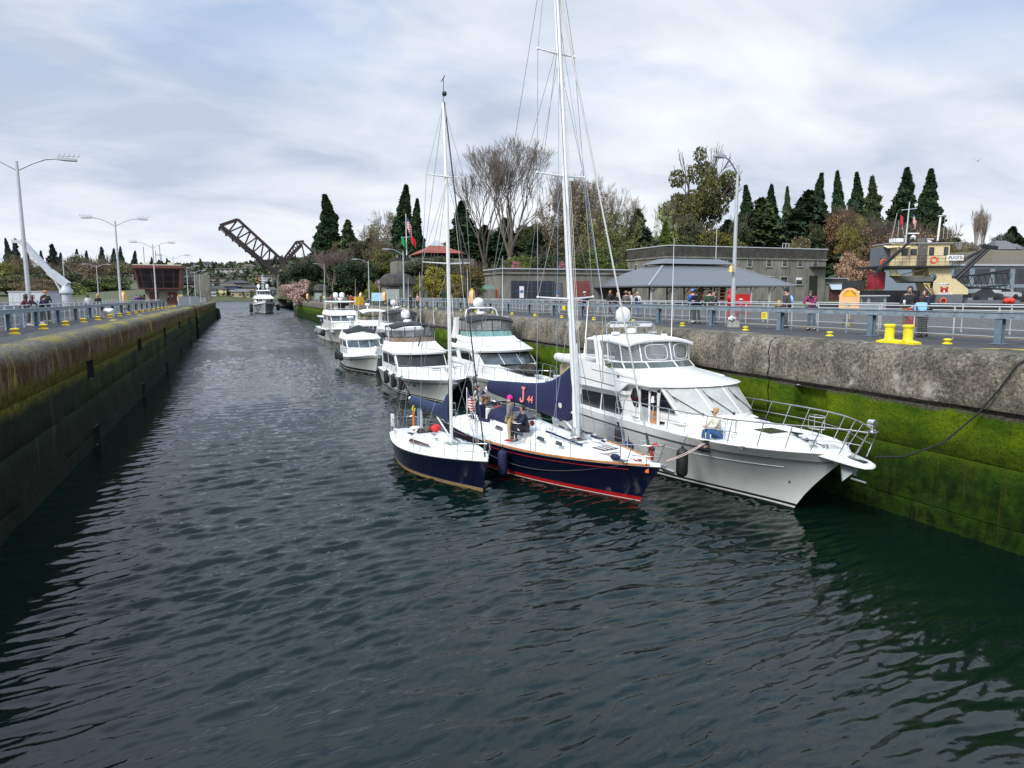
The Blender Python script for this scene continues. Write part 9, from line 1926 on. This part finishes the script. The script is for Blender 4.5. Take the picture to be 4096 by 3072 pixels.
# the work vessel and things round it
PO = local(3250 + 900 / 1.951, 600 + 1130 / 1.951, 75); K_ = 75 / 2775.3 / 1.951
PG = thing('crane_vessel', 'cream and black derrick vessel with a sign board and lattice boom at the right', 'work vessel', PO, -YAW); crm = mat('cream_paint', (.66, .55, .32), .5, var=.06, dirt=.12); blk = mat('black_steel', (.014, .015, .018), .6, var=.3); gry = mat('ship_grey', (.13, .14, .155), .6, var=.1, dirt=.2)
V_ = lambda x, y, d=0.0: ((x - 900) * K_, d, (1130 - y) * K_)
def vb(n, x0, x1, y0, y1, d0, d1, m, t=PG): a, c = V_(x0, y1), V_(x1, y0); return bx(t, n, a[0], c[0], d0, d1, a[2], c[2], m)
vb('cab', 595, 1045, 738, 908, 0, 3.4, crm); vb('cab_end', 540, 594, 760, 908, .3, 3, gry); vb('cab_roof', 575, 1060, 730, 737.5, -.25, 3.6, mat('grey_roof', (.3, .31, .32), .6)); vb('walkway', 470, 1090, 908.5, 922, -1.0, 4.2, blk)
for x0, x1, y0, y1 in ((674, 719, 780, 826), (744, 789, 777, 822), (886, 923, 765, 824), (1000, 1032, 764, 824)): w_ = vb('cab_window', x0, x1, y0, y1, -.06, .05, blk); vb('pane', x0 + 4, x1 - 4, y0 + 5, y1 - 5, -.075, -.061, bglass, w_)
b = MB()
for j in range(5): b.tube([V_(798 + j * 15, 905, -.18), V_(798 + j * 15, 745, -.18), V_(798 + j * 15, 690 + 4 * (j % 2), .1)], .1, 7)
b.build('exhaust_stack', mat('sooty_steel', (.11, .10, .085), .6, var=.3), PG, 40); b = MB()
for y in (833, 855, 880): b.tube([V_(475, y, -.95), V_(1085, y, -.95)], .02, 4)
for x in range(480, 1090, 55): b.tube([V_(x, 908, -.95), V_(x, 833, -.95)], .02, 4)
b.build('walkway_rail', blk, PG, 0); b = MB()
for y in (690, 668): b.tube([V_(560, y, 0), V_(1045, y, 0)], .018, 4)
for x in range(560, 1050, 60): b.tube([V_(x, 732, 0), V_(x, 668, 0)], .018, 4)
b.build('roof_rail', blk, PG, 0)
for e0, e1 in ((535, 625), (640, 725)): b = MB(); b.hexa([V_(e0, 775, -.8), V_(e1, 765, -.8), V_(e1, 752, .2), V_(e0, 755, .2), V_(e0, 772, -.8), V_(e1, 762, -.8), V_(e1, 748, .2), V_(e0, 751, .2)]); b.build('sun_visor', crm, PG, 0)
b = MB(); b.plate([V_(870, 923, -.3), V_(1050, 923, -.3), V_(1086, 1128, -.3), V_(938, 1128, -.3)][::-1], (0, 3, 0)); b.build('pedestal', crm, PG, 0); b = MB(); b.plate([V_(1058, 1005, 0), V_(1100, 1005, 0), V_(1213, 1088, 0), V_(1213, 1127, 0), V_(1080, 1127, 0)][::-1], (0, 2.6, 0)); b.build('counterweight', crm, PG, 0)
b = MB()
for a, c in (((862, 975), (905, 925)), ((868, 1005), (925, 1085)), ((868, 1040), (925, 985)), ((880, 1060), (940, 1125)), ((860, 990), (930, 990)), ((868, 1045), (925, 1045)), ((690, 975), (860, 935)), ((782, 920), (782, 985)), ((650, 985), (870, 985))): b.bar(V_(*a, .2), V_(*c, .2), .12)
b.each('brace', crm, PG, 0); sg = vb('sign_board', 980, 1105, 830, 870, -1.12, -1.0, mat('white_sign', (.78, .78, .78), .5)); nav = mat('sign_navy', (.015, .03, .10), .5, var=0); rdl = mat('emblem_red', (.42, .015, .02), .5, var=0); x, _, z = V_(1042, 850); text_part('PUGET', .46, nav, sg, (x, -1.13, z), (R(90), 0, 0), 'lettering', .004, bold=.003)
def castle(par, cx, cz, s, d):
 b = MB(); P = [(-1, 0), (1, 0), (1, 1.1), (1.08, 1.1), (1.08, 1.55), (.86, 1.55), (.86, 1.4), (.74, 1.4), (.74, 1.55), (.52, 1.55), (.52, 1.1), (.34, 1.1), (.34, 1.25), (.1, 1.25), (.1, 1.1), (-.1, 1.1), (-.1, 1.25), (-.34, 1.25), (-.34, 1.1), (-.52, 1.1), (-.52, 1.55), (-.74, 1.55), (-.74, 1.4), (-.86, 1.4), (-.86, 1.55), (-1.08, 1.55), (-1.08, 1.1), (-1, 1.1)]
 b.plate([(cx + x * s, d, cz + z * s) for x, z in P], (0, -.012, 0)); b.f = [f[::-1] for f in b.f]; e = b.build('castle_emblem', rdl, par, 0)
 b = MB(); b.plate([(cx + x * s, d - .013, cz + z * s) for x, z in [(-.2, .02), (.2, .02), (.2, .45)] + [(.2 * math.cos(a), .45 + .2 * math.sin(a)) for a in (.8, 1.57, 2.3)] + [(-.2, .45)]], (0, -.008, 0)); b.build('gate_mark', gel, e, 0)
for ex in (992, 1091): x, _, z = V_(ex, 857); castle(sg, x, z, .085, -1.13)
lb = vb('emblem_plate', 968, 1038, 1042, 1060, -.33, -.305, mat('white_sign', (.78, .78, .78), .5)); x, _, z = V_(1007, 1051); text_part('\u2605 U.S. ARMY', .19, nav, lb, (x, -.335, z), (R(90), 0, 0), 'lettering', .003, bold=.004); x, _, z = V_(1011, 1112); castle(PG, x, z, .40, -.31); lb = vb('emblem_caption', 975, 1070, 1115, 1127, -.33, -.305, MATS['white_sign']); x, _, z = V_(1022, 1121); text_part('CORPS OF ENGINEERS', .10, rdl, lb, (x, -.335, z), (R(90), 0, 0), 'lettering', .003)
vb('hull', 430, 1560, 1200, 1330, -2, 12, blk); vb('deck_house', 936, 1145, 1130, 1215, -.6, 4, gry); vb('bulwark', 1146, 1560, 1172, 1260, -1.2, -.9, gry); vb('red_locker', 503, 580, 952, 1085, .5, 2.2, mat('dull_red', (.35, .02, .04), .5)); vb('machinery', 440, 860, 1095, 1215, .5, 5, blk); vb('winch_house', 395, 480, 1015, 1085, 2, 5, mat('black_frames', (.03, .032, .035), .7, var=.5)); b = MB()
for x in (575, 625): b.bar(V_(x, 930, -.2), V_(x + 38, 1000, -.2), .1)
for j in range(6): b.bar(V_(580 + j * 7, 938 + j * 11, -.2), V_(625 + j * 7, 938 + j * 11, -.2), .07)
b.build('yellow_stair', yel, PG, 0); b = MB(); b.bar(V_(700, 705, -1.4), V_(600, 800, -1.4), .2); b.bar(V_(605, 795, -1.4), V_(450, 940, -1.4), .28); b.bar(V_(450, 930, -1.4), V_(418, 990, -1.4), .22); b.tube([V_(432, 985, -1.4), V_(437, 1120, -1.4)], .05, 5); b.build('knuckle_crane', blk, PG, 0); b = MB()
for a, c, r in (((1480, 748), (1180, 1040), .16), ((1510, 748), (1215, 1045), .16), ((1040, 1000), (1660, 955), .1), ((1060, 1050), (1660, 1090), .12), ((1150, 985), (1310, 985), .1), ((1380, 975), (1660, 935), .1), ((1210, 1092), (1660, 1055), .1)): b.tube([V_(*a, 3), V_(*c, 3)], r, 6)
for j in range(14): x = 1060 + j * 46; b.tube([V_(x, 1000 - j * 3, 3), V_(x + 40, 1052 + j * 2.5, 3)], .05, 4); b.tube([V_(x, 1052 + j * 2.5, 3), V_(x + 40, 1000 - j * 3, 3)], .05, 4)
for j in range(6): b.tube([V_(1480, 748 + j, 3), V_(1050 + 8 * j, 965 + 9 * j, 3)], .03, 4)
b.bar(V_(1440, 742, 3), V_(1560, 758, 3), .35); b.build('lattice_boom', blk, PG, 0); b = MB(); b.tube([V_(738, 738, 1), V_(750, 412, 1)], [.09, .05], 6); b.tube([V_(690, 475, 1), V_(810, 463, 1)], .04, 5); b.build('signal_mast', pipe, PG, 40); b = MB(); b.tube([V_(967, 712, .5), V_(977, 528, .5)], .1, 8); b.lathe([(.25, 0), (.25, .08), (.01, .1)], V_(977, 527, .5), 10); b.build('white_mast', gel, PG, 40)
for x, x2, y in ((612, 643, 500), (660, 660, 560), (716, 686, 590), (1013, 1017, 520), (1045, 1050, 520)): b = MB(); b.tube([V_(x, 700, .6), V_(x2, y, .6)], .025, 4); b.build('antenna', pipe, PG, 0)
vb('radar_bar', 750, 834, 650, 658, .8, 1.0, gel); vb('roof_unit', 628, 706, 693, 720, .5, 1.5, gel); vb('roof_arm', 860, 938, 696, 702, .5, .8, gel); b = MB(); b.lathe([(.25, 0), (.3, .25), (.1, .45), (.01, .5)], V_(792, 700, .9), 10); b.sph(V_(900, 722, .6), (.35, .3, .18), 10, 6); b.each('dome', gel, PG, 40)
def lifering(p, r, lab):
 t = thing('life_ring', lab, 'life ring', tuple(Matrix.Translation(PO) @ Matrix.Rotation(-YAW, 4, 'Z') @ Vector(p)), -YAW); b = MB(); b.tube([(r * math.cos(2 * math.pi * j / 24), 0, r * math.sin(2 * math.pi * j / 24)) for j in range(25)], r * .26, 8); b.build('ring', mat('orange_red_ring', (.72, .08, .02), .5), t, 60)
lifering(V_(881, 867, -1.1), .32, 'orange life ring on the walkway rail of the work vessel below its stacks'); lifering(V_(497, 885, -1.1), .30, 'orange life ring at the left end of the work vessel cab'); lifering(V_(990, 1182, -.75), .32, 'orange life ring on the grey deck house of the work vessel')
for j, nm in ((0, 'left'), (1, 'right')): t = thing('buoy', '%s of two round red buoys hanging on the work vessel rail' % nm, 'buoy', tuple(Matrix.Translation(PO) @ Matrix.Rotation(-YAW, 4, 'Z') @ Vector(V_(1436 + 40 * j, 1178, -1.6)))); b = MB(); b.sph((0, 0, 0), .31, 14, 9); b.lathe([(.08, .28), (.08, .42)], (0, 0, 0), 8); b.build('float', mat('buoy_red', (.70, .035, .02), .5), t, 50)
wpt = lambda p: tuple(Matrix.Translation(PO) @ Matrix.Rotation(-YAW, 4, 'Z') @ Vector(p))
flag(wpt(V_(668, 575, .6)), -YAW, .95, mat('crimson_flag', (.42, .03, .07), .8), 'crimson flag on the left staff of the work vessel', .6, 1.1); flag(wpt(V_(785, 560, 1)), -YAW, .9, flag_mat_us(), 'striped flag under the signal yard of the work vessel', .75)
SK = thing('skiff', 'grey metal skiff hanging alongside the work vessel', 'skiff', wpt(V_(660, 1030, -2.2)), -YAW + R(180)); hs = Hull(-2.1, 2.2, 1.5, .75, (.5, .5, .62), wl=.9, fb=.6, zk=-.15, stern=.95); alg = mat('dull_aluminium', (.20, .205, .20), .5, .4, var=.15, dirt=.25); hs.build([alg], [(-.15, 0), (0, 0), (('f', .5), 0), (('f', 1.0), 0)], SK); hs.deck(mat('dark_inside', (.05, .05, .05), .8), SK, -.1, .05, -.06, 'inside')
OB2 = thing('outboard_engine', 'dark blue grey outboard engine on the hanging skiff', 'outboard engine', wpt(V_(832, 1010, -2.2)), -YAW); b = MB(); b.sph((0, 0, .15), (.4, .3, .42), 12, 8); b.build('cowling', mat('slate_cowl', (.045, .065, .095), .35), OB2, 50); b = MB(); b.tube([(0, 0, -.1), (-.05, 0, -.95)], .13, 8); b.build('leg', blk, OB2, 40)
o = local(3250 + 450 / 1.951, 600 + 1200 / 1.951, 50); WB = thing('workboat', 'small grey aluminium cabin boat behind the right walkway', 'workboat', (o[0], o[1], Z0 - .6), -YAW); k5 = 50 / 2775.3 / 1.951; zc = o[2] - Z0 + .6; bx(WB, 'cabin', -115 * k5, 125 * k5, 0, 2.2, 0, zc + 58 * k5, mat('bare_aluminium', (.30, .32, .33), .4, .4)); bx(WB, 'cabin_roof', -130 * k5, 140 * k5, -.2, 2.4, zc + 58.1 * k5, zc + 66 * k5, pipe)
for a, c in ((-100, -78), (-62, -28), (0, 100)): bx(WB, 'cabin_window', a * k5, c * k5, -.03, .05, zc + 2 * k5, zc + 45 * k5, bglass)
pancake(WB, (-80 * k5, 1, zc + 76 * k5), .4)
def car(loc, rz, label, m, pick=False):
 t = thing('pickup_truck' if pick else 'parked_car', label, 'truck' if pick else 'car', loc, rz); b = MB(); P = [(-2.4, .35), (2.4, .35), (2.45, .8), (2.0, .98), (1.1, 1.05), (.5, 1.65), (-.8, 1.7), (-1.0 if pick else -1.8, 1.1), (-2.4, 1.05)]; b.loft([[(x, -.9, z) for x, z in P], [(x, .9, z) for x, z in P]]); b.build('body', m, t, 30); b = MB(); b.plate([(.85, -.905, 1.1), (.4, -.905, 1.55), (-.7, -.905, 1.58), (-.85, -.905, 1.1)], (0, -.02, 0)); b.build('side_glass', dglass, t, 0)
 for x in (-1.5, 1.5): b = MB(); b.M = Matrix.Translation((x, -.85, .36)) @ Matrix.Rotation(R(90), 4, 'X'); b.lathe([(.01, -.1), (.36, -.1), (.36, .1), (.22, .12), (.01, .12)], (0, 0, 0), 16); b.build('wheel', rubber, t, 40)
lot = lambda ex, ey, d: local(3250 + ex / 1.951, 600 + ey / 1.951, d)
q = lot(1330, 1150, 104); car((q[0], q[1], q[2] - .4), -YAW, 'dark car parked behind the work vessel', mat('dark_car', (.02, .02, .025), .3, coat=.5)); q = lot(1480, 1140, 110); car((q[0], q[1], q[2] - .4), -YAW, 'silver pickup truck parked at the right behind the lattice boom', mat('silver_car', (.36, .37, .38), .3, coat=.5), True)
q = lot(1060, 1090, 128); t = thing('workshop', 'blue grey workshop with rows of windows behind the lattice boom', 'building', (q[0], q[1], 4.5), -YAW * .4); z = q[2]; kk = 128 / 2775.3 / 1.951; H8 = (1090 - 905) * kk + z - 4.5; bx(t, 'wall', -2, 45, 0, 14, 0, H8, mat('blue_grey_boards', (.20, .255, .30), .7, var=.08)); bx(t, 'roof_edge', -2.4, 45.4, -.4, 14.4, H8 + .003, H8 + .35, capm)
for lv in (1.1, 4.6):
 for j in range(9): bx(t, 'window', 1 + 4.6 * j, 4.4 + 4.6 * j, -.06, .1, H8 - 1.0 - lv - 1.2, H8 + .6 - lv, wgl)
q = lot(1400, 905, 150); t = thing('workshop', 'tan roofed concrete block behind the blue grey workshop', 'building', (q[0], q[1], 4.5), -YAW * .4); bx(t, 'wall', 0, 40, 0, 12, 0, q[2] - 4.5 + 3.4, mat('tan_concrete', (.20, .18, .14), .9, var=.15))
for ex, ey, w, lab in ((1530, 815, 7, 'grey gabled house on the rise at the far right'), (1610, 840, 7, 'second grey gabled house at the far right edge'), (1215, 825, 8, 'flat blue grey house above the workshop')):
 q = lot(ex, ey, 210); t = thing('hillside_house', lab, 'house', (q[0], q[1], q[2]), -YAW, 'houses on the far hillside'); bx(t, 'wall', -w / 2, w / 2, 0, 9, -8, 1.5, mat('grey_boards', (.16, .17, .18), .8)); b = MB(); b.loft([[(-w / 2 - .6, -.8, 1.5), (w / 2 + .6, -.8, 1.5), (w / 2 + .6, 9.8, 1.5), (-w / 2 - .6, 9.8, 1.5)], [(-w / 4, 4, 4.4), (w / 4, 4, 4.4), (w / 4, 5, 4.4), (-w / 4, 5, 4.4)]]); b.build('roof', MATS['house_roof_2'], t, 0); [bx(t, 'window', x - .7, x + .7, -.1, .1, -1.2, .6, wfr) for x in (-w / 4, w / 4)]
t = thing('seagull', 'small seagull flying high at the right', 'bird', (120.18,86.13,29.22), R(20)); b = MB(); b.sph((0, 0, 0), (.28, .08, .08), 10, 6); b.build('body', mat('gull_grey', (.25, .26, .28), .8), t, 60); b = MB(); b.plate([(.1, 0, 0), (-.1, 0, 0), (-.25, .75, .4), (-.05, .7, .42)], (0, 0, .02)); b.plate([(.1, 0, 0), (-.1, 0, 0), (-.25, -.75, .4), (-.05, -.7, .42)], (0, 0, .02)); b.each('wing', MATS['gull_grey'], t, 0)
